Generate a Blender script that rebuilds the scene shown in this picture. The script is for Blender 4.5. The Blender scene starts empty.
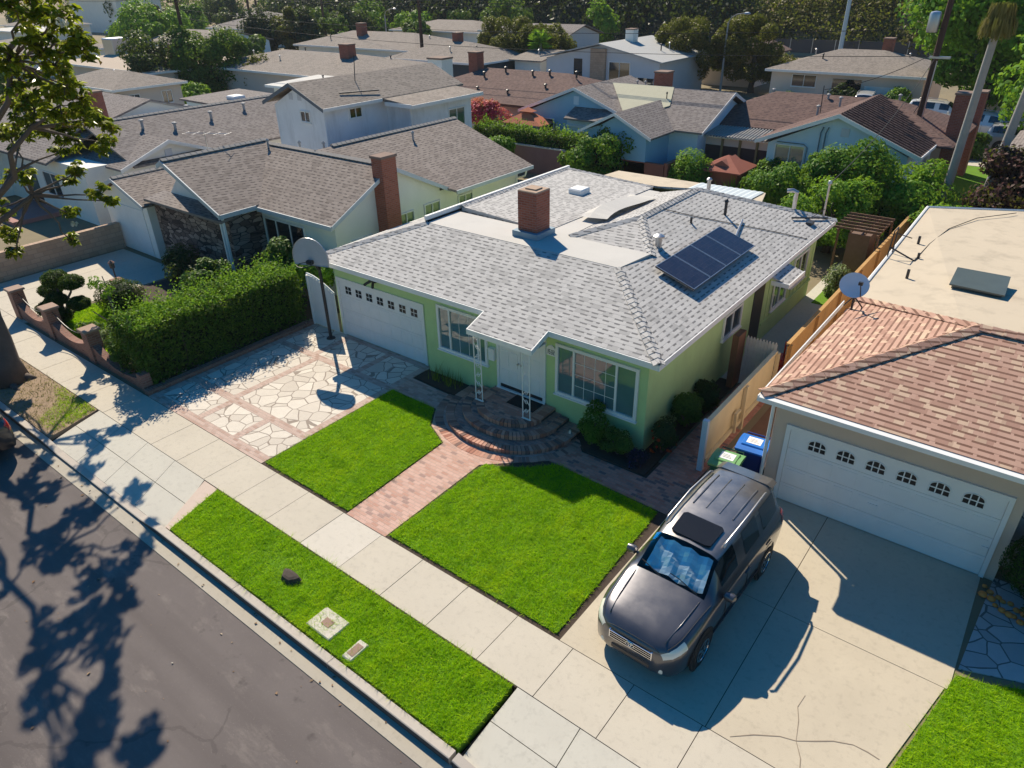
import bpy, bmesh, math, random
import numpy as np
from mathutils import Vector, Matrix
R = math.radians
sc = bpy.context.scene
COL = sc.collection

# ---------------------------------------------------------------- materials
MATS = {}
class NT:
    """tiny wrapper that makes node building short"""
    def __init__(s, name):
        s.m = bpy.data.materials.new(name); s.m.use_nodes = True
        s.t = s.m.node_tree; s.t.nodes.clear()
        s.out = s.n('ShaderNodeOutputMaterial')
        s.b = s.n('ShaderNodeBsdfPrincipled'); s.l(s.b.outputs[0], s.out.inputs[0])
    def n(s, typ, **kw):
        x = s.t.nodes.new(typ)
        for k, v in kw.items():
            if k in x.inputs: x.inputs[k].default_value = v
            else: setattr(x, k, v)
        return x
    def l(s, a, b): s.t.links.new(a, b)
    def set(s, key, v):
        i = s.b.inputs[key]
        if hasattr(v, 'is_output') or isinstance(v, bpy.types.NodeSocket): s.l(v, i)
        else: i.default_value = v
    def coord(s, kind='Object', scale=None):
        c = s.n('ShaderNodeTexCoord').outputs[kind]
        if scale is not None:
            mp = s.n('ShaderNodeMapping'); s.l(c, mp.inputs[0]); mp.inputs['Scale'].default_value = scale; c = mp.outputs[0]
        return c
    def noise(s, co, scale, detail=4, rough=.6):
        x = s.n('ShaderNodeTexNoise'); s.l(co, x.inputs['Vector'])
        x.inputs['Scale'].default_value = scale; x.inputs['Detail'].default_value = detail; x.inputs['Roughness'].default_value = rough
        return x.outputs['Fac']
    def ramp(s, f, stops):
        r = s.n('ShaderNodeValToRGB'); s.l(f, r.inputs[0]); e = r.color_ramp.elements
        while len(e) < len(stops): e.new(.5)
        for el, (p, c) in zip(e, stops): el.position = p; el.color = (*c, 1) if len(c) == 3 else c
        return r.outputs[0]
    def mix(s, f, a, b, mode='MIX'):
        x = s.n('ShaderNodeMix', data_type='RGBA', blend_type=mode)
        for idx, v in ((0, f), (6, a), (7, b)):
            if isinstance(v, bpy.types.NodeSocket): s.l(v, x.inputs[idx])
            else: x.inputs[idx].default_value = v if idx == 0 else ((*v, 1) if len(v) == 3 else v)
        return x.outputs[2]
    def math(s, op, a, b=0.0, clamp=False):
        x = s.n('ShaderNodeMath', operation=op, use_clamp=clamp)
        for i, v in enumerate((a, b)):
            if isinstance(v, bpy.types.NodeSocket): s.l(v, x.inputs[i])
            else: x.inputs[i].default_value = v
        return x.outputs[0]
    def bump(s, h, strength=.3, dist=.01):
        b = s.n('ShaderNodeBump'); s.l(h, b.inputs['Height']); b.inputs['Strength'].default_value = strength; b.inputs['Distance'].default_value = dist
        s.l(b.outputs[0], s.b.inputs['Normal'])

def g(c): return (c, c, c)
def mul(c, k): return tuple(x * k for x in c)

def simple(name, col, rough=.8, var=.15, scale=2.5, bump=0, bscale=40, metal=0, spec=.4, stain=0, coat=0):
    if name in MATS: return MATS[name]
    t = NT(name); co = t.coord()
    n = t.noise(co, scale, 5)
    c = t.mix(n, mul(col, 1 - var), mul(col, 1 + var))
    if stain:
        st = t.noise(t.coord(scale=(1, 1, .25)), 1.3, 6, .7)
        f = t.math('MULTIPLY', t.math('SUBTRACT', st, .5, True), stain * 4, True)
        c = t.mix(f, c, mul(col, .45))
    t.set('Base Color', c); t.set('Roughness', rough); t.set('Metallic', metal); t.set('Specular IOR Level', spec)
    if coat: t.set('Coat Weight', coat); t.set('Coat Roughness', .04)
    if bump: t.bump(t.noise(co, bscale, 3), bump)
    MATS[name] = t.m; return t.m

def shingle(name, light, dark, dash, w=.3, h=.135, amt=.5, warm=None):
    t = NT(name); uv = t.coord('UV')
    def br(off, scalex=1, rowscale=1):
        b = t.n('ShaderNodeTexBrick'); t.l(uv, b.inputs['Vector'])
        b.inputs['Scale'].default_value = 1; b.inputs['Brick Width'].default_value = w * scalex; b.inputs['Row Height'].default_value = h * rowscale
        b.inputs['Mortar Size'].default_value = 0; b.offset = off; b.inputs['Color1'].default_value = (0, 0, 0, 1); b.inputs['Color2'].default_value = (1, 1, 1, 1)
        return b.outputs['Color']
    a = br(.5); a2 = br(.37, .62)
    col = t.mix(a, light, dark)
    if warm: col = t.mix(t.math('MULTIPLY', t.math('GREATER_THAN', a2, .74), .8), col, warm)
    sep = t.n('ShaderNodeSeparateXYZ'); t.l(uv, sep.inputs[0])
    row = t.math('DIVIDE', sep.outputs[1], h); fr = t.math('FRACT', row)
    wn_ = t.n('ShaderNodeTexWhiteNoise', noise_dimensions='1D'); t.l(t.math('FLOOR', row), wn_.inputs['W'])
    uu = t.math('ADD', t.math('DIVIDE', sep.outputs[0], w * 1.15), t.math('MULTIPLY', wn_.outputs[0], 7.3))
    line = t.math('GREATER_THAN', fr, .66)
    wn2 = t.n('ShaderNodeTexWhiteNoise', noise_dimensions='2D'); cmb = t.n('ShaderNodeCombineXYZ'); t.l(t.math('FLOOR', uu), cmb.inputs[0]); t.l(t.math('FLOOR', row), cmb.inputs[1]); t.l(cmb.outputs[0], wn2.inputs['Vector'])
    wid = t.math('ADD', t.math('MULTIPLY', wn2.outputs[0], .55), amt - .28)
    pick = t.math('LESS_THAN', t.math('FRACT', uu), wid)
    d = t.math('MULTIPLY', line, pick)
    col = t.mix(t.math('MULTIPLY', d, .92), col, dash)
    edge = t.math('MULTIPLY', t.math('GREATER_THAN', fr, .9), .35)
    col = t.mix(edge, col, dash)
    big = t.noise(t.coord(), .6, 4)
    stk = t.math('MULTIPLY', t.math('SUBTRACT', t.noise(t.coord('UV', (1.7, .16, 1)), 1.0, 5, .65), .46, True), 2.2, True)
    col = t.mix(t.math('MULTIPLY', stk, .55), col, mul(dark, .62))
    col = t.mix(t.math('MULTIPLY', t.math('GREATER_THAN', a, .86), .35), col, mul(dark, .6))
    col = t.mix(t.math('MULTIPLY', big, .35), col, mul(light, .62))
    col = t.mix(t.math('MULTIPLY', t.noise(t.coord(), 90, 2), .35), col, mul(dark, .6))
    t.set('Base Color', col); t.set('Roughness', .92); t.set('Specular IOR Level', .2)
    saw = t.math('MULTIPLY', fr, -1.0)
    hgt = t.math('ADD', saw, t.math('MULTIPLY', a2, .5))
    t.bump(hgt, .55, .012)
    MATS[name] = t.m; return t.m

def brick(name, c1, c2, mortar, w=.21, h=.075, m=.012, offset=.5, rough=.85, bump=.5, stain=.35, third=None):
    t = NT(name); uv = t.coord('UV')
    b = t.n('ShaderNodeTexBrick'); t.l(uv, b.inputs['Vector']); b.offset = offset
    for k, v in (('Scale', 1), ('Brick Width', w), ('Row Height', h), ('Mortar Size', m), ('Mortar Smooth', .2), ('Bias', 0)): b.inputs[k].default_value = v
    b.inputs['Color1'].default_value = (0, 0, 0, 1); b.inputs['Color2'].default_value = (1, 1, 1, 1); b.inputs['Mortar'].default_value = (.5, .5, .5, 1)
    stops = [(0, c1), (.6, c2)] + ([(.85, c2), (.9, third)] if third else [])
    col = t.ramp(b.outputs['Color'], stops)
    col = t.mix(b.outputs['Fac'], col, mortar)
    col = t.mix(t.math('MULTIPLY', t.noise(t.coord(), 3, 6, .7), stain), col, mul(c1, .45))
    col = t.mix(t.math('MULTIPLY', t.noise(t.coord(), 40, 3), .3), col, mul(c2, 1.3))
    t.set('Base Color', col); t.set('Roughness', rough); t.set('Specular IOR Level', .25)
    t.bump(t.math('SUBTRACT', t.noise(t.coord(), 30, 3), t.math('MULTIPLY', b.outputs['Fac'], 2)), bump, .008)
    MATS[name] = t.m; return t.m

def flagstone(name, stone, stone2, mortar, scale=1.5, gap=.045, sy=1.0):
    t = NT(name); co = t.coord('UV', (1, sy, 1))
    wob = t.n('ShaderNodeTexNoise'); t.l(co, wob.inputs['Vector']); wob.inputs['Scale'].default_value = 1.2
    co2 = t.n('ShaderNodeMix', data_type='VECTOR'); co2.inputs[0].default_value = .12; t.l(co, co2.inputs[4]); t.l(wob.outputs['Color'], co2.inputs[5])
    v = t.n('ShaderNodeTexVoronoi', feature='DISTANCE_TO_EDGE'); v.inputs['Scale'].default_value = scale; t.l(co2.outputs[1], v.inputs['Vector'])
    c = t.n('ShaderNodeTexVoronoi', feature='F1'); c.inputs['Scale'].default_value = scale; t.l(co2.outputs[1], c.inputs['Vector'])
    sep = t.n('ShaderNodeSeparateColor'); t.l(c.outputs['Color'], sep.inputs[0])
    col = t.mix(sep.outputs[0], stone, stone2)
    col = t.mix(t.math('MULTIPLY', t.noise(t.coord(), 5, 6, .7), .6), col, mul(stone2, .7))
    e = t.math('LESS_THAN', v.outputs['Distance'], gap)
    col = t.mix(e, col, mortar)
    t.set('Base Color', col); t.set('Roughness', .85); t.set('Specular IOR Level', .25)
    t.bump(t.math('SUBTRACT', t.noise(t.coord(), 14, 4), t.math('MULTIPLY', e, 1.5)), .4, .012)
    MATS[name] = t.m; return t.m

def concrete(name, col, warm, rough=.9, crack=0):
    t = NT(name); co = t.coord()
    a = t.noise(co, .9, 7, .65); b2 = t.noise(co, 7, 5, .7); f = t.noise(co, 130, 2)
    c = t.mix(a, mul(col, .86), warm)
    c = t.mix(t.math('MULTIPLY', t.math('SUBTRACT', b2, .52, True), 2.2, True), c, mul(col, .6))
    c = t.mix(t.math('MULTIPLY', f, .3), c, mul(col, .72))
    if crack:
        wn = t.n('ShaderNodeTexNoise'); t.l(co, wn.inputs['Vector']); wn.inputs['Scale'].default_value = 1.1; wn.inputs['Detail'].default_value = 5
        mv = t.n('ShaderNodeMix', data_type='VECTOR'); mv.inputs[0].default_value = .35; t.l(co, mv.inputs[4]); t.l(wn.outputs['Color'], mv.inputs[5])
        v = t.n('ShaderNodeTexVoronoi', feature='DISTANCE_TO_EDGE'); v.inputs['Scale'].default_value = crack; t.l(mv.outputs[1], v.inputs['Vector'])
        msk = t.math('GREATER_THAN', t.noise(co, .5, 2), .52)
        c = t.mix(t.math('MULTIPLY', t.math('LESS_THAN', v.outputs['Distance'], .0035), t.math('MULTIPLY', msk, .75)), c, mul(col, .3))
    t.set('Base Color', c); t.set('Roughness', rough); t.set('Specular IOR Level', .25)
    t.bump(f, .15, .004)
    MATS[name] = t.m; return t.m

def leafmat(name, c1, c2, c3=None, trans=.35, rough=.5):
    t = NT(name); geo = t.n('ShaderNodeNewGeometry')
    r = geo.outputs['Random Per Island']
    st = [(0, c1), (.7, c2)] + ([(.93, c2), (.97, c3)] if c3 else [])
    c = t.ramp(r, st)
    n = t.noise(t.coord(), .9, 3)
    c = t.mix(n, mul_node(t, c, .7), c)
    t.set('Base Color', c); t.set('Roughness', rough); t.set('Specular IOR Level', .12)
    tr = t.n('ShaderNodeBsdfTranslucent')
    tc = t.mix(.5, c, (.25, .35, .02), 'MIX'); t.l(tc, tr.inputs[0])
    mx = t.n('ShaderNodeMixShader'); mx.inputs[0].default_value = trans
    t.l(t.b.outputs[0], mx.inputs[1]); t.l(tr.outputs[0], mx.inputs[2]); t.l(mx.outputs[0], t.out.inputs[0])
    MATS[name] = t.m; return t.m
def mul_node(t, c, k): return t.mix(1.0, c, g(k), 'MULTIPLY')

def glassmat(name, col, rough=.03, spec=1.0):
    t = NT(name)
    n = t.noise(t.coord(), .8, 2)
    t.set('Base Color', t.mix(n, mul(col, .6), mul(col, 1.4))); t.set('Roughness', rough); t.set('Specular IOR Level', spec); t.set('IOR', 1.6)
    MATS[name] = t.m; return t.m

# ---------------------------------------------------------------- object helpers
def link(o, parent=None):
    COL.objects.link(o)
    if parent is not None: o.parent = parent
    return o
def tag(o, label=None, cat=None, group=None, kind=None):
    if label: o['label'] = label
    if cat: o['category'] = cat
    if group: o['group'] = group
    if kind: o['kind'] = kind
    return o
def empty(name, loc, label, cat, group=None, rz=0):
    o = bpy.data.objects.new(name, None); link(o); o.location = loc; o.rotation_euler = (0, 0, rz); o.empty_display_size = .2
    return tag(o, label, cat, group)
def copy_tree(o, parent=None, name=None):
    c = o.copy(); COL.objects.link(c)
    c.parent = parent
    for ch in list(o.children): copy_tree(ch, c)
    return c

def metric_uv(me):
    n = len(me.loops)
    if n == 0: return
    co = np.empty(len(me.vertices) * 3, 'f'); me.vertices.foreach_get('co', co); co = co.reshape(-1, 3)
    vi = np.empty(n, 'i'); me.loops.foreach_get('vertex_index', vi)
    nrm = np.empty(len(me.polygons) * 3, 'f'); me.polygons.foreach_get('normal', nrm); nrm = nrm.reshape(-1, 3)
    tot = np.empty(len(me.polygons), 'i'); me.polygons.foreach_get('loop_total', tot)
    nl = np.repeat(nrm, tot, axis=0)
    u = np.stack([-nl[:, 1], nl[:, 0], np.zeros(len(nl))], 1)
    ln = np.linalg.norm(u, axis=1); flat = ln < .05
    u[flat] = (1, 0, 0); ln[flat] = 1; u /= ln[:, None]
    v = np.cross(nl, u); v[flat] = (0, 1, 0)
    p = co[vi]
    uv = np.stack([(p * u).sum(1), (p * v).sum(1)], 1).astype('f')
    lay = me.uv_layers.new(name='UVMap'); lay.data.foreach_set('uv', uv.ravel())

class MB:
    """collects shapes in world coordinates; build() links them as ONE mesh object"""
    def __init__(s): s.v = []; s.f = []; s.mi = []; s.cur = 0
    def mat(s, i): s.cur = i; return s
    def add(s, vs, fs):
        b = len(s.v); s.v += [tuple(map(float, p)) for p in vs]
        for f in fs: s.f.append(tuple(i + b for i in f)); s.mi.append(s.cur)
        return s
    def box(s, x0, x1, y0, y1, z0, z1):
        if x0 > x1: x0, x1 = x1, x0
        if y0 > y1: y0, y1 = y1, y0
        vs = [(x0, y0, z0), (x1, y0, z0), (x1, y1, z0), (x0, y1, z0), (x0, y0, z1), (x1, y0, z1), (x1, y1, z1), (x0, y1, z1)]
        return s.add(vs, [(0, 3, 2, 1), (4, 5, 6, 7), (0, 1, 5, 4), (1, 2, 6, 5), (2, 3, 7, 6), (3, 0, 4, 7)])
    def bbox(s, x0, x1, y0, y1, z0, z1, b=.01):
        """box with chamfered vertical and top edges"""
        s.prism([(x0 + b, y0), (x1 - b, y0), (x1, y0 + b), (x1, y1 - b), (x1 - b, y1), (x0 + b, y1), (x0, y1 - b), (x0, y0 + b)], z0, z1 - b)
        lo = [(x0 + b, y0), (x1 - b, y0), (x1, y0 + b), (x1, y1 - b), (x1 - b, y1), (x0 + b, y1), (x0, y1 - b), (x0, y0 + b)]
        cx, cy = (x0 + x1) / 2, (y0 + y1) / 2
        hi = [(x0 + b, y0 + b), (x1 - b, y0 + b), (x1 - b, y0 + b), (x1 - b, y1 - b), (x1 - b, y1 - b), (x0 + b, y1 - b), (x0 + b, y1 - b), (x0 + b, y0 + b)]
        vs = [(x, y, z1 - b) for x, y in lo] + [(x, y, z1) for x, y in ((x0 + b, y0 + b), (x1 - b, y0 + b), (x1 - b, y1 - b), (x0 + b, y1 - b))]
        fs = [(0, 1, 9, 8), (1, 2, 9), (2, 3, 10, 9), (3, 4, 10), (4, 5, 11, 10), (5, 6, 11), (6, 7, 8, 11), (7, 0, 8), (8, 9, 10, 11)]
        return s.add(vs, fs)
    def obox(s, c, sx, sy, sz, rz=0, rx=0, ry=0):
        m = Matrix.Rotation(rz, 3, 'Z') @ Matrix.Rotation(ry, 3, 'Y') @ Matrix.Rotation(rx, 3, 'X')
        vs = [Vector(c) + m @ Vector((a * sx / 2, b * sy / 2, d * sz / 2)) for d in (-1, 1) for b in (-1, 1) for a in (-1, 1)]
        return s.add(vs, [(0, 2, 3, 1), (4, 5, 7, 6), (0, 1, 5, 4), (1, 3, 7, 5), (3, 2, 6, 7), (2, 0, 4, 6)])
    def prism(s, poly, z0, z1, top=True, bottom=True):
        a = sum(p[0] * q[1] - q[0] * p[1] for p, q in zip(poly, poly[1:] + poly[:1]))
        if a < 0: poly = poly[::-1]
        n = len(poly); z1f = z1 if callable(z1) else (lambda x, y: z1)
        vs = [(x, y, z0) for x, y in poly] + [(x, y, z1f(x, y)) for x, y in poly]
        fs = [(i, (i + 1) % n, n + (i + 1) % n, n + i) for i in range(n)]
        if top: fs.append(tuple(range(n, 2 * n)))
        if bottom: fs.append(tuple(range(n - 1, -1, -1)))
        return s.add(vs, fs)
    def slab(s, pts, th):
        """polygon of 3-D points (top surface, counter-clockwise from above) thickened downward"""
        n = len(pts); vs = list(pts) + [(p[0], p[1], p[2] - th) for p in pts]
        fs = [tuple(range(n)), tuple(range(2 * n - 1, n - 1, -1))] + [(i, n + i, n + (i + 1) % n, (i + 1) % n) for i in range(n)]
        return s.add(vs, fs)
    def xprism(s, poly, d, a0, a1):
        """extrude a 2-D profile: d='x' profile is (y,z); d='y' profile is (x,z)"""
        n = len(poly)
        if d == 'x': vs = [(a0, p, q) for p, q in poly] + [(a1, p, q) for p, q in poly]
        else: vs = [(p, a0, q) for p, q in poly] + [(p, a1, q) for p, q in poly]
        return s.add(vs, [tuple(range(n)), tuple(range(2 * n - 1, n - 1, -1))] + [(i, n + i, n + (i + 1) % n, (i + 1) % n) for i in range(n)])
    def tube(s, pts, r, n=8, cap=True):
        pts = [Vector(p) for p in pts]; rs = r if isinstance(r, (list, tuple)) else [r] * len(pts)
        rings = []; up = None
        for i, p in enumerate(pts):
            t = (pts[min(i + 1, len(pts) - 1)] - pts[max(i - 1, 0)]).normalized()
            if up is None: up = t.orthogonal().normalized()
            up = (up - t * up.dot(t)); up = up.normalized() if up.length > 1e-6 else t.orthogonal().normalized()
            w = t.cross(up)
            rings.append([p + (up * math.cos(2 * math.pi * k / n) + w * math.sin(2 * math.pi * k / n)) * rs[i] for k in range(n)])
        vs = [q for ring in rings for q in ring]; fs = []
        for i in range(len(rings) - 1):
            for k in range(n): fs.append((i * n + k, i * n + (k + 1) % n, (i + 1) * n + (k + 1) % n, (i + 1) * n + k))
        if cap: fs += [tuple(range(n - 1, -1, -1)), tuple((len(rings) - 1) * n + k for k in range(n))]
        return s.add(vs, fs)
    def lathe(s, prof, c=(0, 0, 0), n=20, axis='z', ang=None):
        vs = []; fs = []; c = Vector(c)
        for r_, h in prof:
            for k in range(n):
                a = 2 * math.pi * k / n; x, y = r_ * math.cos(a), r_ * math.sin(a)
                vs.append(c + (Vector((x, y, h)) if axis == 'z' else Vector((h, x, y)) if axis == 'x' else Vector((x, h, y))))
        for i in range(len(prof) - 1):
            for k in range(n): fs.append((i * n + k, i * n + (k + 1) % n, (i + 1) * n + (k + 1) % n, (i + 1) * n + k))
        fs += [tuple(range(n - 1, -1, -1)), tuple((len(prof) - 1) * n + k for k in range(n))]
        return s.add(vs, fs)
    def build(s, name, mats, parent=None, smooth=False, uv=True, label=None, cat=None, group=None, kind=None, recalc=True):
        me = bpy.data.meshes.new(name)
        off = Vector((0, 0, 0))
        p = parent
        while p is not None: off += p.location; p = p.parent
        vs = s.v if off.length == 0 else [(a - off.x, b - off.y, c - off.z) for a, b, c in s.v]
        me.from_pydata(vs, [], s.f)
        for m in (mats if isinstance(mats, (list, tuple)) else [mats]): me.materials.append(m)
        me.polygons.foreach_set('material_index', s.mi)
        if recalc:
            bm = bmesh.new(); bm.from_mesh(me); bmesh.ops.recalc_face_normals(bm, faces=bm.faces); bm.to_mesh(me); bm.free()
        if smooth:
            me.polygons.foreach_set('use_smooth', [True] * len(me.polygons))
        me.update()
        if uv: metric_uv(me)
        o = bpy.data.objects.new(name, me); link(o, parent)
        if smooth and smooth != 'all':
            try: me.set_sharp_from_angle(angle=R(40))
            except Exception: pass
        return tag(o, label, cat, group, kind)

def arc(cx, cy, r, a0, a1, n, ry=None):
    ry = r if ry is None else ry
    return [(cx + r * math.cos(R(a0 + (a1 - a0) * i / n)), cy + ry * math.sin(R(a0 + (a1 - a0) * i / n))) for i in range(n + 1)]

# ---------------------------------------------------------------- foliage
def leaves_obj(name, P, N, S, mat, parent=None, aspect=.5, seed=1, fold=.25, label=None, cat=None, group=None, kind=None):
    rng = np.random.default_rng(seed); n = len(P)
    P = np.asarray(P, 'f'); N = np.asarray(N, 'f'); N = N / (np.linalg.norm(N, axis=1, keepdims=True) + 1e-6)
    S = np.broadcast_to(np.asarray(S, 'f'), (n,))
    r = rng.normal(size=(n, 3)).astype('f'); T = np.cross(N, r); T /= (np.linalg.norm(T, axis=1, keepdims=True) + 1e-6); B = np.cross(N, T)
    L = (T * S[:, None]); W = B * (S * aspect)[:, None]; F = N * (S * fold * .5)[:, None]
    V = np.empty((n, 4, 3), 'f')
    V[:, 0] = P - L * .5; V[:, 1] = P + W * .5 + F; V[:, 2] = P + L * .5; V[:, 3] = P - W * .5 + F
    off = Vector((0, 0, 0)); p = parent
    while p is not None: off += p.location; p = p.parent
    V -= np.array(off, 'f')
    return raw_quads(name, V, mat, parent, label, cat, group, kind)
def raw_quads(name, V, mat, parent=None, label=None, cat=None, group=None, kind=None):
    n, k = V.shape[:2]
    me = bpy.data.meshes.new(name); me.vertices.add(n * k); me.vertices.foreach_set('co', V.reshape(-1).astype('f'))
    me.loops.add(n * k); me.loops.foreach_set('vertex_index', np.arange(n * k, dtype='i'))
    me.polygons.add(n); me.polygons.foreach_set('loop_start', np.arange(0, n * k, k, dtype='i'))
    try: me.polygons.foreach_set('loop_total', np.full(n, k, 'i'))
    except Exception: pass
    me.materials.append(mat); me.update(calc_edges=True); me.validate()
    o = bpy.data.objects.new(name, me); link(o, parent)
    return tag(o, label, cat, group, kind)
def blob_pts(rng, n, c, r, shell=.72, up=.25, outward=.8):
    d = rng.normal(size=(n, 3)); d /= np.linalg.norm(d, axis=1, keepdims=True)
    f = shell + (1 - shell) * rng.random((n, 1)) ** .6
    f *= 1 + .12 * np.sin(d[:, :1] * 7 + c[0]) * np.cos(d[:, 1:2] * 6 + c[1])
    P = np.array(c) + d * np.array(r) * f
    N = d * outward + rng.normal(size=(n, 3)) * .55 + np.array([0, 0, up])
    return P, N
def crown_pts(rng, c, r, nclump, per, clump, shell=.6, floor=None):
    """clumps spread over an ellipsoid, leaves spread over each clump"""
    Ps, Ns = [], []
    for i in range(nclump):
        d = rng.normal(size=3); d /= np.linalg.norm(d)
        q = np.array(c) + d * np.array(r) * (shell + (1 - shell) * rng.random())
        k = clump * (.65 + .7 * rng.random())
        P, N = blob_pts(rng, per, q, (k, k, k * .8), .5)
        Ps.append(P); Ns.append(N + d * .5)
    P = np.concatenate(Ps); N = np.concatenate(Ns)
    if floor is not None:
        keep = P[:, 2] > floor; P, N = P[keep], N[keep]
    return P, N
def trunk_mesh(mb, base, top, r0, r1, seed=0, seg=6, bend=.15, n=8):
    rr = random.Random(seed); b = Vector(base); t = Vector(top); pts = []
    for i in range(seg + 1):
        f = i / seg; p = b.lerp(t, f)
        if 0 < i < seg: p += Vector((rr.uniform(-1, 1), rr.uniform(-1, 1), 0)) * bend * (t - b).length * .2
        pts.append(p)
    rs = [r0 + (r1 - r0) * (i / seg) ** .8 for i in range(seg + 1)]; rs[0] *= 1.25
    mb.tube(pts, rs, n); return pts
def tree(name, base, label, cat, mat, bark, crowns, leaf, trunk_r=.2, trunk_top=None, group=None, seed=1, aspect=.6, shell=.6, limbs=4):
    """crowns: list of (centre, radii, clumps, leaves per clump, clump radius)"""
    rng = np.random.default_rng(seed); root = empty(name, base, label, cat, group)
    mb = MB(); c0 = crowns[0]
    tt = trunk_top or (c0[0][0], c0[0][1], c0[0][2] - c0[1][2] * .2)
    pts = trunk_mesh(mb, base, tt, trunk_r, trunk_r * .45, seed)
    for c in crowns:
        for k in range(max(1, limbs // len(crowns))):
            d = rng.normal(size=3); d[2] = abs(d[2]); d /= np.linalg.norm(d)
            e = np.array(c[0]) + d * np.array(c[1]) * .7
            trunk_mesh(mb, pts[len(pts) // 2 + int(rng.integers(0, 3))], e, trunk_r * .4, trunk_r * .1, seed + k, 4, .25, 6)
    mb.build('trunk', bark, root, smooth='all')
    Ps, Ns = [], []
    for c in crowns:
        P, N = crown_pts(rng, c[0], c[1], c[2], c[3], c[4], shell, floor=base[2] + .1); Ps.append(P); Ns.append(N)
    P = np.concatenate(Ps); N = np.concatenate(Ns)
    leaves_obj('crown', P, N, leaf * (.7 + .6 * rng.random(len(P))), mat, root, aspect, seed)
    return root
def bush(name, base, label, cat, mat, c, r, n, leaf, group=None, seed=1, aspect=.5, shell=.55, bark=None, lumps=7, up=.4):
    rng = np.random.default_rng(seed); root = empty(name, base, label, cat, group)
    if bark:
        mb = MB()
        for k in range(4):
            d = rng.normal(size=2) * np.array(r[:2]) * .35
            trunk_mesh(mb, (base[0], base[1], base[2] - .02), (c[0] + d[0], c[1] + d[1], c[2] + r[2] * .3), .03, .012, seed + k, 4, .2, 5)
        mb.build('stem', bark, root)
    P, N = crown_pts(rng, c, np.array(r) * .8, lumps, max(4, n // lumps), min(r) * .62, shell, floor=base[2] + .02)
    P2, N2 = blob_pts(rng, n // 3, c, np.array(r) * .75, .6); k = P2[:, 2] > base[2] + .02
    P = np.concatenate([P, P2[k]]); N = np.concatenate([N, N2[k]]); N[:, 2] += up
    leaves_obj('foliage', P, N, leaf * (.7 + .6 * rng.random(len(P))), mat, root, aspect, seed)
    return root
def in_poly(P, poly):
    x, y = P[:, 0], P[:, 1]; ins = np.zeros(len(P), bool); n = len(poly)
    for i in range(n):
        x0, y0 = poly[i]; x1, y1 = poly[(i + 1) % n]
        if y0 == y1: continue
        c = ((y0 > y) != (y1 > y)) & (x < (x1 - x0) * (y - y0) / (y1 - y0) + x0); ins ^= c
    return ins
def grass(name, poly, dens, h, z, mat, label, seed=1, mask=None, w=.013):
    rng = np.random.default_rng(seed); xs = [p[0] for p in poly]; ys = [p[1] for p in poly]
    n = int(dens * (max(xs) - min(xs)) * (max(ys) - min(ys)))
    P = np.stack([rng.uniform(min(xs), max(xs), n), rng.uniform(min(ys), max(ys), n)], 1); P = P[in_poly(P, poly)]
    if mask is not None: P = P[mask(P, rng)]
    P = P + rng.normal(size=P.shape) * .018
    n = len(P); a = rng.random(n) * 2 * np.pi; hh = h * (.55 + .7 * rng.random(n)) * (1 + .8 * np.sin(P[:, 0] * 31 + 3 * np.sin(P[:, 1] * 11)) * np.sin(P[:, 1] * 19 + 2 * np.sin(P[:, 0] * 13))); lean = rng.normal(size=(n, 2)) * (1.0 * hh)[:, None]
    V = np.empty((n, 3, 3), 'f'); dx = np.cos(a) * w * .5; dy = np.sin(a) * w * .5
    V[:, 0] = np.stack([P[:, 0] - dx, P[:, 1] - dy, np.full(n, z)], 1); V[:, 1] = np.stack([P[:, 0] + dx, P[:, 1] + dy, np.full(n, z)], 1)
    V[:, 2] = np.stack([P[:, 0] + lean[:, 0], P[:, 1] + lean[:, 1], z + hh], 1)
    return raw_quads(name, V, mat, None, label, 'grass', None, 'stuff')

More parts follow.
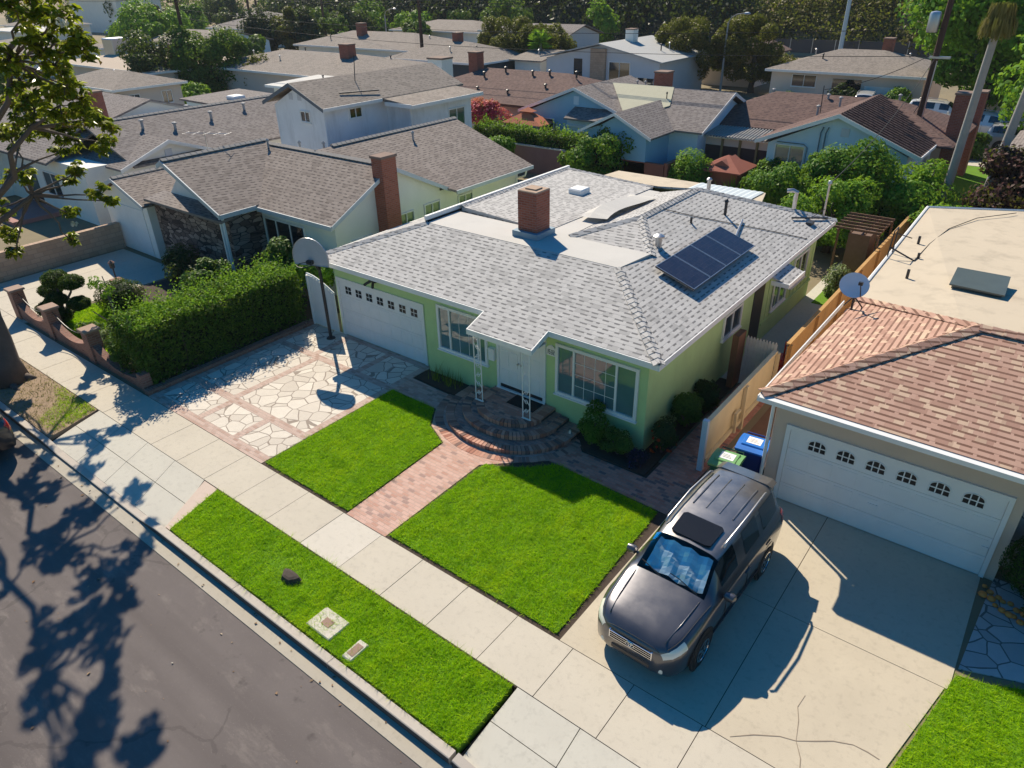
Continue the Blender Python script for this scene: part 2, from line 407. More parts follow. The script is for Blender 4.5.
# ---------------------------------------------------------------- building helpers
def wbox(mb, o, u, nrm, a0, a1, z0, z1, d0, d1):
    """box on a wall: o origin (x,y), u horizontal unit, nrm outward unit; a along wall, d outward"""
    pts = []
    for z in (z0, z1):
        for a, d in ((a0, d0), (a1, d0), (a1, d1), (a0, d1)):
            pts.append((o[0] + u[0] * a + nrm[0] * d, o[1] + u[1] * a + nrm[1] * d, z))
    mb.add(pts, [(0, 3, 2, 1), (4, 5, 6, 7), (0, 1, 5, 4), (1, 2, 6, 5), (2, 3, 7, 6), (3, 0, 4, 7)])
def window(parent, o, u, nrm, a0, a1, z0, z1, fm, pm, fw=.07, mull=(), hor=(), grid=None, depth=.06, name='window', sill=True):
    mb = MB()
    wbox(mb, o, u, nrm, a0, a1, z1 - fw, z1, .002, depth); wbox(mb, o, u, nrm, a0, a1, z0, z0 + fw, .002, depth)
    wbox(mb, o, u, nrm, a0, a0 + fw, z0 + fw, z1 - fw, .002, depth); wbox(mb, o, u, nrm, a1 - fw, a1, z0 + fw, z1 - fw, .002, depth)
    for m in mull: wbox(mb, o, u, nrm, m - fw * .35, m + fw * .35, z0 + fw, z1 - fw, .002, depth * .8)
    for h in hor: wbox(mb, o, u, nrm, a0 + fw, a1 - fw, h - fw * .3, h + fw * .3, .003, depth * .75)
    if sill: wbox(mb, o, u, nrm, a0 - .03, a1 + .03, z0 - .04, z0 - .001, .002, depth + .03)
    if grid:
        for ga0, ga1, nx, nz in grid:
            for i in range(1, nx): q = ga0 + (ga1 - ga0) * i / nx; wbox(mb, o, u, nrm, q - .006, q + .006, z0 + fw, z1 - fw, .004, .02)
            for j in range(1, nz): q = z0 + fw + (z1 - z0 - 2 * fw) * j / nz; wbox(mb, o, u, nrm, ga0, ga1, q - .006, q + .006, .004, .019)
    w = mb.build(name, fm, parent)
    pb = MB(); wbox(pb, o, u, nrm, a0 + fw * .5, a1 - fw * .5, z0 + fw * .5, z1 - fw * .5, .001, .014)
    pb.build('pane', pm, w)
    return w
# ---------------------------------------------------------------- palette
M_roof = shingle('grey_shingle', (.64, .62, .60), (.52, .505, .49), (.085, .083, .088), .30, .15, .50)
M_roof_brown = shingle('brown_shingle', (.37, .315, .28), (.27, .225, .20), (.06, .05, .05), .32, .16, .45)
M_roof_terra = shingle('terracotta_shingle', (.62, .40, .31), (.50, .29, .22), (.09, .035, .018), .30, .15, .88, warm=(.78, .59, .42))
M_cap = simple('pale_cap_tile', (.36, .33, .30), .9, .2, 8)
M_roof_dark = shingle('grey_brown_shingle', (.31, .275, .26), (.23, .20, .19), (.07, .06, .06), .34, .17, .4)
M_roof_red = shingle('red_brown_shingle', (.22, .14, .12), (.16, .10, .09), (.06, .04, .04), .34, .18, .4)
M_roof_tan = shingle('tan_shingle', (.36, .31, .27), (.28, .24, .21), (.12, .10, .09), .34, .18, .3)
M_white_roof = simple('white_membrane', (.54, .52, .49), .85, .10, .8, .1, 30, stain=.12)
M_cream_roof = simple('cream_membrane', (.56, .475, .36), .85, .10, .5, .08, 30, stain=.5)
M_green = simple('green_stucco', (.49, .66, .31), .9, .13, 1.6, .5, 55, stain=.18)
M_white = simple('white_paint', (.80, .80, .79), .55, .07, 3, .08, 50, stain=.10)
M_white_wall = simple('white_stucco', (.82, .81, .76), .9, .08, 1.2, .3, 60, stain=.12)
M_cream_wall = simple('cream_stucco', (.80, .80, .60), .9, .08, 1.2, .3, 60, stain=.12)
M_tan_wall = simple('tan_stucco', (.62, .50, .41), .9, .08, 1.2, .35, 60)
M_blue_wall = simple('pale_blue_stucco', (.56, .72, .84), .9, .06, 1.2, .2, 60, stain=.08)
M_blue_deep = simple('blue_stucco', (.28, .52, .70), .9, .08, 1.2, .2, 60)
M_beige_wall = simple('beige_stucco', (.68, .58, .50), .9, .07, 1.2, .2, 60)
M_grey_wall = simple('grey_siding', (.58, .60, .64), .85, .07, 1.2)
M_dirtywall = simple('weathered_white_stucco', (.78, .80, .84), .9, .12, 1.0, .3, 50, stain=.45)
M_brick_red = brick('red_brick', (.24, .065, .04), (.36, .11, .07), (.28, .21, .18), .21, .075, .010)
M_brick_pillar = brick('worn_brick', (.20, .09, .07), (.33, .16, .12), (.30, .24, .20), .21, .08, .012, stain=.5)
M_paver = brick('brick_paver', (.46, .25, .19), (.62, .41, .34), (.44, .34, .29), .20, .10, .007, third=(.30, .20, .18))
M_paver_dark = brick('brick_step', (.36, .16, .12), (.54, .31, .24), (.24, .20, .19), .20, .10, .010, third=(.12, .10, .11))
def islands(name, c1, c2, c3):
    t = NT(name); r = t.n('ShaderNodeNewGeometry').outputs['Random Per Island']; c = t.ramp(r, [(0, c1), (.55, c2), (.85, c2), (.9, c3)]); c = t.mix(t.math('MULTIPLY', t.noise(t.coord(), 30, 4), .5), c, mul(c2, .5)); t.set('Base Color', c); t.set('Roughness', .85); t.set('Specular IOR Level', .2); t.bump(t.noise(t.coord(), 60, 3), .3, .006); return t.m
M_brick_each = islands('single_brick', (.34, .13, .09), (.64, .36, .27), (.18, .12, .11))
M_mortar = simple('dark_mortar', (.10, .08, .075), .95, .2, 10)
M_band = brick('brick_band', (.38, .24, .19), (.56, .42, .36), (.46, .38, .33), .20, .10, .008)
M_tanblock = brick('tan_block', (.40, .27, .19), (.50, .35, .25), (.30, .22, .17), .40, .2, .012)
M_redblock = simple('red_painted_block', (.36, .13, .09), .9, .14, 1.5, .2, 30)
M_stone = flagstone('dark_fieldstone', (.52, .40, .34), (.06, .04, .04), (.04, .03, .03), 2.6, .05, 2.6)
M_flag = flagstone('flagstone', (.82, .755, .66), (.62, .555, .48), (.30, .25, .21), 2.5, .026)
M_flag_grey = flagstone('grey_flagstone', (.60, .59, .57), (.42, .41, .40), (.16, .15, .14), 2.4, .028)
M_conc = concrete('concrete', (.575, .52, .43), (.635, .575, .475))
M_conc_new = concrete('pale_concrete', (.64, .59, .51), (.69, .635, .55))
M_conc_grey = concrete('grey_concrete', (.57, .54, .47), (.63, .60, .52))
M_drive = concrete('driveway_concrete', (.55, .48, .375), (.63, .555, .43), crack=0)
M_curb = concrete('curb_concrete', (.52, .46, .40), (.58, .52, .45))
M_gutter = concrete('gutter_concrete', (.44, .40, .33), (.50, .45, .37))
M_soil = simple('dark_soil', (.06, .042, .032), .95, .35, 6, .8, 25)
M_dirt = simple('dry_dirt', (.30, .215, .145), .95, .30, 3, .6, 30)
M_yard = simple('dry_yard', (.22, .18, .11), .95, .35, .35, .5, 20)
M_lawn = simple('lawn_base', (.10, .22, .003), .95, .30, 2.2, .5, 60)
M_metal = simple('galvanised', (.50, .50, .52), .4, .1, 5, metal=.9)
M_dark_metal = simple('dark_metal', (.05, .05, .055), .45, .1, 5, metal=.5)
M_black = simple('black_rubber', (.015, .015, .016), .7, .1, 5)
M_wood = simple('brown_wood', (.16, .09, .055), .85, .25, 5, .3, 20)
M_pole = simple('creosote_pole', (.085, .045, .032), .9, .3, 3, .4, 20)
M_bark = simple('grey_bark', (.13, .10, .085), .95, .35, 4, .8, 14)
M_bark_dark = simple('dark_bark', (.07, .055, .045), .95, .3, 4, .8, 14)
M_palmbark = simple('palm_trunk', (.36, .34, .32), .95, .16, 5, .6, 18)
M_glass = glassmat('window_glass', (.08, .17, .185))
M_glass_dk = glassmat('dark_glass', (.012, .016, .02), .06)
M_pane = simple('garage_pane', (.015, .017, .02), .35, .1, 3, spec=.3)
M_glass_g = glassmat('green_glass', (.035, .10, .07), .1)
M_curtain = simple('pale_curtain', (.60, .55, .47), .9, .15, 8)

# asphalt: dusty with wear lanes, patches, oil spots and cracks
def asphalt():
    t = NT('asphalt'); co = t.coord()
    lane = t.noise(t.coord(scale=(.05, .8, 1)), 1.0, 5); a = t.noise(co, .5, 8, .7); f = t.noise(co, 220, 2); f2 = t.noise(co, 60, 3)
    c = t.mix(a, (.130, .112, .108), (.215, .186, .176))
    c = t.mix(t.math('MULTIPLY', t.math('SUBTRACT', lane, .42, True), 4, True), c, (.118, .100, .096))
    c = t.mix(t.math('MULTIPLY', t.math('SUBTRACT', t.noise(t.coord(scale=(.35, 1, 1)), 1.7, 6, .75), .54, True), 5, True), c, (.26, .225, .205))
    c = t.mix(t.math('MULTIPLY', t.math('SUBTRACT', t.noise(co, 2.6, 3), .64, True), 6, True), c, (.075, .064, .062))
    c = t.mix(t.math('MULTIPLY', f, .5), c, (.085, .072, .068))
    c = t.mix(t.math('GREATER_THAN', f2, .69), c, (.29, .26, .24))
    wn = t.n('ShaderNodeTexNoise'); t.l(co, wn.inputs['Vector']); wn.inputs['Scale'].default_value = .9; wn.inputs['Detail'].default_value = 6
    mv = t.n('ShaderNodeMix', data_type='VECTOR'); mv.inputs[0].default_value = .5; t.l(co, mv.inputs[4]); t.l(wn.outputs['Color'], mv.inputs[5])
    v = t.n('ShaderNodeTexVoronoi', feature='DISTANCE_TO_EDGE'); v.inputs['Scale'].default_value = .42; t.l(mv.outputs[1], v.inputs['Vector'])
    c = t.mix(t.math('MULTIPLY', t.math('LESS_THAN', v.outputs['Distance'], .006), t.math('MULTIPLY', t.math('GREATER_THAN', t.noise(co, .4, 2), .5), .3)), c, (.06, .052, .05))
    t.set('Base Color', c); t.set('Roughness', .92); t.set('Specular IOR Level', .25); t.bump(f, .5, .006)
    return t.m
M_asphalt = asphalt()
def grassmat():
    t = NT('grass_blade'); r = t.n('ShaderNodeNewGeometry').outputs['Random Per Island']; co = t.coord()
    c = t.ramp(r, [(0, (.20, .42, .002)), (.75, (.44, .72, .004)), (.95, (.54, .76, .01)), (1, (.58, .58, .08))])
    c = t.mix(t.math('MULTIPLY', t.math('SUBTRACT', t.noise(co, .9, 5, .65), .50, True), 4.0, True), c, (.60, .74, .01))
    c = t.mix(t.math('MULTIPLY', t.math('SUBTRACT', t.noise(co, 2.3, 4, .6), .50, True), 4.0, True), c, (.15, .37, .003))
    t.set('Base Color', c); t.set('Roughness', .6); t.set('Specular IOR Level', .12); tr = t.n('ShaderNodeBsdfTranslucent'); t.l(t.mix(.4, c, (.45, .62, .02)), tr.inputs[0])
    mx = t.n('ShaderNodeMixShader'); mx.inputs[0].default_value = .5; t.l(t.b.outputs[0], mx.inputs[1]); t.l(tr.outputs[0], mx.inputs[2]); t.l(mx.outputs[0], t.out.inputs[0]); return t.m
L_grass = grassmat()
L_grass_dry = leafmat('dry_grass_blade', (.30, .24, .10), (.42, .33, .15), (.16, .24, .04), .3, .7)
L_hedge = leafmat('hedge_leaf', (.026, .075, .012), (.085, .19, .022), (.18, .26, .04), .3)
L_bush = leafmat('bush_leaf', (0.053, 0.128, 0.027), (0.112, 0.225, 0.038), (.16, .24, .04), .35)
L_bright = leafmat('bright_leaf', (0.112, 0.272, 0.024), (0.240, 0.480, 0.045), (.27, .38, .05), .45)
L_topiary = leafmat('juniper_leaf', (.015, .055, .010), (.040, .115, .016), None, .25)
L_dark = leafmat('dark_leaf', (0.021, 0.052, 0.021), (0.052, 0.098, 0.032), (.10, .13, .04), .3)
L_citrus = leafmat('citrus_leaf', (0.060, 0.170, 0.020), (0.145, 0.323, 0.034), (.17, .29, .03), .4)
L_olive = leafmat('olive_brown_leaf', (0.085, 0.076, 0.020), (0.204, 0.178, 0.037), (.20, .16, .035), .35)
L_magn = leafmat('magnolia_leaf', (.08, .13, .008), (.42, .44, .02), (.32, .16, .05), .5, .28)
L_pink = leafmat('pink_bract', (.72, .05, .13), (.85, .14, .24), (.10, .16, .03), .4)
L_silver = leafmat('silvery_leaf', (0.143, 0.208, 0.091), (0.312, 0.390, 0.195), None, .4)
L_purple = leafmat('plum_leaf', (.035, .014, .018), (.085, .028, .030), (.18, .06, .05), .3)
L_maple = leafmat('maple_leaf', (0.072, 0.208, 0.022), (0.192, 0.448, 0.042), (.22, .38, .05), .5)
L_pine = leafmat('pine_needle', (.012, .034, .018), (.030, .062, .028), None, .2)
L_flower = leafmat('red_flower', (.5, .03, .02), (.6, .10, .04), None, .3)
L_white = leafmat('white_blossom', (.75, .73, .62), (.82, .8, .72), None, .3)
L_drygrass = leafmat('dry_brush', (.22, .15, .08), (.33, .23, .12), (.12, .15, .05), .3)
L_thatch = leafmat('palm_thatch', (.16, .14, .035), (.30, .25, .08), None, .3)

# ---------------------------------------------------------------- ground, street, pavements (x along the street, y away from it)
def sheet(name, poly, z, th, m, **k): return MB().prism(poly, z - th, z).build(name, m, kind='structure', **k)
def rect(x0, x1, y0, y1): return [(x0, y0), (x1, y0), (x1, y1), (x0, y1)]
gm = MB()
gm.add([(-470, -60, -.4), (220, -60, -.4), (220, -9, -.4), (-470, -9, -.4), (-470, 14.5, -.012), (220, 14.5, -.012), (-470, 425, -.012), (220, 425, -.012), (-470, 7.6, -.02), (220, 7.6, -.02)],
       [(0, 1, 2, 3), (8, 9, 5, 4), (4, 5, 7, 6)])
gm.build('ground', M_yard, kind='structure')
sheet('street', rect(-140, 60, -6.2, 4.38), -.18, .12, M_asphalt)
sheet('gutter', rect(-140, 60, 4.38, 4.70), -.165, .12, M_gutter)
# kerb: full height, dipping at the two driveway aprons
cm = MB()
def kerb_piece(x0, x1, z0, z1):
    p = [(4.685, -.30), (4.685, -.012), (4.70, 0), (4.86, 0), (4.86, -.30)]
    vs = [(x0, y, z + (z0 if z > -.2 else 0)) for y, z in p] + [(x1, y, z + (z1 if z > -.2 else 0)) for y, z in p]
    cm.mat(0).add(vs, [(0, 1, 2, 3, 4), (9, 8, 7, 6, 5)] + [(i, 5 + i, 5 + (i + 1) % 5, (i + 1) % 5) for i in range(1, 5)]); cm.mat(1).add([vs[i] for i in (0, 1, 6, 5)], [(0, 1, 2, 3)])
LOW = -.10
x = -140
edges = [(-80.0, -36.0, 0, 0), (-36.0, -35.2, 0, LOW), (-35.2, -30.4, LOW, LOW), (-30.4, -29.6, LOW, 0), (-29.6, -20.4, 0, 0), (-20.4, -19.6, 0, LOW), (-19.6, -15.2, LOW, LOW), (-15.2, -14.35, LOW, 0)]
k0 = -14.35
while k0 < -5.6: edges.append((k0, min(k0 + 3.05, -5.15) - .012, 0, 0)); k0 += 3.05
edges += [(-5.15, -4.5, 0, LOW), (-4.5, 1.2, LOW, LOW), (1.2, 1.9, LOW, 0), (1.9, 40, 0, 0)]
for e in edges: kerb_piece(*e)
cm.build('kerb', [M_curb, simple('shaded_kerb', (.075, .07, .07), .95, .35, 6)], kind='structure')  # street face near-black: its shade and gutter shadow put into the colour
# sidewalk in separate panels with open joints over a darker bed
sheet('sidewalk_bed', rect(-80, 40, 6.40, 7.72), -.006, .1, M_soil)
pm, pn = MB(), MB()
rr = random.Random(5); px = -80.0
while px < 40:
    w = 1.30 if px > -20 else 1.45
    tgt = pn if abs(px + 10.9) < .7 else pm
    dz = rr.uniform(-.002, .003)
    tgt.prism(rect(px + .007, px + w - .007, 6.425, 7.695), -.05, .004 + dz)
    px += w
pm.build('sidewalk', M_conc, kind='structure'); pn.build('sidewalk_panels', M_conc_new, kind='structure')
# aprons (between kerb and sidewalk), sloped to the gutter
def apron(name, xs0, xs1, xk0, xk1, cuts, m):
    mb = MB(); n = len(cuts) - 1
    for i in range(n):
        a, b = cuts[i], cuts[i + 1]
        for (f0, f1) in ((0.0, .49), (.5, 1.0)):
            def P(f, t):
                xa = (xk0 + (xk1 - xk0) * f); xb = (xs0 + (xs1 - xs0) * f)
                y = 4.865 + (6.41 - 4.865) * t; z = LOW * (1 - t) ** 1.5 + .002
                return (xa + (xb - xa) * t, y, z)
            g_ = .0012
            mb.slab([P(a + g_, f0), P(b - g_, f0), P(b - g_, f1), P(a + g_, f1)], .06)
    mb.build(name, m, kind='structure')
MB().prism(rect(-20.8, -14.3, 4.87, 6.4), -.3, -.11).prism(rect(-5.15, 2.0, 4.87, 6.4), -.3, -.11).prism(rect(-36.2, -29.4, 4.87, 6.4), -.3, -.11).build('apron_bed', M_soil, kind='structure')
apron('driveway_apron', -20.75, -15.15, -20.35, -14.2, [0, .25, .5, .75, 1], M_conc_grey)
apron('driveway_apron', -5.13, 1.5, -5.1, 1.9, [0, .2, .4, .6, .8, 1], M_conc_grey)
apron('driveway_apron', -35.6, -29.9, -35.9, -29.6, [0, .33, .66, 1], M_conc_grey)
# parkway strips
MB().prism([(-15.12, 6.4), (-14.28, 4.88), (-14.10, 4.88), (-14.55, 6.4)], -.2, .0).build('brick_edge', concrete('pinkish_concrete', (.60, .48, .40), (.66, .54, .46)), kind='structure')
strip = [(-14.10, 4.90), (-5.20, 4.90), (-5.22, 6.38), (-14.50, 6.38)]
sheet('lawn_parkway', strip, .012, .2, M_lawn)
dirtp = [(-29.3, 4.88), (-20.45, 4.88), (-20.85, 6.40), (-29.6, 6.40)]
sheet('dirt_parkway', dirtp, .004, .2, M_dirt)
sheet('lawn_parkway', [(-79, 4.88), (-36.3, 4.88), (-36.3, 6.4), (-79, 6.4)], .0, .2, M_lawn)
# driveways
fx = MB(); fx.prism(rect(-20.35, -14.58, 7.71, 14.19), -.2, .000); fx.build('flagstone_driveway', M_flag, kind='structure')
bands = MB()
for (a, b, c, d) in ((-20.35, -14.58, 7.71, 8.02), (-20.34, -14.59, 9.05, 9.32), (-20.34, -14.59, 12.32, 12.58), (-18.62, -14.62, 13.95, 14.185)): bands.prism(rect(a, b, c, d), -.1, .005)
for (a, b, c, d) in ((-18.1, -17.86, 8.02, 9.05), (-16.35, -16.1, 8.02, 9.05), (-18.25, -18.0, 9.32, 12.32), (-20.35, -20.1, 8.02, 14.1), (-18.55, -18.3, 12.58, 13.95), (-16.45, -16.22, 12.58, 13.95), (-14.83, -14.58, 9.32, 13.95)): bands.prism(rect(a, b, c, d), -.1, .004)
bands.build('brick_band', M_band, kind='structure')
dv = MB()
for (x0, x1, y0, y1) in ((-5.11, -2.16, 7.71, 10.9), (-2.145, .40, 7.71, 10.9), (-5.11, -2.16, 10.913, 14.28), (-2.145, .93, 10.913, 14.28)):
    if x1 == .40: dv.prism([(x0, y0), (.20, y0), (.86, y1), (x0, y1)], -.1, .004)
    else: dv.prism(rect(x0, x1, y0, y1), -.1, .004)
dv.prism(rect(-5.0, -3.85, 14.29, 16.0), -.1, .002)
dv.build('driveway', M_drive, kind='structure')
sheet('driveway_bed', [(-5.14, 7.70), (.2, 7.70), (.95, 14.29), (-5.14, 14.29)], -.004, .1, M_soil)
sheet('side_path', rect(-4.95, -3.78, 15.95, 24), .001, .1, M_wood)
ndv = MB()
for k in range(3):
    for j in range(2): ndv.prism(rect(-34.6 + k * 1.75, -34.6 + (k + 1) * 1.75 - .015, 7.71 + j * 3.2, 7.71 + (j + 1) * 3.2 - .015), -.1, .004)
ndv.build('driveway', M_conc, kind='structure')
# front lawns with dark soil edges
lawn1 = [(-14.5, 7.80), (-11.26, 7.80), (-11.40, 11.20), (-12.25, 11.62), (-12.75, 12.35), (-14.52, 12.38)]
lawn2 = [(-9.85, 7.80), (-5.24, 7.80), (-5.36, 12.10), (-8.30, 12.24)] + [(-10.6 + 2.65 * math.cos(R(a)), 13.55 + 2.5 * math.sin(R(a))) for a in (-36, -44, -52, -60, -67, -73)]
lawn3 = [(.30, 7.75), (6, 7.75), (6, 12.2), (2.6, 12.0), (1.5, 11.45), (.97, 11.3), (.90, 10.9)]
lawn4 = [(-29.0, 8.25), (-25.2, 8.1), (-23.2, 8.4), (-23.0, 11.4), (-25.5, 11.9), (-28.9, 11.0)]
for i, L in enumerate((lawn1, lawn2, lawn3, lawn4)): sheet('lawn', L, .022, .2, M_lawn)
sheet('lawn_edge', [(-14.58, 7.72), (-5.14, 7.72), (-5.14, 13.9), (-14.58, 13.9)], -.008, .2, M_soil)
# brick walk and side paths
bw = MB(); bw.prism([(-11.22, 7.71), (-9.90, 7.71), (-9.93, 11.05), (-8.6, 12.27), (-8.95, 13.95), (-12.6, 13.95), (-12.7, 13.2), (-14.58, 13.3), (-14.58, 12.43), (-12.72, 12.40), (-12.2, 11.66), (-11.36, 11.24)], -.1, .006)
bw.build('brick_walk', M_paver, kind='structure')
M_paver_red = brick('red_paver', (.44, .15, .10), (.62, .30, .22), (.34, .24, .20), .20, .10, .008, third=(.12, .10, .11))
MB().prism([(-8.6, 12.27), (-5.15, 12.17), (-5.15, 19), (-6.2, 19), (-6.2, 13.1), (-8.1, 13.1), (-8.95, 13.95)], -.1, .005).build('brick_path', M_paver_red, kind='structure')
sheet('planting_bed', [(-8.9, 13.95), (-8.1, 13.15), (-6.3, 13.15), (-6.25, 18.9), (-6.8, 18.9), (-6.8, 13.95)], .03, .1, M_soil)
sheet('planting_bed', [(-14.5, 13.35), (-12.65, 13.25), (-12.55, 13.95), (-14.5, 14.15)], .03, .1, M_soil)
sheet('side_yard', rect(-6.8, -4.9, 19, 37), .0, .1, M_conc_grey)
sheet('side_lawn', rect(-6.4, -5.1, 26.3, 30.5), .02, .1, M_lawn)
sheet('path', [(.98, 11.5), (2.6, 12.1), (8, 12.3), (8, 14.4), (1.15, 14.4)], .003, .1, M_flag_grey)
sheet('planting_bed', [(-29.2, 7.95), (-20.4, 7.95), (-20.4, 15.5), (-29.2, 15.5)], .0, .1, M_soil)
sheet('back_street', rect(-150, 60, 54.5, 63.5), .0, .05, M_asphalt)
sheet('sidewalk', rect(-150, 60, 63.6, 65), .05, .1, M_conc)
sheet('sidewalk', rect(-150, 60, 53.0, 54.4), .05, .1, M_conc)
sheet('lawn', rect(-7.8, -3.2, 41.5, 53), .03, .1, M_lawn)

grass('grass', lawn1, 4200, .05, .02, L_grass, 'bright green mown grass of the lawn beside the flagstone driveway', 1)
grass('grass', lawn2, 4200, .05, .02, L_grass, 'bright green mown grass of the lawn beside the parked SUV', 2)
grass('grass', lawn3, 4000, .05, .02, L_grass, 'green grass in the lower right corner beside the driveway', 3)
def bare(P, rng): return rng.random(len(P)) > .75 * np.exp(-((P[:, 0] + 10.9) ** 2 / .6 + (P[:, 1] - 5.7) ** 2 / .12))
grass('grass', strip, 4200, .055, .01, L_grass, 'rougher green grass of the parkway strip along the kerb', 4, bare)
grass('grass', lawn4, 1500, .07, .02, L_grass, 'small sunny lawn in the left neighbour garden', 5, w=.03)
grass('grass', [(-24.0, 6.38), (-20.9, 6.38), (-20.55, 5.1), (-21.6, 5.0), (-22.3, 5.9)], 1500, .07, .004, L_grass, 'green grass patch at the corner of the bare dirt parkway', 6, lambda P, r: r.random(len(P)) < np.clip((P[:, 0] + 24) / 2.5, .05, 1) * np.clip((P[:, 1] - 4.7) / 1.2, .1, 1))
grass('grass', dirtp, 260, .06, .004, L_grass_dry, 'sparse dry grass on the dirt parkway', 7, w=.02)

def strip_line(name, pts, w, z, m):
    mb = MB(); vs = []
    for i, p in enumerate(pts):
        q, r = pts[max(i - 1, 0)], pts[min(i + 1, len(pts) - 1)]; d = Vector((r[0] - q[0], r[1] - q[1])).normalized(); ww = w * (.6 + .8 * ((i * 37) % 10) / 10); vs += [(p[0] - d.y * ww, p[1] + d.x * ww, z), (p[0] + d.y * ww, p[1] - d.x * ww, z)]
    mb.add(vs, [(2 * i, 2 * i + 1, 2 * i + 3, 2 * i + 2) for i in range(len(pts) - 1)]); return mb.build(name, m, kind='structure')
M_crack = simple('crack_dirt', (.27, .22, .17), .95)
strip_line('driveway_crack', [(-1.75, 7.78), (-1.45, 8.05), (-1.1, 8.28), (-.86, 8.36), (-.6, 8.55), (-.38, 8.72), (-.1, 8.85), (.12, 8.86), (.30, 8.84)], .008, .009, M_crack)
strip_line('driveway_crack', [(-.86, 8.36), (-.95, 8.75), (-1.05, 9.0), (-1.02, 9.3)], .006, .009, M_crack)
strip_line('driveway_crack', [(-.86, 8.36), (-.70, 8.1), (-.62, 7.8)], .007, .009, M_crack)
# ---------------------------------------------------------------- main green house
HS = empty('house', (-12.8, 20.0, 0), 'green stucco bungalow with grey shingle hip roof and white garage door', 'house')
EX0, EX1, EY0, EY1, EZ = -19.2, -6.38, 13.60, 27.25, 2.95
SL = .34
MB().prism([(-18.95, 14.2), (-14.45, 14.2), (-14.45, 13.97), (-6.8, 13.97), (-6.8, 26.9), (-18.95, 26.9)], -.1, 2.80).build('wall', M_green, HS)
def fz(y): return EZ + SL * (y - EY0)
def rz_(x): return EZ + SL * (EX1 - x)
D = 16.35; DZ = fz(D)                       # front edge and height of the white flat deck
XR, XL = EX1 - (D - EY0), -16.45            # deck ends
RX, RZ = -10.33, rz_(-10.33)                # ridge of the right wing
rf = MB(); T = .07
# front slope, with the lower porch extension
PX0, PX1, PY = -11.72, -9.58, 12.86
rf.slab([(EX0, EY0, EZ), (PX0, EY0, EZ), (PX1, EY0, EZ), (EX1, EY0, EZ), (XR, D, DZ), (XL, D, DZ)], T)
rf.slab([(PX0, PY, fz(PY)), (PX1, PY, fz(PY)), (PX1, EY0 - .001, EZ), (PX0, EY0 - .001, EZ)], T)
# right slope
R0, R1 = 19.72, 23.7
rf.slab([(EX1, EY0, EZ), (EX1, EY1, EZ), (RX, R1, RZ), (RX, R0, RZ), (-8.95, 17.87, rz_(-8.95)), (XR, D, DZ)], T)
# hip triangle in front of the right wing
rf.slab([(-11.77, 17.87, DZ + .01), (-8.95, 17.87, rz_(-8.95)), (RX, R0, RZ)], T)
# rear slope and left slopes
rf.slab([(EX1, EY1, EZ), (EX0, EY1, EZ), (-16.45, 24.6, 3.9), (-12.3, 24.6, 3.9), (RX, R1, RZ)], T)
rf.slab([(EX0, EY1, EZ), (EX0, EY0, EZ), (XL, D, DZ), (XL, 24.6, 3.9)], T)
rf.slab([(RX, R0, RZ), (RX, R1, RZ), (-11.9, 23.9, DZ), (-11.77, 17.87, DZ)], T)
# low shingled left wing top
rf.slab([(-16.40, 18.05, DZ + .14), (-12.62, 17.86, DZ + .03), (-12.35, 24.3, DZ + .03), (-16.37, 24.6, DZ + .14)], .22)
RO = rf.build('roof', M_roof, HS)
# ridge caps: overlapping tabs along hips and ridges
cap = MB()
def caps(mb, a, b, step=.2, w=.15, h=.035, nrm=(0, 0, 1)):
    a, b = Vector(a), Vector(b); d = b - a; n = max(1, int(d.length / step)); t = d.normalized(); s_ = t.cross(Vector(nrm)).normalized(); up = s_.cross(t).normalized()
    for i in range(n):
        p = a + d * (i / n); q = a + d * ((i + 1.15) / n)
        lo, hi = .018, h
        vs = [p - s_ * w - up * .05 + up * hi, p + up * (.03 + hi), p + s_ * w - up * .05 + up * hi, q - s_ * w - up * .05 + up * lo, q + up * (.03 + lo), q + s_ * w - up * .05 + up * lo]
        vs += [v - up * .02 for v in vs]
        mb.add(vs, [(0, 1, 4, 3), (1, 2, 5, 4), (6, 9, 10, 7), (7, 10, 11, 8), (0, 6, 7, 1), (1, 7, 8, 2), (0, 3, 9, 6), (2, 8, 11, 5)])
CAPM, CAPP = M_roof, RO
def capo(*a):
    b = MB(); caps(b, *a); b.build('ridge_cap', CAPM, CAPP)
capo((EX1 + .02, EY0 - .02, EZ + .02), (XR, D, DZ)); capo((EX0, EY0, EZ), (XL, D, DZ))
capo((RX, R0, RZ), (RX, R1, RZ)); capo((-8.95, 17.87, rz_(-8.95)), (RX, R0, RZ)); capo((RX, R0, RZ + .0), (-11.77, 17.87, DZ + .03))
capo((EX1, EY1, EZ), (RX, R1, RZ)); capo((-16.39, 18.05, DZ + .14), (-16.37, 24.6, DZ + .14)); capo((-16.37, 24.6, DZ + .14), (-12.35, 24.3, DZ + .03), .25, .12)
# white flat deck and the valley strip running back from it
dk = MB()
dk.slab([(XL + .02, D + .01, DZ + .012), (XR - .02, D + .01, DZ + .012), (-8.97, 17.86, DZ + .012), (-11.8, 17.86, DZ + .012), (-11.9, 24.0, DZ - .0), (-12.6, 24.0, DZ - .0), (-12.62, 17.85, DZ + .012), (XL + .02, 17.9, DZ + .012)], .08)
dk.build('roof_deck', M_white_roof, HS)
pt = MB(); n = 10                                 # curled sheet with a dark open edge
vs = []
for i in range(n + 1):
    f = i / n; y = 19.4 + 3.2 * f; x = -12.0 - .12 * math.sin(f * 6); z = DZ + .06 + .22 * math.sin(math.pi * f) ** .7
    vs += [(x + .12, y, DZ + .04 + (z - DZ) * .25 + .05), (x - .55, y, z - .02), (x - .9, y, DZ + .03)]
fs = []
for i in range(n):
    for k in range(2): a = i * 3 + k; fs.append((a, a + 1, a + 4, a + 3))
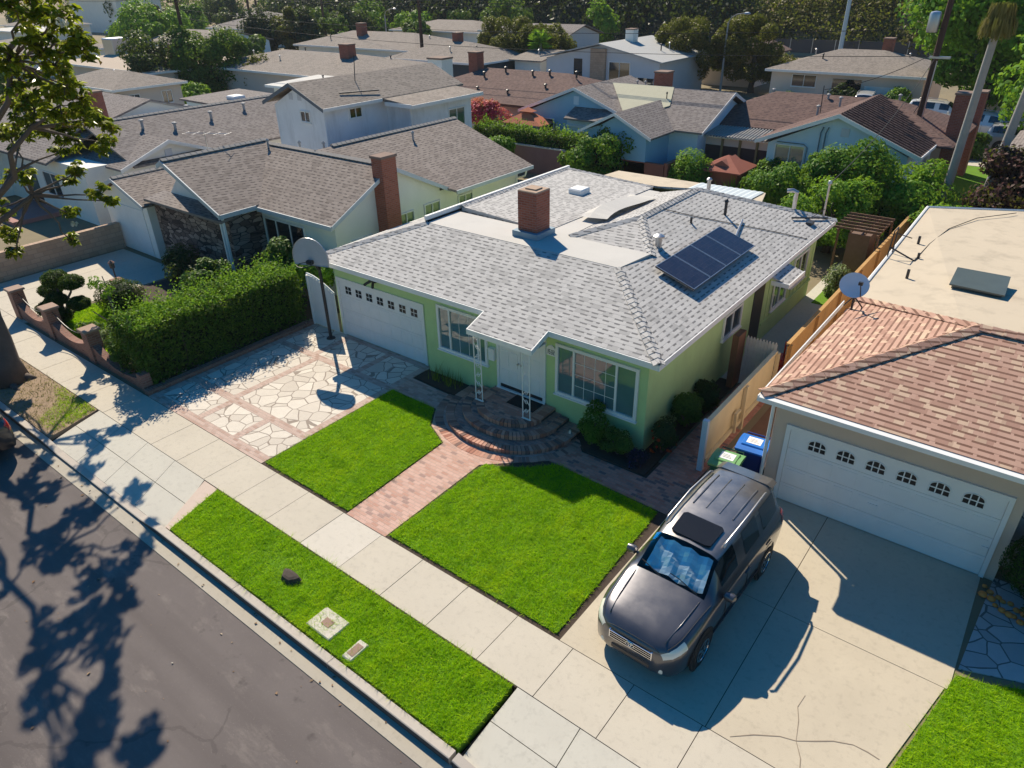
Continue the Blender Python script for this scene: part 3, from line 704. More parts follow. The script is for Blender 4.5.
pt.add([(p[0] + .5, p[1], p[2] + .12) for p in vs], fs); pt.build('loose_membrane', M_white_roof, HS, recalc=False)
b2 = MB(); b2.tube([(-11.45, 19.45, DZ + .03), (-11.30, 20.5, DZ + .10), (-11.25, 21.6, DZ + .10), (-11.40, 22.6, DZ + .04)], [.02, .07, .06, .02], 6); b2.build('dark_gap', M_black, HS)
# long white parapet with dark band on the left edge
pp = MB(); pp.box(-16.60, -16.50, 16.4, 24.9, DZ + .06, DZ + .20); pp.build('parapet', M_white, HS)
pb_ = MB(); pb_.box(-16.57, -16.53, 16.4, 24.85, DZ - .05, DZ + .055); pb_.build('parapet_band', M_dark_metal, HS)
# fascia and gutters
fa = MB(); FH = .16
for a, b in ((EX0, PX0 - .001), (PX1 + .001, EX1)): fa.box(a, b, EY0 - .03, EY0 - .002, EZ - FH, EZ - .004)
fa.box(PX0, PX1, PY - .03, PY - .002, fz(PY) - FH, fz(PY) - .004)
for X_, s_ in ((PX1, 1), (PX0, -1)):
    fa.xprism([(PY - .03, fz(PY) - FH), (EY0 - .031, EZ - FH), (EY0 - .031, EZ - .01), (PY - .03, fz(PY) - .012)], 'x', X_ + s_ * .002, X_ + s_ * .03)
fa.box(EX1 + .002, EX1 + .03, EY0 - .03, EY1, EZ - FH, EZ - .004)
fa.box(EX0 - .03, EX0 - .002, EY0 - .03, EY1, EZ - FH, EZ - .004)
fa.build('fascia', M_white, HS)
so = MB(); so.box(EX0 + .01, EX1 - .01, EY0, 14.4, EZ - FH - .02, EZ - FH + .003); so.box(-6.9, EX1 - .012, 14.41, EY1, EZ - FH - .02, EZ - FH + .003); so.box(PX0 + .03, PX1 - .03, PY, EY0 - .01, fz(PY) - FH + .03, fz(PY) - FH + .05)
so.build('soffit', M_white, HS)
# chimney
ch = MB(); ch.box(-13.15, -12.45, 17.02, 17.72, 3.7, 5.28); CH = ch.build('chimney', M_brick_red, HS)
cc = MB(); cc.bbox(-13.16, -12.44, 17.01, 17.73, 5.281, 5.32, .02); cc.box(-13.0, -12.6, 17.2, 17.54, 5.321, 5.36); cc.build('cap', simple('chimney_mortar', (.42, .30, .22), .9, .2, 6), CH)
fl = MB(); fl.prism(rect(-13.28, -12.32, 16.88, 17.84), 3.7, 4.08); fl.build('flashing', simple('blue_grey_flashing', (.20, .30, .38), .6), CH)
# front windows
W0, UX, NF = (0, 13.97), (1, 0), (0, -1)
window(HS, W0, UX, NF, -9.56, -7.04, .92, 2.46, M_white, M_glass, .085, (-8.98, -7.68), grid=[(-8.98, -7.68, 4, 4)])
window(HS, W0, UX, NF, -13.92, -11.96, 1.0, 2.48, M_white, M_glass, .085, (-13.42, -12.32), grid=[(-13.42, -12.32, 3, 1)])
# double entry door
fr = MB(); 
for a, b, c, d in ((-11.62, -11.53, .42, 2.52), (-9.98, -9.89, .42, 2.52), (-11.53, -9.98, 2.44, 2.52)): wbox(fr, W0, UX, NF, a, b, c, d, .002, .05)
wbox(fr, W0, UX, NF, -11.62, -9.89, .42, .46, .002, .09)
DR = fr.build('door_frame', M_white, HS)
for a, b in ((-11.525, -10.76), (-10.75, -9.985)):
    dm = MB(); wbox(dm, W0, UX, NF, a, b, .47, 2.43, .004, .03)
    for zz in (.60, 1.22, 1.84):
        for k in range(2):
            aa = a + .09 + k * .32; wbox(dm, W0, UX, NF, aa, aa + .25, zz, zz + .48, .02, .042)
    DD = dm.build('door', M_white, HS)
    kb = MB(); kx = (b - .06) if a < -11 else (a + .06)
    kb.lathe([(.012, 0), (.012, .05), (.03, .06), (.03, .09), (.01, .1)], (kx, 13.97 - .03, 1.42), 10, 'y'); 
    kb2 = MB(); kb2.tube([(kx, 13.93, 1.42), (kx, 13.86, 1.42)], .025, 8); kb2.build('handle', M_metal, DD)
ks = MB(); wbox(ks, W0, UX, NF, -11.5, -10.0, .475, .58, .031, .036); ks.build('kick_plate', M_dark_metal, HS)
# garage door with seven four-pane lights
GD = MB(); G0 = (0, 14.2)
for a, b, c, d in ((-18.86, -18.74, 0, 2.16), (-14.84, -14.72, 0, 2.16), (-18.74, -14.84, 2.05, 2.16)): wbox(GD, G0, UX, NF, a, b, c, d, .002, .04)
GF = GD.build('garage_frame', M_white, HS)
GD = MB()
for k in range(4): wbox(GD, G0, UX, NF, -18.735, -14.845, .02 + k * .507, .02 + (k + 1) * .507 - .008, .001, .022)
for k in range(8):
    for j in range(3): a = -18.70 + k * .484; wbox(GD, G0, UX, NF, a + .04, a + .44, .09 + j * .507, .44 + j * .507, .02, .03)
GDO = GD.build('garage_door', M_white, HS)
for k in range(7):
    a = -18.42 + k * .52; q = MB()
    for i in range(2):
        for j in range(2): q.mat(0); wbox(q, G0, UX, NF, a + i * .15, a + i * .15 + .13, 1.64 + j * .14, 1.64 + j * .14 + .12, .02, .027)
    q.mat(1); wbox(q, G0, UX, NF, a - .02, a + .30, 1.62, 1.635, .02, .034); wbox(q, G0, UX, NF, a - .02, a + .30, 1.905, 1.92, .02, .034); wbox(q, G0, UX, NF, a + .132, a + .148, 1.64, 1.90, .02, .034); wbox(q, G0, UX, NF, a, a + .28, 1.762, 1.778, .02, .033)
    q.build('garage_window', [M_pane, M_white], GDO)
# porch posts: pairs of white wrought-iron bars with scrolls
for x0 in (-11.66, -9.98):
    p = MB(); y0 = 13.0; w = .24
    for k in (0, w): p.tube([(x0 + k, y0, .42), (x0 + k, y0, 2.66)], .016, 6)
    p.box(x0 - .03, x0 + w + .03, y0 - .03, y0 + .03, .42, .435)
    z = .55; i = 0
    while z < 2.5:
        s0, s1 = (x0, x0 + w) if i % 2 == 0 else (x0 + w, x0)
        p.tube([(s0 + (s1 - s0) * t, y0, z + .26 * t + .05 * math.sin(t * 6.28)) for t in [j / 8 for j in range(9)]], .010, 5)
        p.tube([(x0 + w / 2 + .045 * math.cos(a), y0, z + .13 + .06 * math.sin(a)) for a in [j * .628 for j in range(11)]], .008, 4)
        z += .29; i += 1
    p.build('porch_post', M_white, HS)
# letterbox, house number, lamp
lb = MB(); wbox(lb, W0, UX, NF, -11.86, -11.66, 1.28, 1.62, .002, .13); wbox(lb, W0, UX, NF, -11.87, -11.65, 1.62, 1.66, .002, .15); wbox(lb, W0, UX, NF, -11.82, -11.70, 1.49, 1.51, .13, .135)
lb.build('letterbox', M_white, HS)
nm = MB(); pts = [(-9.87 + .30 * i / 8, 2.24 + .10 * math.sin(math.pi * i / 8)) for i in range(9)]
nm.xprism([(-9.87, 2.02), (-9.57, 2.02)] + pts[::-1], 'y', 13.967, 13.94); NP = nm.build('house_number', M_white, HS)
SEG = {'1': 'bc', '5': 'afgcd', '3': 'abgcd', '2': 'abged', '9': 'abfgcd'}
dg = MB()
for i, chx in enumerate('1532'):
    x0 = -9.85 + i * .066; z0 = 2.07; w, h = .045, .13; s_ = .012
    segs = {'a': (0, w, h - s_, h), 'g': (0, w, h / 2 - s_ / 2, h / 2 + s_ / 2), 'd': (0, w, 0, s_), 'f': (0, s_, h / 2, h), 'b': (w - s_, w, h / 2, h), 'e': (0, s_, 0, h / 2), 'c': (w - s_, w, 0, h / 2)}
    for k in SEG[chx]: a, b, c, d = segs[k]; dg.box(x0 + a, x0 + b, 13.932, 13.9395, z0 + c, z0 + d)
dg.build('numerals', M_dark_metal, NP)
lm = MB(); lm.box(-17.05, -16.75, 14.08, 14.19, 2.42, 2.47); lm.tube([(-16.95, 14.1, 2.45), (-17.05, 13.98, 2.38), (-17.1, 13.92, 2.33)], .045, 8); lm.tube([(-16.85, 14.1, 2.45), (-16.75, 13.98, 2.38), (-16.7, 13.92, 2.33)], .045, 8); lm.build('floodlight', M_dark_metal, HS)
# right side wall: windows, dark doorway with small shingled hood, batten
UY, NR = (0, 1), (1, 0); WR = (-6.8, 0)
window(HS, WR, UY, NR, 18.5, 19.85, 1.45, 2.25, M_white, M_glass_dk, .07, (19.17,))
window(HS, WR, UY, NR, 24.5, 26.0, 1.1, 2.2, M_white, M_glass_dk, .07, (25.25,))
window(HS, WR, UY, NR, 22.6, 24.0, .9, 1.9, M_white, M_glass_g, .07, (23.3,))
dm = MB(); wbox(dm, WR, UY, NR, 20.85, 21.75, .05, 2.35, .003, .02); dm.build('side_door', M_dark_metal, HS)
bt = MB()
for k in range(12): wbox(bt, WR, UY, NR, 22.2 + k * .4, 22.24 + k * .4, .75, 2.75, .001, .02)
wbox(bt, WR, UY, NR, 21.9, 26.9, .62, .72, .002, .04); bt.build('batten', M_green, HS)
aw = MB(); aw.slab([(-6.40, 20.95, 2.80), (-5.85, 20.95, 2.62), (-5.85, 22.35, 2.62), (-6.40, 22.35, 2.80)], .07); AW = aw.build('door_hood', M_roof, HS)
af = MB(); af.box(-5.848, -5.82, 20.93, 22.37, 2.50, 2.64); af.box(-6.37, -5.85, 20.92, 20.948, 2.52, 2.66); af.build('hood_fascia', M_white, AW)
# solar panels on tilted rack
def on_right(x, y, up=0): return Vector((x, y, rz_(x))) + Vector((SL, 0, 1)).normalized() * up
SP = MB(); n_ = Vector((SL, 0, 1)).normalized(); t_ = Vector((1, 0, -SL)).normalized(); yv = Vector((0, 1, 0))
M_solar = NT('solar_cells'); uvc = M_solar.coord('UV'); bb = M_solar.n('ShaderNodeTexBrick'); M_solar.l(uvc, bb.inputs['Vector']); bb.offset = 0
for k, v in (('Scale', 1), ('Brick Width', .165), ('Row Height', .165), ('Mortar Size', .002), ('Mortar Smooth', .1)): bb.inputs[k].default_value = v
bb.inputs['Color1'].default_value = (.022, .020, .034, 1); bb.inputs['Color2'].default_value = (.03, .026, .042, 1); bb.inputs['Mortar'].default_value = (.06, .06, .075, 1)
M_solar.set('Base Color', bb.outputs['Color']); M_solar.set('Roughness', .18); M_solar = M_solar.m
o0 = on_right(-8.52, 17.18, .14); along, dn = 4.35, 1.28
for k in range(4):
    a0 = k * along / 4 + .01; a1 = (k + 1) * along / 4 - .01
    def Q(a, d, u=0): return o0 + yv * a + t_ * d + n_ * u
    m = MB(); m.mat(0).add([Q(a0, 0), Q(a1, 0), Q(a1, dn), Q(a0, dn), Q(a0, 0, .035), Q(a1, 0, .035), Q(a1, dn, .035), Q(a0, dn, .035)], [(0, 3, 2, 1), (4, 5, 6, 7), (0, 1, 5, 4), (1, 2, 6, 5), (2, 3, 7, 6), (3, 0, 4, 7)])
    S1 = m.build('solar_panel', M_solar, HS)
    fm = MB(); w = .022
    for (p0, p1, q0, q1) in ((a0, a1, 0, w), (a0, a1, dn - w, dn), (a0, a0 + w, w, dn - w), (a1 - w, a1, w, dn - w)):
        fm.add([Q(p0, q0, -.01), Q(p1, q0, -.01), Q(p1, q1, -.01), Q(p0, q1, -.01), Q(p0, q0, .042), Q(p1, q0, .042), Q(p1, q1, .042), Q(p0, q1, .042)], [(0, 3, 2, 1), (4, 5, 6, 7), (0, 1, 5, 4), (1, 2, 6, 5), (2, 3, 7, 6), (3, 0, 4, 7)])
    fm.build('panel_frame', M_metal, S1)
rk = MB()
for d in (.25, 1.0): rk.tube([Q(-k * 0, d, -.02) if False else o0 + yv * 0.05 + t_ * d - n_ * .03, o0 + yv * (along - .05) + t_ * d - n_ * .03], .02, 6)
for a in (.2, 1.5, 2.8, 4.1):
    for d in (.25, 1.0): rk.tube([o0 + yv * a + t_ * d - n_ * .03, o0 + yv * a + t_ * d - n_ * .15], .018, 6)
rk.build('panel_rack', M_metal, HS)
# roof vents, pipes, skylight, cable, mast
def pipe(x, y, z, h, r=.05, m=M_metal, name='vent_pipe', capr=None, parent=None):
    b = MB(); b.tube([(x, y, z - .05), (x, y, z + h)], r, 10)
    if capr: b.lathe([(capr, 0), (capr, .05), (capr * .5, .10), (.01, .11)], (x, y, z + h), 12)
    return b.build(name, m, parent, smooth=True)
pipe(-9.13, 18.61, 3.85, .30, .10, M_metal, capr=.17, parent=HS)
pipe(-9.26, 21.07, 3.90, .22, .04, M_dark_metal, parent=HS)
pipe(-8.88, 22.89, 3.78, .45, .05, M_dark_metal, capr=.07, parent=HS)
pipe(-10.2, 24.4, 4.1, .35, .07, M_metal, capr=.10, parent=HS)
g2 = MB(); g2.tube([(-7.75, 26.6, 3.2), (-7.75, 26.6, 3.75), (-7.72, 26.55, 3.92), (-7.85, 26.5, 3.98), (-8.05, 26.45, 3.95)], .075, 10); g2.build('gooseneck_vent', M_metal, HS, smooth=True)
mm = MB(); mm.tube([(-6.75, 26.9, 3.0), (-6.75, 26.9, 4.25)], .035, 8); mm.lathe([(.05, 0), (.08, .05), (.06, .14), (.01, .16)], (-6.75, 26.9, 4.25), 10); mm.build('service_mast', M_metal, HS)
tt = MB(); tt.tube([on_right(-7.4, 25.3, .06), on_right(-6.6, 26.9, .06)], .03, 6); tt.box(-6.95, -6.75, 25.55, 25.9, 3.1, 3.2); tt.tube([on_right(-7.0, 26.0, .04), on_right(-6.75, 26.3, .5)], .015, 6); tt.build('fallen_antenna', M_dark_metal, HS)
cb = MB(); cb.tube([on_right(-10.2, 20.9, .03), on_right(-9.4, 21.6, .02), on_right(-8.6, 22.4, .02), on_right(-7.6, 23.4, .02), on_right(-6.5, 24.4, .02)], .012, 5); cb.build('cable', M_black, HS)
rl = MB(); rl.tube([on_right(-8.0, 21.75, .05), on_right(-8.35, 23.1, .05)], .035, 6); rl.build('conduit', M_metal, HS)
sk = MB(); sk.bbox(-14.45, -13.85, 21.7, 22.3, DZ + .05, DZ + .26, .04); sk.build('skylight', M_white, HS)
# rear patio cover
pc = MB(); pc.slab([(-17.2, 27.4, 2.86), (-9.3, 27.4, 2.86), (-10.0, 30.0, 2.78), (-17.1, 30.0, 2.78)], .08); PCV = pc.build('patio_cover', M_cream_roof, HS)
cg = MB()
for k in range(22): x = -12.9 + k * .13; cg.slab([(x, 27.45, 2.90 + .02 * (k % 2)), (x + .125, 27.45, 2.90 + .02 * ((k + 1) % 2)), (x + .125, 29.9, 2.82 + .02 * ((k + 1) % 2)), (x, 29.9, 2.82 + .02 * (k % 2))], .012)
cg.build('corrugated_sheet', simple('corrugated_white', (.62, .68, .70), .5, .1), PCV)
pq = MB()
for x in (-16.9, -13.6, -10.3): pq.box(x - .05, x + .05, 29.8, 29.9, 0, 2.72)
pq.build('patio_post', M_white, HS)

# ---------------------------------------------------------------- porch steps
ST = empty('brick_steps', (-10.6, 13.0, 0), 'rounded three-tier brick entry steps in front of the white double door', 'steps')
def step_poly(x0, x1, cx, cy, rx, ry, yb=13.965):
    a = [(cx + rx * math.cos(R(180 + 180 * i / 28)), cy + ry * math.sin(R(180 + 180 * i / 28))) for i in range(29)]
    return [(cx - rx, yb)] + a + [(cx + rx, yb)]
for nm_, rx, ry, z0, z1, cy in (('lower_step', 2.0, 1.72, 0, .14, 13.35), ('middle_step', 1.52, 1.26, .14, .28, 13.35), ('landing', 1.06, .82, .28, .42, 13.28)):
    s1 = MB(); pol = step_poly(0, 0, -10.62, cy, rx, ry); s1.prism(pol, z0, z1 - .05)
    so_ = s1.build(nm_, M_mortar, ST)
    # radial soldier course of single bricks on the tread edge
    tr = MB(); c = (-10.62, cy); per = math.pi * math.sqrt((rx * rx + ry * ry) / 2); nb = int(per / .105); rj = random.Random(int(rx * 10))
    for i in range(nb):
        a0, a1 = math.pi + math.pi * (i + .09) / nb, math.pi + math.pi * (i + .91) / nb
        ro, ri = 1.012, 1 - .24 / rx
        pol2 = [(c[0] + rx * f * math.cos(a), c[1] + ry * f * math.sin(a)) for f, a in ((ro, a0), (ro, a1), (ri, a1), (ri, a0))]
        tr.prism(pol2, z1 - .062, z1 + rj.uniform(-.004, .003))
    for sx in (-1, 1):
        yy = cy + .01
        while yy < 13.9: tr.prism(rect(c[0] + sx * rx * (1 - .24 / rx), c[0] + sx * rx * 1.012, yy, yy + .1), z1 - .062, z1 + rj.uniform(-.004, .003)); yy += .11
    tr.build('edge_bricks', M_brick_each, so_)
    if z1 < .4 or True:
        rs_ = MB()
        for i in range(nb):
            a0, a1 = math.pi + math.pi * (i + .09) / nb, math.pi + math.pi * (i + .91) / nb
            rs_.prism([(c[0] + rx * f * math.cos(a), c[1] + ry * f * math.sin(a)) for f, a in ((1.006, a0), (1.006, a1), (.99, a1), (.99, a0))], z0 + .008, z1 - .070)
        rs_.build('riser_bricks', M_brick_each, so_)
    fl_ = MB(); fl_.prism(step_poly(0, 0, -10.62, cy, rx - .25, ry - .25 * ry / rx), z1 - .06, z1 - .006); fl_.build('tread_bricks', M_paver_dark, so_)
rg = MB(); rj = random.Random(9); nb = 70
for i in range(nb):
    a0, a1 = R(175) + R(190) * (i + .06) / nb, R(175) + R(190) * (i + .94) / nb
    rg.prism([(-10.62 + f * 2.0 * math.cos(a) if False else -10.62 + (2.0 + d) * math.cos(a), 13.35 + (1.72 + d) * math.sin(a)) for d, a in ((.34, a0), (.34, a1), (.10, a1), (.10, a0))], -.05, .012 + rj.uniform(-.003, .003))
rg.build('ring_bricks', M_brick_each, ST)
dmt = MB(); dmt.bbox(-10.85, -9.92, 13.36, 13.90, .416, .432, .004); tag(dmt.build('door_mat', simple('dark_mat', (.02, .018, .018), .95, .3, 30)), 'dark rectangular doormat before the white double door', 'doormat')
# ---------------------------------------------------------------- vehicles
def carpaint(name, col, metal=.55):
    t = NT(name); fl_ = t.noise(t.coord(), 400, 2); du = t.noise(t.coord(), 3, 5)
    sz = t.n('ShaderNodeSeparateXYZ'); t.l(t.coord(), sz.inputs[0]); dust = t.math('MULTIPLY', t.math('GREATER_THAN', sz.outputs[2], 1.6), .55)
    t.set('Base Color', t.mix(t.math('ADD', t.math('MULTIPLY', du, .12), t.math('MULTIPLY', dust, t.math('ADD', du, .3))), t.mix(fl_, mul(col, .8), mul(col, 1.25)), (.42, .39, .37))); t.set('Metallic', metal); t.set('Roughness', t.math('ADD', t.math('MULTIPLY', du, .2), .22)); t.set('Coat Weight', .9); t.set('Coat Roughness', .06)
    MATS[name] = t.m; return t.m
def clearglass():
    t = NT('clear_glass'); tr = t.n('ShaderNodeBsdfTransparent'); tr.inputs[0].default_value = (.88, .95, .95, 1); gl = t.n('ShaderNodeBsdfGlossy'); gl.inputs['Roughness'].default_value = .02
    fr_ = t.n('ShaderNodeFresnel'); fr_.inputs[0].default_value = 1.5; mx = t.n('ShaderNodeMixShader'); t.l(fr_.outputs[0], mx.inputs[0]); t.l(tr.outputs[0], mx.inputs[1]); t.l(gl.outputs[0], mx.inputs[2]); t.l(mx.outputs[0], t.out.inputs[0]); return t.m
M_clear = clearglass()
M_chrome = simple('chrome', (.75, .75, .77), .12, .02, 5, metal=1)
M_lamp = NT('lamp_lens'); M_lamp.set('Base Color', (.78, .78, .68, 1)); M_lamp.set('Roughness', .08); M_lamp.set('Coat Weight', 1); M_lamp = M_lamp.m
M_redlamp = NT('red_lens'); M_redlamp.set('Base Color', (.55, .01, .012, 1)); M_redlamp.set('Roughness', .1); M_redlamp.set('Coat Weight', 1); M_redlamp = M_redlamp.m
M_shade = simple('silver_foil', (.74, .82, .84), .25, .14, 6, .8, 7, metal=.6)
def pchip(xs, ys, q):
    xs, ys = np.array(xs, float), np.array(ys, float); h = np.diff(xs); d = np.diff(ys, axis=0) / h[:, None]; m = np.zeros_like(ys)
    m[0], m[-1] = d[0], d[-1]
    for i in range(1, len(xs) - 1):
        w1, w2 = 2 * h[i] + h[i - 1], h[i] + 2 * h[i - 1]; same = d[i - 1] * d[i] > 0
        with np.errstate(divide='ignore', invalid='ignore'): m[i] = np.where(same, (w1 + w2) / (w1 / d[i - 1] + w2 / d[i]), 0)
    out = []
    for x in q:
        i = min(max(int(np.searchsorted(xs, x) - 1), 0), len(h) - 1); t = (x - xs[i]) / h[i]
        out.append((2 * t**3 - 3 * t**2 + 1) * ys[i] + (t**3 - 2 * t**2 + t) * h[i] * m[i] + (-2 * t**3 + 3 * t**2) * ys[i + 1] + (t**3 - t**2) * h[i] * m[i + 1])
    return np.array(out)
CAR = [ # y, then nine (x, z) from the sill centre to the roof centre
 (-2.33, [(0, .30), (.44, .30), (.50, .38), (.52, .52), (.50, .67), (.44, .75), (.32, .79), (.16, .80), (0, .805)]),
 (-2.20, [(0, .22), (.69, .22), (.76, .34), (.775, .58), (.735, .77), (.64, .86), (.48, .905), (.24, .92), (0, .925)]),
 (-1.92, [(0, .20), (.83, .20), (.89, .34), (.905, .64), (.87, .86), (.76, .96), (.58, .995), (.30, 1.01), (0, 1.015)]),
 (-1.45, [(0, .20), (.86, .20), (.935, .34), (.95, .67), (.91, .93), (.80, 1.035), (.60, 1.06), (.32, 1.075), (0, 1.08)]),
 (-1.02, [(0, .20), (.86, .20), (.935, .34), (.95, .69), (.92, .98), (.84, 1.08), (.70, 1.125), (.38, 1.15), (0, 1.16)]),
 (-.42, [(0, .20), (.86, .20), (.935, .34), (.95, .70), (.925, 1.01), (.88, 1.07), (.63, 1.575), (.46, 1.655), (0, 1.69)]),
 (.45, [(0, .20), (.86, .20), (.935, .34), (.95, .70), (.925, 1.02), (.88, 1.08), (.66, 1.65), (.50, 1.725), (0, 1.755)]),
 (1.30, [(0, .20), (.86, .20), (.94, .34), (.955, .71), (.93, 1.03), (.88, 1.10), (.65, 1.66), (.50, 1.735), (0, 1.765)]),
 (1.90, [(0, .22), (.85, .22), (.935, .36), (.95, .72), (.92, 1.04), (.86, 1.12), (.635, 1.63), (.48, 1.705), (0, 1.735)]),
 (2.18, [(0, .26), (.82, .26), (.91, .38), (.93, .72), (.89, 1.04), (.82, 1.12), (.61, 1.59), (.46, 1.675), (0, 1.705)]),
 (2.40, [(0, .30), (.78, .30), (.87, .40), (.89, .72), (.84, 1.0), (.75, 1.08), (.60, 1.10), (.35, 1.115), (0, 1.12)]),
 (2.47, [(0, .34), (.70, .34), (.79, .42), (.81, .68), (.76, .86), (.68, .93), (.50, .95), (.30, .96), (0, .96)])]
def make_car(name, loc, rz, label, cat, paint, group=None, shade=False, detail=True):
    root = empty(name, loc, label, cat, group)
    ys = [c[0] for c in CAR]; sec = np.array([[p for xz in c[1] for p in xz] for c in CAR])
    kn = [-2.33, -2.28, -2.20, -2.08, -1.92, -1.7, -1.45, -1.22, -1.02, -.87, -.72, -.57, -.42, -.2, .1, .45, .8, 1.1, 1.3, 1.6, 1.9, 2.05, 2.18, 2.29, 2.40, 2.44, 2.47]
    S = pchip(ys, sec, kn).reshape(len(kn), 9, 2)
    tq = [0, 1, 1.5, 2, 2.5, 3, 3.35, 3.7, 4, 4.35, 4.7, 5, 5.3, 5.65, 6, 6.25, 6.5, 6.75, 7, 7.5, 8]
    G = np.array([pchip(list(range(9)), s, tq) for s in S]); ni, nj = G.shape[:2]
    J = {v: i for i, v in enumerate(tq)}; I = {round(v, 2): i for i, v in enumerate(kn)}
    def P(i, j, sgn, off=0.0):
        a = G[min(i + 1, ni - 1), j] - G[max(i - 1, 0), j]; dy = kn[min(i + 1, ni - 1)] - kn[max(i - 1, 0)]; b = G[i, min(j + 1, nj - 1)] - G[i, max(j - 1, 0)]
        n = np.cross([b[0], 0, b[1]], [a[0], dy, a[1]]); n /= np.linalg.norm(n) + 1e-9
        if n[0] < 0 and j < nj - 3: n = -n
        if j >= nj - 3 and n[2] < 0: n = -n
        return (sgn * (G[i, j, 0] + n[0] * off), kn[i] + n[1] * off, G[i, j, 1] + n[2] * off)
    def patch(mb, i0, i1, j0, j1, off, sides=(1, -1), skip=None):
        for sg in sides:
            b = len(mb.v); vs = [P(i, j, sg, off) for i in range(i0, i1 + 1) for j in range(j0, j1 + 1)]; w = j1 - j0 + 1; fs = []
            for i in range(i1 - i0):
                for j in range(j1 - j0):
                    if skip and skip(i + i0, j + j0): continue
                    f = (i * w + j, i * w + j + 1, (i + 1) * w + j + 1, (i + 1) * w + j); fs.append(f if sg > 0 else f[::-1])
            mb.add(vs, fs)
        return mb
    ic, ir = I[-1.02], I[-.42]
    body = MB(); patch(body, 0, ni - 1, 0, nj - 1, 0, skip=lambda i, j: shade and ic + 0 <= i < ir and j >= J[6])
    for e, fl2 in ((0, True), (ni - 1, False)):
        ring = [P(e, j, 1) for j in range(nj)] + [P(e, j, -1) for j in range(nj - 1, -1, -1)]; body.add(ring, [tuple(range(len(ring)))])
    def put(o): o.location = (0, 0, 0); return o
    def mk(mb, nm, m, parent=root, **k):
        x = mb.build(nm, m, None, **k); x.parent = parent; return x
    me_body = mk(body, 'body', paint, smooth=True)
    bm = bmesh.new(); bm.from_mesh(me_body.data); bmesh.ops.remove_doubles(bm, verts=bm.verts, dist=.001); bmesh.ops.recalc_face_normals(bm, faces=bm.faces); bm.to_mesh(me_body.data); bm.free()
    gl = M_clear if shade else M_glass_dk
    ws = patch(MB(), ic, ir, J[6], nj - 1, .008); mk(ws, 'windshield', gl, smooth='all', recalc=False)
    if shade:
        ss = MB(); n = 12; vs = []; fs = []
        for a in range(n + 1):
            for b in range(9):
                f, h = a / n, b / 8; x = (-.60 + 1.2 * f) * (1.0 - .10 * h); y = -.90 + .46 * h; z = 1.13 + .46 * h + .03 * math.sin(f * 19 + h * 3) + .018 * math.sin(h * 11 + f * 7)
                vs.append((x, y + .03, z - .05))
        for a in range(n):
            for b in range(8): k = a * 9 + b; fs.append((k, k + 9, k + 10, k + 1))
        ss.add(vs, fs); SHADE = ss.build('sun_shade', M_shade, None); SHADE.parent = root
        it = MB(); it.box(-.62, .62, -.4, 2.1, .9, .92); mk(it, 'interior', M_black)
    rw = patch(MB(), I[2.18], I[2.40], J[6.25], nj - 1, .007); mk(rw, 'rear_window', M_glass_dk, smooth='all', recalc=False)
    for i0, i1 in ((I[-.57], I[.1]), (I[.45] - 1 + 1, I[1.1]), (I[1.3], I[2.05])):
        for sg in (1, -1): mk(patch(MB(), i0, i1, J[5.3], J[6] - 0, .007, (sg,)), 'side_window', M_glass_dk, smooth='all', recalc=False)
    # wheels
    for y in (-1.41, 1.41):
        for sg in (1, -1):
            a = MB(); a.lathe([(.44, -.02), (.44, .008)], (sg * .944 - (0 if sg > 0 else 0), y, .39), 28, 'x'); mk(a, 'wheel_arch', M_black)
            t = MB(); t.lathe([(.22, -.11), (.33, -.115), (.362, -.09), (.368, 0), (.362, .09), (.33, .115), (.22, .11)], (sg * .86, y, .368), 28, 'x'); W = mk(t, 'wheel', M_black, smooth=True)
            r = MB(); r.lathe([(.0, .06), (.22, .085), (.235, .118), (.215, .122), (.205, .075), (.05, .085), (.03, .10), (.0, .10)] if sg > 0 else [(.0, -.06), (.22, -.085), (.235, -.118), (.215, -.122), (.205, -.075), (.05, -.085), (.03, -.10), (.0, -.10)], (sg * .86, y, .368), 24, 'x')
            for k in range(5):
                an = k * 2 * math.pi / 5; r.obox((sg * .965, y + .12 * math.cos(an), .368 + .12 * math.sin(an)), .03, .19, .055, rx=an)
            rim = r.build('rim', M_chrome if detail else M_metal, None); rim.parent = W
    # lamps
    for sg in (1, -1):
        mk(patch(MB(), I[-2.28] + 0, I[-1.92], J[3.7], J[4.7], .006, (sg,)), 'headlight', M_lamp, smooth='all', recalc=False)
        mk(patch(MB(), I[2.18] + 0, I[2.44], J[3.35], J[4.7], .008, (sg,)), 'tail_lamp', M_redlamp, smooth='all', recalc=False)
    gr = MB(); gr.add([P(0, J[4], -1, .012), P(0, J[4], 1, .012), P(0, J[5], 1, .012), P(0, J[5], -1, .012)], [(0, 1, 2, 3)])
    gr = MB(); gr.box(-.41, .41, -2.345, -2.30, .60, .77); GR = mk(gr, 'grille', M_black)
    gb = MB()
    for k in range(4): gb.box(-.42, .42, -2.365, -2.33, (.605 + k * .05), (.617 + k * .05))
    gb.box(-.435, -.415, -2.36, -2.32, .595, .78); gb.box(.415, .435, -2.36, -2.32, .595, .78)
    x = gb.build('grille_bar', M_chrome, None); x.parent = GR
    em = MB(); 
    for (rx2, rz2, cz) in ((.085, .058, 0), (.03, .055, 0), (.06, .02, .025)): em.tube([(rx2 * math.cos(a), -2.372, .70 + cz + rz2 * math.sin(a)) for a in [j * 2 * math.pi / 16 for j in range(17)]], .007, 5)
    x = em.build('emblem', M_chrome, None); x.parent = GR
    bp = MB(); bp.bbox(-.40, .40, -2.342, -2.22, .36, .45, .02); mk(bp, 'bumper_intake', simple('dark_trim', (.10, .075, .06), .6))
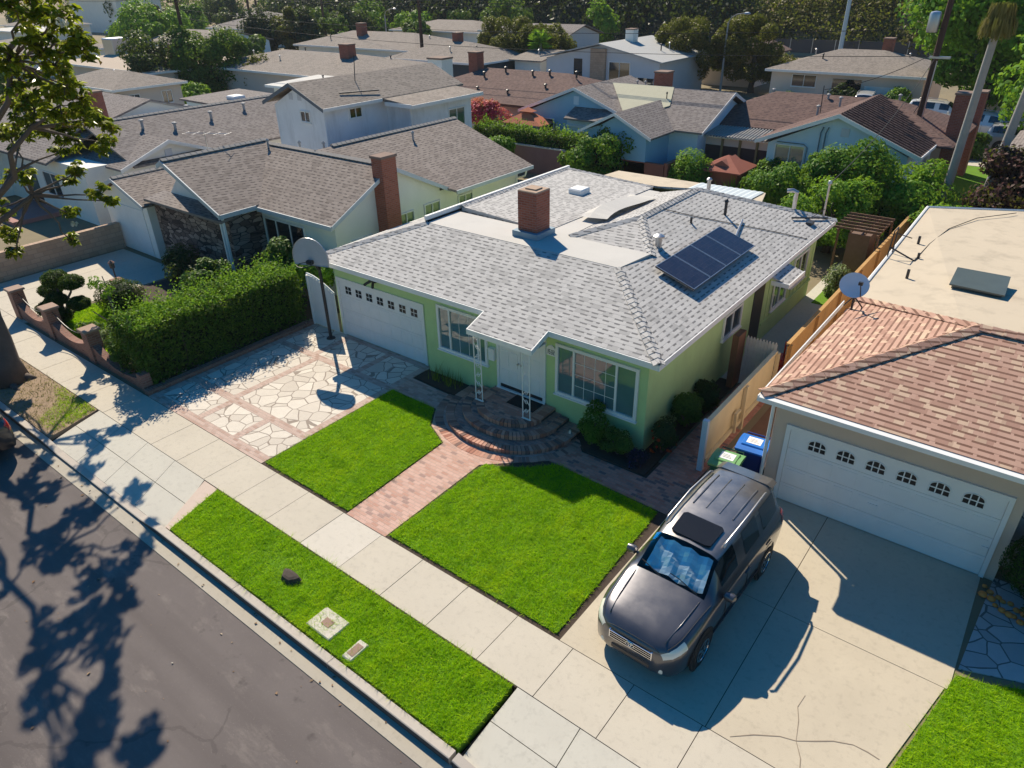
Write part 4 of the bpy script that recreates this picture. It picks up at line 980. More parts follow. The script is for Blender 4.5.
    for sg in (1, -1):
        f = MB(); f.lathe([(.055, 0), (.06, -.02), (.03, -.03)], (sg * .58, -2.27, .36), 12, 'y'); mk(f, 'fog_lamp', M_lamp)
        m = MB(); c = (sg * 1.03, -.62, 1.08); m.lathe([(.02, -.11), (.075, -.09), (.095, 0), (.085, .08), (.03, .11)], c, 12, 'x'); m.tube([(sg * .90, -.60, 1.02), (sg * .98, -.62, 1.05)], .03, 6); mk(m, 'mirror', paint, smooth=True)
        rl_ = MB(); rl_.tube([(sg * .60, -.15, 1.69), (sg * .605, -.05, 1.755), (sg * .625, .9, 1.80), (sg * .60, 1.75, 1.765), (sg * .585, 1.85, 1.71)], .022, 6); mk(rl_, 'roof_rail', M_metal, smooth='all')
        for y in (.0, 1.0):
            h = MB(); h.bbox(sg * .945 - .02, sg * .945 + .02, y + .30, y + .50, .90, .93, .008); mk(h, 'door_handle', paint)
        sm = MB()
        for y in (-.55, .42, 1.28): sm.tube([(sg * .953, y, .36), (sg * .957, y, .7), (sg * .928, y, 1.03)], .006, 4)
        mk(sm, 'door_seam', M_black)
        tr_ = MB(); tr_.tube([(sg * .957, -1.0, .46), (sg * .965, 0, .47), (sg * .965, .98, .48)], .018, 5); mk(tr_, 'side_trim', M_dark_metal)
    for sg in (1, -1): hs_ = MB(); hs_.tube([P(i, J[5], sg, .002) for i in range(I[-2.2], ic + 1)], .007, 4); mk(hs_, 'bonnet_seam', M_black)
    ns_ = MB(); ns_.tube([P(I[-2.28], j, -1, .002) for j in range(J[5], nj)] + [P(I[-2.28], j, 1, .002) for j in range(nj - 2, J[5] - 1, -1)], .006, 4); mk(ns_, 'bonnet_seam', M_black)
    if detail:
        sr = MB(); sr.prism([(-.40, -.30), (-.30, -.34), (.30, -.34), (.40, -.30), (.42, .22), (.36, .28), (-.36, .28), (-.42, .22)], 1.70, lambda x, y: 1.768 - .028 * abs(x) ** 1.5 - max(0, .0 - y) * .10); mk(sr, 'sunroof', simple('roof_glass', (.012, .013, .016), .22, .1, 3, spec=.3))
        for xx in (-.42, -.14, .14, .42):
            b = MB(); b.tube([(xx, .62, 1.755 - .03 * abs(xx)), (xx, 1.2, 1.762 - .03 * abs(xx)), (xx, 1.8, 1.738 - .03 * abs(xx))], [.014, .018, .014], 6); mk(b, 'roof_rib', paint)
        sp = MB(); sp.add([(-.62, 2.10, 1.675), (.62, 2.10, 1.675), (.60, 2.42, 1.63), (-.60, 2.42, 1.63), (-.5, 2.10, 1.725), (.5, 2.10, 1.725), (.5, 2.44, 1.665), (-.5, 2.44, 1.665)], [(0, 3, 2, 1), (4, 5, 6, 7), (0, 1, 5, 4), (1, 2, 6, 5), (2, 3, 7, 6), (3, 0, 4, 7)]); mk(sp, 'spoiler', paint)
        for a in (0, 1):
            wp = MB(); wp.tube([(.55 - a * .75, -1.0, 1.145), (.15 - a * .7, -.92, 1.22), (-.05 - a * .6, -.90, 1.235)], .010, 5); mk(wp, 'wiper', M_black)
        for sg in (1, -1): hl = MB(); hl.tube([(sg * .56, -2.15, .938), (sg * .62, -1.7, 1.040), (sg * .66, -1.1, 1.112)], .010, 6); mk(hl, 'bonnet_crease', paint, smooth='all')
    root.rotation_euler = (0, 0, rz)
    return root
SUV = make_car('parked_car', (-3.68, 10.25, .005), R(-1.6), 'dark grey metallic SUV parked on the driveway with a silver sunshade behind its windscreen', 'car', carpaint('graphite_paint', (.085, .085, .098), .7), shade=True)
for o in list(SUV.children):
    if o.name.startswith('sun_shade'):
        o.parent = None; o.location = SUV.location; o.rotation_euler = SUV.rotation_euler; tag(o, 'crinkled silver blue sunshade inside the windscreen of the grey SUV', 'sunshade')
make_car('parked_car', (-22.95, 3.28, -.175), R(-90), 'black car at the left kerb showing only its red tail lamp', 'car', carpaint('black_paint', (.02, .02, .024)), detail=False)

# ---------------------------------------------------------------- bins
def bin_(loc, rz, label, body, lid, h=1.05, w=.62, d=.70):
    root = empty('wheelie_bin', loc, label, 'bin', 'wheelie bins by the cream fence'); x, y, z = 0, 0, 0
    def mk(mb, nm, m, p=root): o = mb.build(nm, m, None); o.parent = p; return o
    b = MB(); vs = []
    for zz, s in ((.06, .80), (h - .12, 1.0)):
        W, D_ = w * s, d * s; c = .06
        vs += [(-W / 2 + c, -D_ / 2, zz), (W / 2 - c, -D_ / 2, zz), (W / 2, -D_ / 2 + c, zz), (W / 2, D_ / 2 - c, zz), (W / 2 - c, D_ / 2, zz), (-W / 2 + c, D_ / 2, zz), (-W / 2, D_ / 2 - c, zz), (-W / 2, -D_ / 2 + c, zz)]
    b.add(vs, [tuple(range(7, -1, -1)), tuple(range(8, 16))] + [(i, (i + 1) % 8, 8 + (i + 1) % 8, 8 + i) for i in range(8)])
    b.bbox(-w / 2 - .02, w / 2 + .02, -d / 2 - .02, d / 2 + .02, h - .16, h - .11, .015); mk(b, 'bin_body', body)
    l = MB(); n = 8; prof = [(-d / 2 - .04 + (d + .06) * i / n, h - .10 + .09 * math.sin(math.pi * min(1, .08 + i / n * .9)) ** .7) for i in range(n + 1)]
    prof = prof + [(d / 2 + .02, h - .11), (-d / 2 - .04, h - .11)]
    l.xprism(prof, 'x', -w / 2 - .03, w / 2 + .03); l.bbox(-w / 2 + .06, w / 2 - .06, -d / 2 + .12, d / 2 - .1, h - .03, h + .005, .02); LID = mk(l, 'lid', lid)
    s = MB(); s.box(-.17, .17, -.13, .15, h + .006, h + .010); STK = mk(s, 'sticker', M_white, LID)
    q = MB()
    for k in range(3): q.box(-.11, .11 - .03 * k, -.06 + k * .055, -.045 + k * .055, h + .0105, h + .0115)
    tx = q.build('print', M_dark_metal, None); tx.parent = LID
    hd = MB(); hd.tube([(-w / 2 + .05, d / 2 + .03, h - .12), (-w / 2 + .05, d / 2 + .10, h - .08), (w / 2 - .05, d / 2 + .10, h - .08), (w / 2 - .05, d / 2 + .03, h - .12)], .018, 6); mk(hd, 'handle', body)
    for sg in (-1, 1):
        wl = MB(); wl.lathe([(.12, -.03), (.13, 0), (.12, .03)], (sg * (w / 2 - .02), d / 2 - .06, .13), 16, 'x'); mk(wl, 'wheel', M_black)
    root.rotation_euler = (0, 0, rz); return root
bin_((-4.48, 13.72, 0), R(4), 'green wheelie bin with a pale green lid and white sticker behind the SUV', simple('green_plastic', (.015, .10, .06), .45), simple('light_green_plastic', (.16, .36, .13), .45), 1.05)
bin_((-4.18, 14.62, 0), R(5), 'blue wheelie bin with white stickers against the tan garage wall', simple('navy_plastic', (.008, .035, .20), .45), simple('blue_plastic', (.01, .15, .55), .45), 1.1, .66)

# ---------------------------------------------------------------- basketball hoop
HP = empty('basketball_hoop', (-18.94, 13.65, 0), 'dark pole basketball hoop with a grey fan-shaped backboard beside the garage', 'basketball hoop')
m = MB(); m.tube([(-18.94, 13.65, 0), (-18.92, 13.62, 2.75), (-18.80, 13.45, 2.98), (-18.62, 13.2, 3.08)], .055, 10); m.tube([(-18.92, 13.62, 2.45), (-18.68, 13.28, 2.95)], .03, 6); m.lathe([(.16, 0), (.15, .02), (.07, .03)], (-18.94, 13.65, 0), 14); m.build('pole', M_dark_metal, HP, smooth=True)
bn = Vector((.32, -.95, 0)).normalized(); bu = Vector((.95, .32, 0)).normalized(); bc = Vector((-18.58, 13.12, 2.95))
m = MB(); prof = [(-.62, 0), (.62, 0), (.66, .18)] + [(.66 * math.cos(R(a)), .22 + .68 * math.sin(R(a))) for a in range(8, 173, 8)] + [(-.66, .18)]
f = [bc + bu * a + Vector((0, 0, b)) + bn * .02 for a, b in prof]; k = [p - bn * .04 for p in f]; nn = len(prof)
m.add([tuple(p) for p in f + k], [tuple(range(nn)), tuple(range(2 * nn - 1, nn - 1, -1))] + [(i, nn + i, nn + (i + 1) % nn, (i + 1) % nn) for i in range(nn)])
BBD = m.build('backboard', simple('grey_board', (.36, .40, .46), .5, .12, 3, stain=.2), HP)
m = MB(); m.tube([tuple(p + bn * .003) for p in f] + [tuple(f[0] + bn * .003)], .014, 5); m.build('backboard_edge', M_metal, HP)
rc = bc + bn * .40 + Vector((0, 0, .14)); m = MB(); m.tube([tuple(rc + bu * .23 * math.cos(R(a)) + bn * .23 * math.sin(R(a))) for a in range(0, 361, 15)], .012, 6); m.obox(tuple(bc + bn * .08 + Vector((0, 0, .12))), .2, .16, .12, math.atan2(bu.y, bu.x)); m.build('rim', M_dark_metal, HP)

# ---------------------------------------------------------------- right neighbour: tan garage, terracotta hip, cream flat roof
NB = empty('house', (0, 20, 0), 'tan stucco house with terracotta shingle garage roof and cream flat roof behind', 'house')
MB().prism([(-3.75, 14.3), (1.15, 14.3), (1.15, 15.0), (9, 15.0), (9, 30.6), (-3.6, 30.6)], -.1, 3.02).build('wall', M_tan_wall, NB)
nx0, ny0, nz, ns = -3.92, 13.5, 3.1, .36
tx = 3.3; hz = nz + ns * tx
rf = MB()
rf.slab([(nx0, ny0, nz), (9.5, ny0, nz), (9.5, ny0 + tx, hz), (nx0 + tx, ny0 + tx, hz)], .08)
rf.slab([(nx0, ny0, nz), (nx0 + tx, ny0 + tx, hz), (nx0 + .32, 19.6, nz + .1)], .08)
rf.slab([(nx0 + tx, ny0 + tx, hz), (9.5, ny0 + tx, hz), (9.5, ny0 + tx + .6, hz - .3), (nx0 + tx + .0, ny0 + tx + .6, hz - .3)], .08)
RN = rf.build('roof', M_roof_terra, NB)
CAPM, CAPP = M_roof_terra, RN; capo((nx0, ny0, nz + .02), (nx0 + tx, ny0 + tx, hz + .02), .22, .16); capo((nx0 + .3, 19.6, nz + .14), (nx0 + tx, ny0 + tx, hz + .02), .24, .12); capo((nx0 + tx, ny0 + tx, hz + .02), (9.4, ny0 + tx, hz + .02), .22, .16)
fr2 = MB(); fr2.slab([(-3.66, 19.55, 3.26), (-.62, 16.9, 3.6), (9.5, 17.2, 3.6), (9.5, 30.7, 3.3), (-1.0, 30.8, 3.3), (-3.86, 29.6, 3.26)], .12)
FR = fr2.build('flat_roof', M_cream_roof, NB)
ed = MB(); ed.tube([(-3.68, 19.6, 3.27), (-3.88, 29.6, 3.27)], .05, 6); ed.tube([(-3.88, 29.6, 3.27), (-1.0, 30.82, 3.31), (9.5, 30.72, 3.31)], .05, 6); ed.build('roof_edge', M_white, NB)
gu = MB(); gu.xprism([(ny0 - .12, nz - .04), (ny0 - .11, nz - .15), (ny0 - .03, nz - .16), (ny0 - .002, nz - .02)], 'x', nx0, 9.5); gu.box(nx0 - .03, nx0 - .002, ny0 - .1, 19.6, nz - .16, nz - .02); gu.build('gutter', M_white, NB)
so = MB(); so.box(nx0 + .02, 9.4, ny0 + .01, 14.28, nz - .16, nz - .13); so.build('soffit', M_tan_wall, NB)
dn_ = MB(); dn_.tube([(-3.80, 14.24, 2.9), (-3.80, 14.24, .1)], .04, 8); dn_.tube([(-3.85, 13.45, 2.98), (-3.82, 14.2, 2.75), (-3.80, 14.24, 2.6)], .04, 8); dn_.build('downpipe', M_white, NB)
GN = (0, 14.3); fm = MB()
for a, b, c, d in ((-3.44, -3.34, 0, 2.08), (.88, .97, 0, 2.08), (-3.34, .88, 1.98, 2.08)): wbox(fm, GN, UX, NF, a, b, c, d, .002, .05)
fm.build('garage_frame', M_white, NB)
gd = MB()
for k in range(4): wbox(gd, GN, UX, NF, -3.335, .875, .02 + k * .49, .02 + (k + 1) * .49 - .008, .001, .022)
for k in range(8):
    for j in range(4):
        if j < 3: a = -3.30 + k * .523; wbox(gd, GN, UX, NF, a + .05, a + .46, .08 + j * .49, .43 + j * .49, .02, .032)
wbox(gd, GN, UX, NF, -1.45, -1.25, .72, .80, .022, .05); wbox(gd, GN, UX, NF, .74, .86, .62, .76, .022, .06)
GDN = gd.build('garage_door', M_white, NB)
for k in range(6):
    cx_ = -2.72 + k * .612; q = MB(); q.mat(0)
    pr_ = [(cx_ - .19, 1.60), (cx_ + .19, 1.60), (cx_ + .19, 1.74)] + [(cx_ + .19 * math.cos(R(a)), 1.76 + .12 * math.sin(R(a))) for a in range(10, 171, 16)] + [(cx_ - .19, 1.74)]
    q.xprism(pr_, 'y', 14.30 - .024, 14.30 - .030); q.mat(1)
    for xx in (-.065, .065): wbox(q, GN, UX, NF, cx_ + xx - .012, cx_ + xx + .012, 1.6, 1.88, .031, .036)
    wbox(q, GN, UX, NF, cx_ - .19, cx_ + .19, 1.715, 1.74, .031, .037)
    q.tube([(a, 14.30 - .031, b) for a, b in pr_ + pr_[:1]], .012, 4)
    q.build('garage_window', [M_pane, M_white], GDN)
ow = MB(); ow.prism([(1.0, 14.22), (3, 14.22), (3, 14.299), (1.0, 14.299)], 0, 2.9); 
stn = MB(); stn.prism([(1.16, 14.90), (9, 14.90), (9, 14.995), (1.16, 14.995)], -.05, 2.95); stn.build('stone_facing', M_flag_grey, NB)
skl = MB(); skl.slab([(-1.76, 21.0, 3.62), (-.48, 20.92, 3.62), (-.52, 22.1, 3.74), (-1.78, 22.1, 3.74)], .04); skl.box(-1.70, -.54, 21.06, 22.02, 3.3, 3.6); skl.build('skylight', [simple('smoked_dome', (.10, .12, .11), .25)], NB)
def small_pipe(x, y, z, h, r, nm='vent_pipe', m=M_dark_metal, parent=NB):
    b = MB(); b.tube([(x, y, z), (x, y, z + h)], r, 8); return b.build(nm, m, parent)
for x, y, h in ((-3.25, 24.9, .3), (-2.85, 21.5, .35), (-2.95, 23.4, .25)): small_pipe(x, y, 3.27, h, .04)
rk = MB(); rk.tube([(-3.75, 23.2, 3.25), (-3.72, 23.2, 4.1), (-3.72, 23.7, 4.1), (-3.72, 23.7, 3.3)], .02, 6); rk.tube([(-3.72, 23.2, 3.6), (-3.0, 23.1, 3.36), (-2.95, 23.5, 3.36)], .025, 6); rk.tube([(-3.70, 23.7, 3.9), (-3.3, 23.8, 3.8)], .015, 5); rk.build('roof_piping', M_dark_metal, NB)
rc2 = MB(); rc2.tube([(-3.0, 23.2, 3.36), (-2.95, 25.0, 3.35), (-2.75, 27.0, 3.35), (-2.2, 28.8, 3.35), (-1.2, 30.2, 3.35)], .014, 5); rc2.build('cable', M_black, NB)
# satellite dish
DS = empty('satellite_dish', (-3.55, 18.75, 3.15), 'round satellite dish on a tripod at the edge of the terracotta roof', 'satellite dish')
dc = Vector((-3.58, 18.55, 3.95)); dn3 = Vector((.30, -.55, .62)).normalized(); du3 = dn3.orthogonal().normalized(); dv3 = dn3.cross(du3)
m = MB(); vs = []; n = 28
for r_ in (0, .15, .28, .37): 
    for k in range(n): a = 2 * math.pi * k / n; vs.append(dc + (du3 * math.cos(a) * 1.0 + dv3 * math.sin(a) * .92) * r_ + dn3 * (r_ * r_ * .35))
fs = [(i * n + k, i * n + (k + 1) % n, (i + 1) * n + (k + 1) % n, (i + 1) * n + k) for i in range(3) for k in range(n)]
m.add(vs, fs); m.add([v - dn3 * .02 for v in vs], [f[::-1] for f in fs]); m.build('reflector', simple('dish_grey', (.74, .75, .77), .4), DS, smooth='all', recalc=False)
m = MB(); m.tube([dc - dn3 * .02, dc - dn3 * .12, (-3.55, 18.75, 3.7), (-3.55, 18.75, 3.2)], .03, 8); m.tube([(-3.55, 18.75, 3.6), (-3.3, 18.9, 3.25)], .018, 6); m.tube([(-3.55, 18.75, 3.6), (-3.8, 19.0, 3.2)], .018, 6); m.box(-3.68, -3.42, 18.62, 18.88, 3.14, 3.17); m.build('mount', M_dark_metal, DS)
m = MB(); m.tube([dc - dv3 * .34 + dn3 * .05, dc + dn3 * .36 - dv3 * .12], .015, 6); m.obox(tuple(dc + dn3 * .38 - dv3 * .11), .10, .08, .08); m.build('feed_arm', M_dark_metal, DS)

# ---------------------------------------------------------------- fences, gates
FC = empty('fence', (-5.3, 16.7, 0), 'cream painted board fence between the brick side path and the bins', 'fence')
M_cream_paint = simple('cream_paint', (.66, .56, .36), .7, .1, 2, stain=.2)
m = MB(); m.box(-5.31, -5.27, 14.30, 18.9, .28, 1.38); m.build('board_panel', M_cream_paint, FC)
m = MB(); m.box(-5.34, -5.22, 14.30, 18.9, 1.38, 1.44); m.box(-5.26, -5.20, 14.3, 18.9, .22, .34); m.build('rail', M_cream_paint, FC)
m = MB(); m.box(-5.36, -5.22, 14.16, 14.28, 0, 1.5); m.build('post', simple('pale_blue_paint', (.52, .60, .70), .6, .08), FC)
for y in (16.6, 18.95): 
    m = MB(); m.box(-5.26, -5.16, y - .05, y + .05, 0, 1.36); m.build('post', M_cream_paint, FC)
m = MB(); m.box(-5.22, -5.14, 15.95, 16.25, .75, .83); m.box(-5.22, -5.14, 15.98, 16.06, .2, .75); m.build('latch', M_cream_paint, FC)
GT = empty('gate', (-5.8, 18.98, 0), 'white weathered picket gate at the end of the brick side path', 'gate')
m = MB(); M_wpick = simple('weathered_white', (.62, .60, .56), .8, .15, 6, stain=.4)
for k in range(10): x = -6.20 + k * .092; m.xprism([(x, .05), (x + .082, .05), (x + .082, 1.55), (x + .041, 1.64), (x, 1.55)], 'y', 18.97, 18.99)
m.build('pickets', M_wpick, GT); m = MB(); m.box(-6.22, -5.28, 18.99, 19.04, .3, .4); m.box(-6.22, -5.28, 18.99, 19.04, 1.2, 1.3); m.build('rail', M_wpick, GT)
m = MB(); m.box(-6.45, -6.26, 18.5, 19.05, 0, 1.75); tag(m.build('gate_post', simple('brown_board', (.20, .10, .06), .85, .2, 6)), 'wide reddish brown gate post against the green wall', 'gate post')
FY = empty('fence', (-5.0, 25, 0), 'golden tan wooden boundary fence running back beside the flat roof', 'fence')
M_yel = simple('golden_wood', (.46, .27, .10), .85, .25, 2.5, .3, 20, stain=.3)
m = MB(); y = 18.98; rj = random.Random(4)
while y < 36.5: m.box(-5.02, -4.985, y, y + .19, .02, 1.62 + rj.uniform(-.02, .02)); y += .195
m.build('boards', M_yel, FY)
m = MB(); m.box(-5.06, -4.95, 19.0, 36.5, 1.65, 1.70); m.box(-4.984, -4.93, 19, 36.5, .4, .5); m.build('rail', M_yel, FY)
y = 19.05
while y < 36: m = MB(); m.box(-4.984, -4.90, y, y + .09, 0, 1.63); m.build('post', M_yel, FY); y += 2.4
m = MB(); m.bbox(-5.35, -5.05, 19.25, 19.75, .0, 1.0, .03); m.tube([(-5.2, 19.5, 1.0), (-5.2, 19.5, 1.5)], .03, 6); tag(m.build('fuel_box', simple('red_enamel', (.45, .04, .02), .5, .1)), 'red metal box standing behind the white picket gate', 'metal box')
SG = empty('gate', (-19.7, 14.1, 0), 'white arched board gate between the hedge and the garage', 'gate')
m = MB()
for k in range(9): x = -20.32 + k * .15; f = (k + .5) / 9; m.box(x, x + .142, 14.08, 14.11, .05, 1.45 + .45 * math.cos((f - .0) * 1.5))
m.build('boards', M_white, SG); m = MB(); m.tube([(-20.36 + 1.38 * i / 10, 14.09, 1.50 + .46 * math.cos((i / 10) * 1.5)) for i in range(11)], .035, 6); m.box(-20.40, -20.33, 14.05, 14.13, 0, 1.9); m.build('frame', M_white, SG)

# ---------------------------------------------------------------- things in the parkway
def ubox(x0, x1, y0, y1, label, inset):
    e = empty('utility_box', ((x0 + x1) / 2, (y0 + y1) / 2, .02), label, 'utility box', 'utility boxes in the parkway grass')
    m = MB(); m.bbox(x0, x1, y0, y1, -.02, .05, .02); m.build('frame', M_conc_new, e)
    m = MB(); w, d = (x1 - x0) * inset, (y1 - y0) * inset; cx, cy = (x0 + x1) / 2, (y0 + y1) / 2; m.box(cx - w, cx + w, cy - d, cy + d, .051, .058); m.build('lid', simple('rusty_lid', (.30, .19, .15), .8, .2), e)
ubox(-9.31, -8.60, 5.03, 5.56, 'larger square concrete utility cover with a small rusty lid in the grass', .16)
ubox(-8.15, -7.90, 4.95, 5.42, 'smaller concrete meter box with a rectangular rusty lid in the grass', .30)
SB = MB(); rng = np.random.default_rng(3)
ringv = []
for zz, s in ((-.02, 1.2), (.05, 1.0), (.13, .85), (.15, .5)): ringv += [(-10.55 + .24 * s * math.cos(a) * (1 + .25 * math.sin(3 * a)), 5.60 + .17 * s * math.sin(a) * (1 + .2 * math.cos(2 * a)), zz) for a in [k * .449 for k in range(14)]]
SB.add(ringv, [(i * 14 + k, i * 14 + (k + 1) % 14, (i + 1) * 14 + (k + 1) % 14, (i + 1) * 14 + k) for i in range(3) for k in range(14)] + [tuple(42 + k for k in range(14))])
tag(SB.build('tree_stump', M_bark_dark), 'weathered cut tree stump in the parkway grass', 'tree stump')
# crisp fallen leaves and grit on the street
rng = np.random.default_rng(11); n = 90
P = np.stack([rng.uniform(-22, -5, n), 4.6 - rng.gamma(1.6, 1.2, n), np.full(n, -.172)], 1); P = P[P[:, 1] > -2]
leaves_obj('litter', P, rng.normal(size=P.shape) * .25 + np.array([0, 0, 1]), .03 + .07 * rng.random(len(P)) ** 2, leafmat('dead_leaf', (.22, .12, .07), (.42, .30, .20), (.6, .56, .5), .1, .8), None, .6, 3, .4, 'scattered dead leaves and grit on the street', 'litter', None, 'stuff')
P = np.stack([rng.uniform(-22, -5.5, 34), rng.uniform(4.40, 4.69, 34), np.full(34, -.155)], 1)
leaves_obj('litter', P, rng.normal(size=P.shape) * .25 + np.array([0, 0, 1]), .04 + .05 * rng.random(len(P)), MATS['dead_leaf'], None, .6, 3, .4, 'dead leaves caught along the gutter', 'litter', None, 'stuff')
# ---------------------------------------------------------------- neighbour houses
def gable(mb, x0, x1, y0, y1, ze, zr, axis, th=.12):
    if axis == 'x':
        yc = (y0 + y1) / 2
        mb.slab([(x0, y0, ze), (x1, y0, ze), (x1, yc, zr), (x0, yc, zr)], th); mb.slab([(x0, yc, zr), (x1, yc, zr), (x1, y1, ze), (x0, y1, ze)], th)
    else:
        xc = (x0 + x1) / 2
        mb.slab([(x1, y0, ze), (x1, y1, ze), (xc, y1, zr), (xc, y0, zr)], th); mb.slab([(xc, y0, zr), (xc, y1, zr), (x0, y1, ze), (x0, y0, ze)], th)
def hip(mb, x0, x1, y0, y1, ze, zr, axis, th=.12):
    if axis == 'x':
        yc = (y0 + y1) / 2; h = (y1 - y0) / 2; a, b = (x0 + h, yc, zr), (x1 - h, yc, zr)
        mb.slab([(x0, y0, ze), (x1, y0, ze), b, a], th); mb.slab([(x1, y1, ze), (x0, y1, ze), a, b], th); mb.slab([(x1, y0, ze), (x1, y1, ze), b], th); mb.slab([(x0, y1, ze), (x0, y0, ze), a], th)
    else:
        xc = (x0 + x1) / 2; h = (x1 - x0) / 2; a, b = (xc, y0 + h, zr), (xc, y1 - h, zr)
        mb.slab([(x1, y0, ze), (x1, y1, ze), b, a], th); mb.slab([(x0, y1, ze), (x0, y0, ze), a, b], th); mb.slab([(x0, y0, ze), (x1, y0, ze), a], th); mb.slab([(x1, y1, ze), (x0, y1, ze), b], th)
def gwall(mb, x0, x1, y0, y1, z0, ze, zr, axis, drop=.14):
    """walls with gable ends under a gable roof whose eave overhangs a little"""
    ze -= drop; zr -= drop
    if axis == 'x': mb.xprism([(y0, z0), (y1, z0), (y1, ze), ((y0 + y1) / 2, zr), (y0, ze)], 'x', x0, x1)
    else: mb.xprism([(x0, z0), (x1, z0), (x1, ze), ((x0 + x1) / 2, zr), (x0, ze)], 'y', y0, y1)
def rake(mb, x0, x1, y0, y1, ze, zr, axis, ends, w=.16):
    for e in ends:
        if axis == 'y':
            xc = (x0 + x1) / 2; yy = (y0 - .03, y0 - .002) if e == 0 else (y1 + .002, y1 + .03)
            mb.xprism([(x0, ze - w), (xc, zr - w), (x1, ze - w), (x1, ze + .005), (xc, zr + .005), (x0, ze + .005)], 'y', *yy)
        else:
            yc = (y0 + y1) / 2; xx = (x0 - .03, x0 - .002) if e == 0 else (x1 + .002, x1 + .03)
            mb.xprism([(y0, ze - w), (yc, zr - w), (y1, ze - w), (y1, ze + .005), (yc, zr + .005), (y0, ze + .005)], 'x', *xx)
def chimney(parent, x0, x1, y0, y1, z0, z1, m=M_brick_red):
    c = MB(); c.box(x0, x1, y0, y1, z0, z1); o = c.build('chimney', m, parent)
    k = MB(); k.bbox(x0 - .05, x1 + .05, y0 - .05, y1 + .05, z1 + .002, z1 + .10, .02); k.build('cap', simple('brick_cap', (.22, .15, .12), .9), o); return o
M_flue = simple('dull_flue', (.34, .34, .35), .6, .1, 5)
def vent(parent, x, y, z, h=.3, r=.06, m=M_flue):
    h *= .8; r *= .62
    b = MB(); b.tube([(x, y, z - .15), (x, y, z + h)], r, 8); b.lathe([(r * 1.8, 0), (r * 1.8, .06), (.01, .12)], (x, y, z + h), 10); return b.build('vent_pipe', m, parent)
def wn(parent, face, a0, a1, z0, z1, at_, fm=M_white, pm=M_glass_dk, mull=None, **k):
    """face '-y' or '+x'"""
    o, u, n = ((0, at_), UX, NF) if face == '-y' else ((at_, 0), UY, NR)
    return window(parent, o, u, n, a0, a1, z0, z1, fm, pm, k.get('fw', .06), ((a0 + a1) / 2,) if mull is None else mull, sill=True)
def wpart(parent, name, face, a0, a1, z0, z1, at_, m, d0=.003, d1=.03):
    o, u, n = ((0, at_), UX, NF) if face == '-y' else ((at_, 0), UY, NR)
    b = MB(); wbox(b, o, u, n, a0, a1, z0, z1, d0, d1); return b.build(name, m, parent)

# ---- left neighbour
LN = empty('house', (-27, 20, 0), 'white house with brown shingle gables, dark fieldstone entry and tall red brick chimney', 'house')
w = MB()
gwall(w, -29.0, -21.3, 16.3, 22.1, -.1, 3.22, 4.62, 'x', .10)
w.box(-30.2, -21.31, 21.9, 27.6, -.1, 2.95)
w.xprism([(-30.3, 2.9), (-21.0, 2.9), (-25.6, 4.5)], 'y', 24.0, 27.5)
w.build('wall', M_white_wall, LN)
w = MB(); gwall(w, -35.7, -31.75, 14.4, 20, -.1, 2.62, 3.40, 'y', .14); w.build('garage_wall', M_white_wall, LN)
w = MB(); w.box(-31.74, -25.9, 14.75, 16.29, -.1, 2.75); w.build('stone_wall', M_stone, LN)
w = MB(); w.xprism([(-31.2, 2.8), (-25.9, 2.8), (-25.9, 3.15), (-29.05, 4.5), (-29.45, 4.35)], 'y', 15.3, 19); w.build('gable_wall', M_white_wall, LN); w = MB(); w.slab([(-31.6, 14.3, 2.82), (-25.7, 14.3, 2.82), (-25.7, 15.29, 2.95), (-31.6, 15.29, 2.95)], .1); w.build('porch_roof', M_roof_dark, LN)
r = MB()
r.slab([(-29.6, 15.9, 3.05), (-20.95, 15.9, 3.05), (-20.95, 19.15, 4.62), (-29.6, 19.15, 4.62)], .09); r.slab([(-25.4, 19.15, 4.62), (-20.95, 19.15, 4.62), (-20.95, 22.35, 3.09)], .09)
r.slab([(-20.6, 22.4, 3.0), (-20.6, 27.9, 3.0), (-25.5, 27.9, 4.72), (-25.5, 19.1, 4.70)], .09); r.slab([(-25.5, 19.1, 4.70), (-25.5, 27.9, 4.72), (-30.4, 27.9, 3.0), (-30.4, 19.1, 3.0)], .09)
r.slab([(-25.55, 14.25, 3.12), (-25.55, 16.3, 3.12), (-26.9, 19.2, 3.75 + .5), (-29.1, 19.2, 4.74), (-29.1, 14.25, 4.74)], .09)
r.slab([(-29.1, 14.25, 4.74), (-29.1, 19.2, 4.74), (-29.5, 19.2, 4.55), (-29.5, 14.25, 4.55)], .09)
gable(r, -36.0, -31.35, 14.05, 20.2, 2.56, 3.44, 'y', .09)
LNR = r.build('roof', M_roof_brown, LN)
CAPM, CAPP = M_cap, LNR; capo((-29.1, 14.25, 4.76), (-29.1, 19.2, 4.76), .25, .13); capo((-29.4, 19.15, 4.64), (-21.0, 19.15, 4.64), .25, .13); capo((-25.5, 20, 4.74), (-25.5, 27.9, 4.74), .25, .13); capo((-33.68, 14.1, 3.46), (-33.68, 20, 3.46), .25, .13)
f = MB()
f.box(-25.55, -20.95, 15.86, 15.898, 2.88, 3.05); rake(f, -29.6, -20.95, 15.9, 22.4, 3.05, 4.62, 'x', (1,)); f.box(-20.598, -20.56, 22.4, 27.9, 2.84, 3.0); rake(f, -36.0, -31.35, 14.05, 20.2, 2.56, 3.44, 'y', (0,))
f.xprism([(-25.55, 2.95), (-25.55, 3.125), (-29.1, 4.745), (-29.5, 4.555), (-29.5, 4.37), (-29.1, 4.55)], 'y', 14.20, 14.248); f.box(-25.548, -25.51, 14.25, 15.86, 2.95, 3.12)
f.build('fascia', simple('grey_trim', (.50, .54, .58), .6), LN)
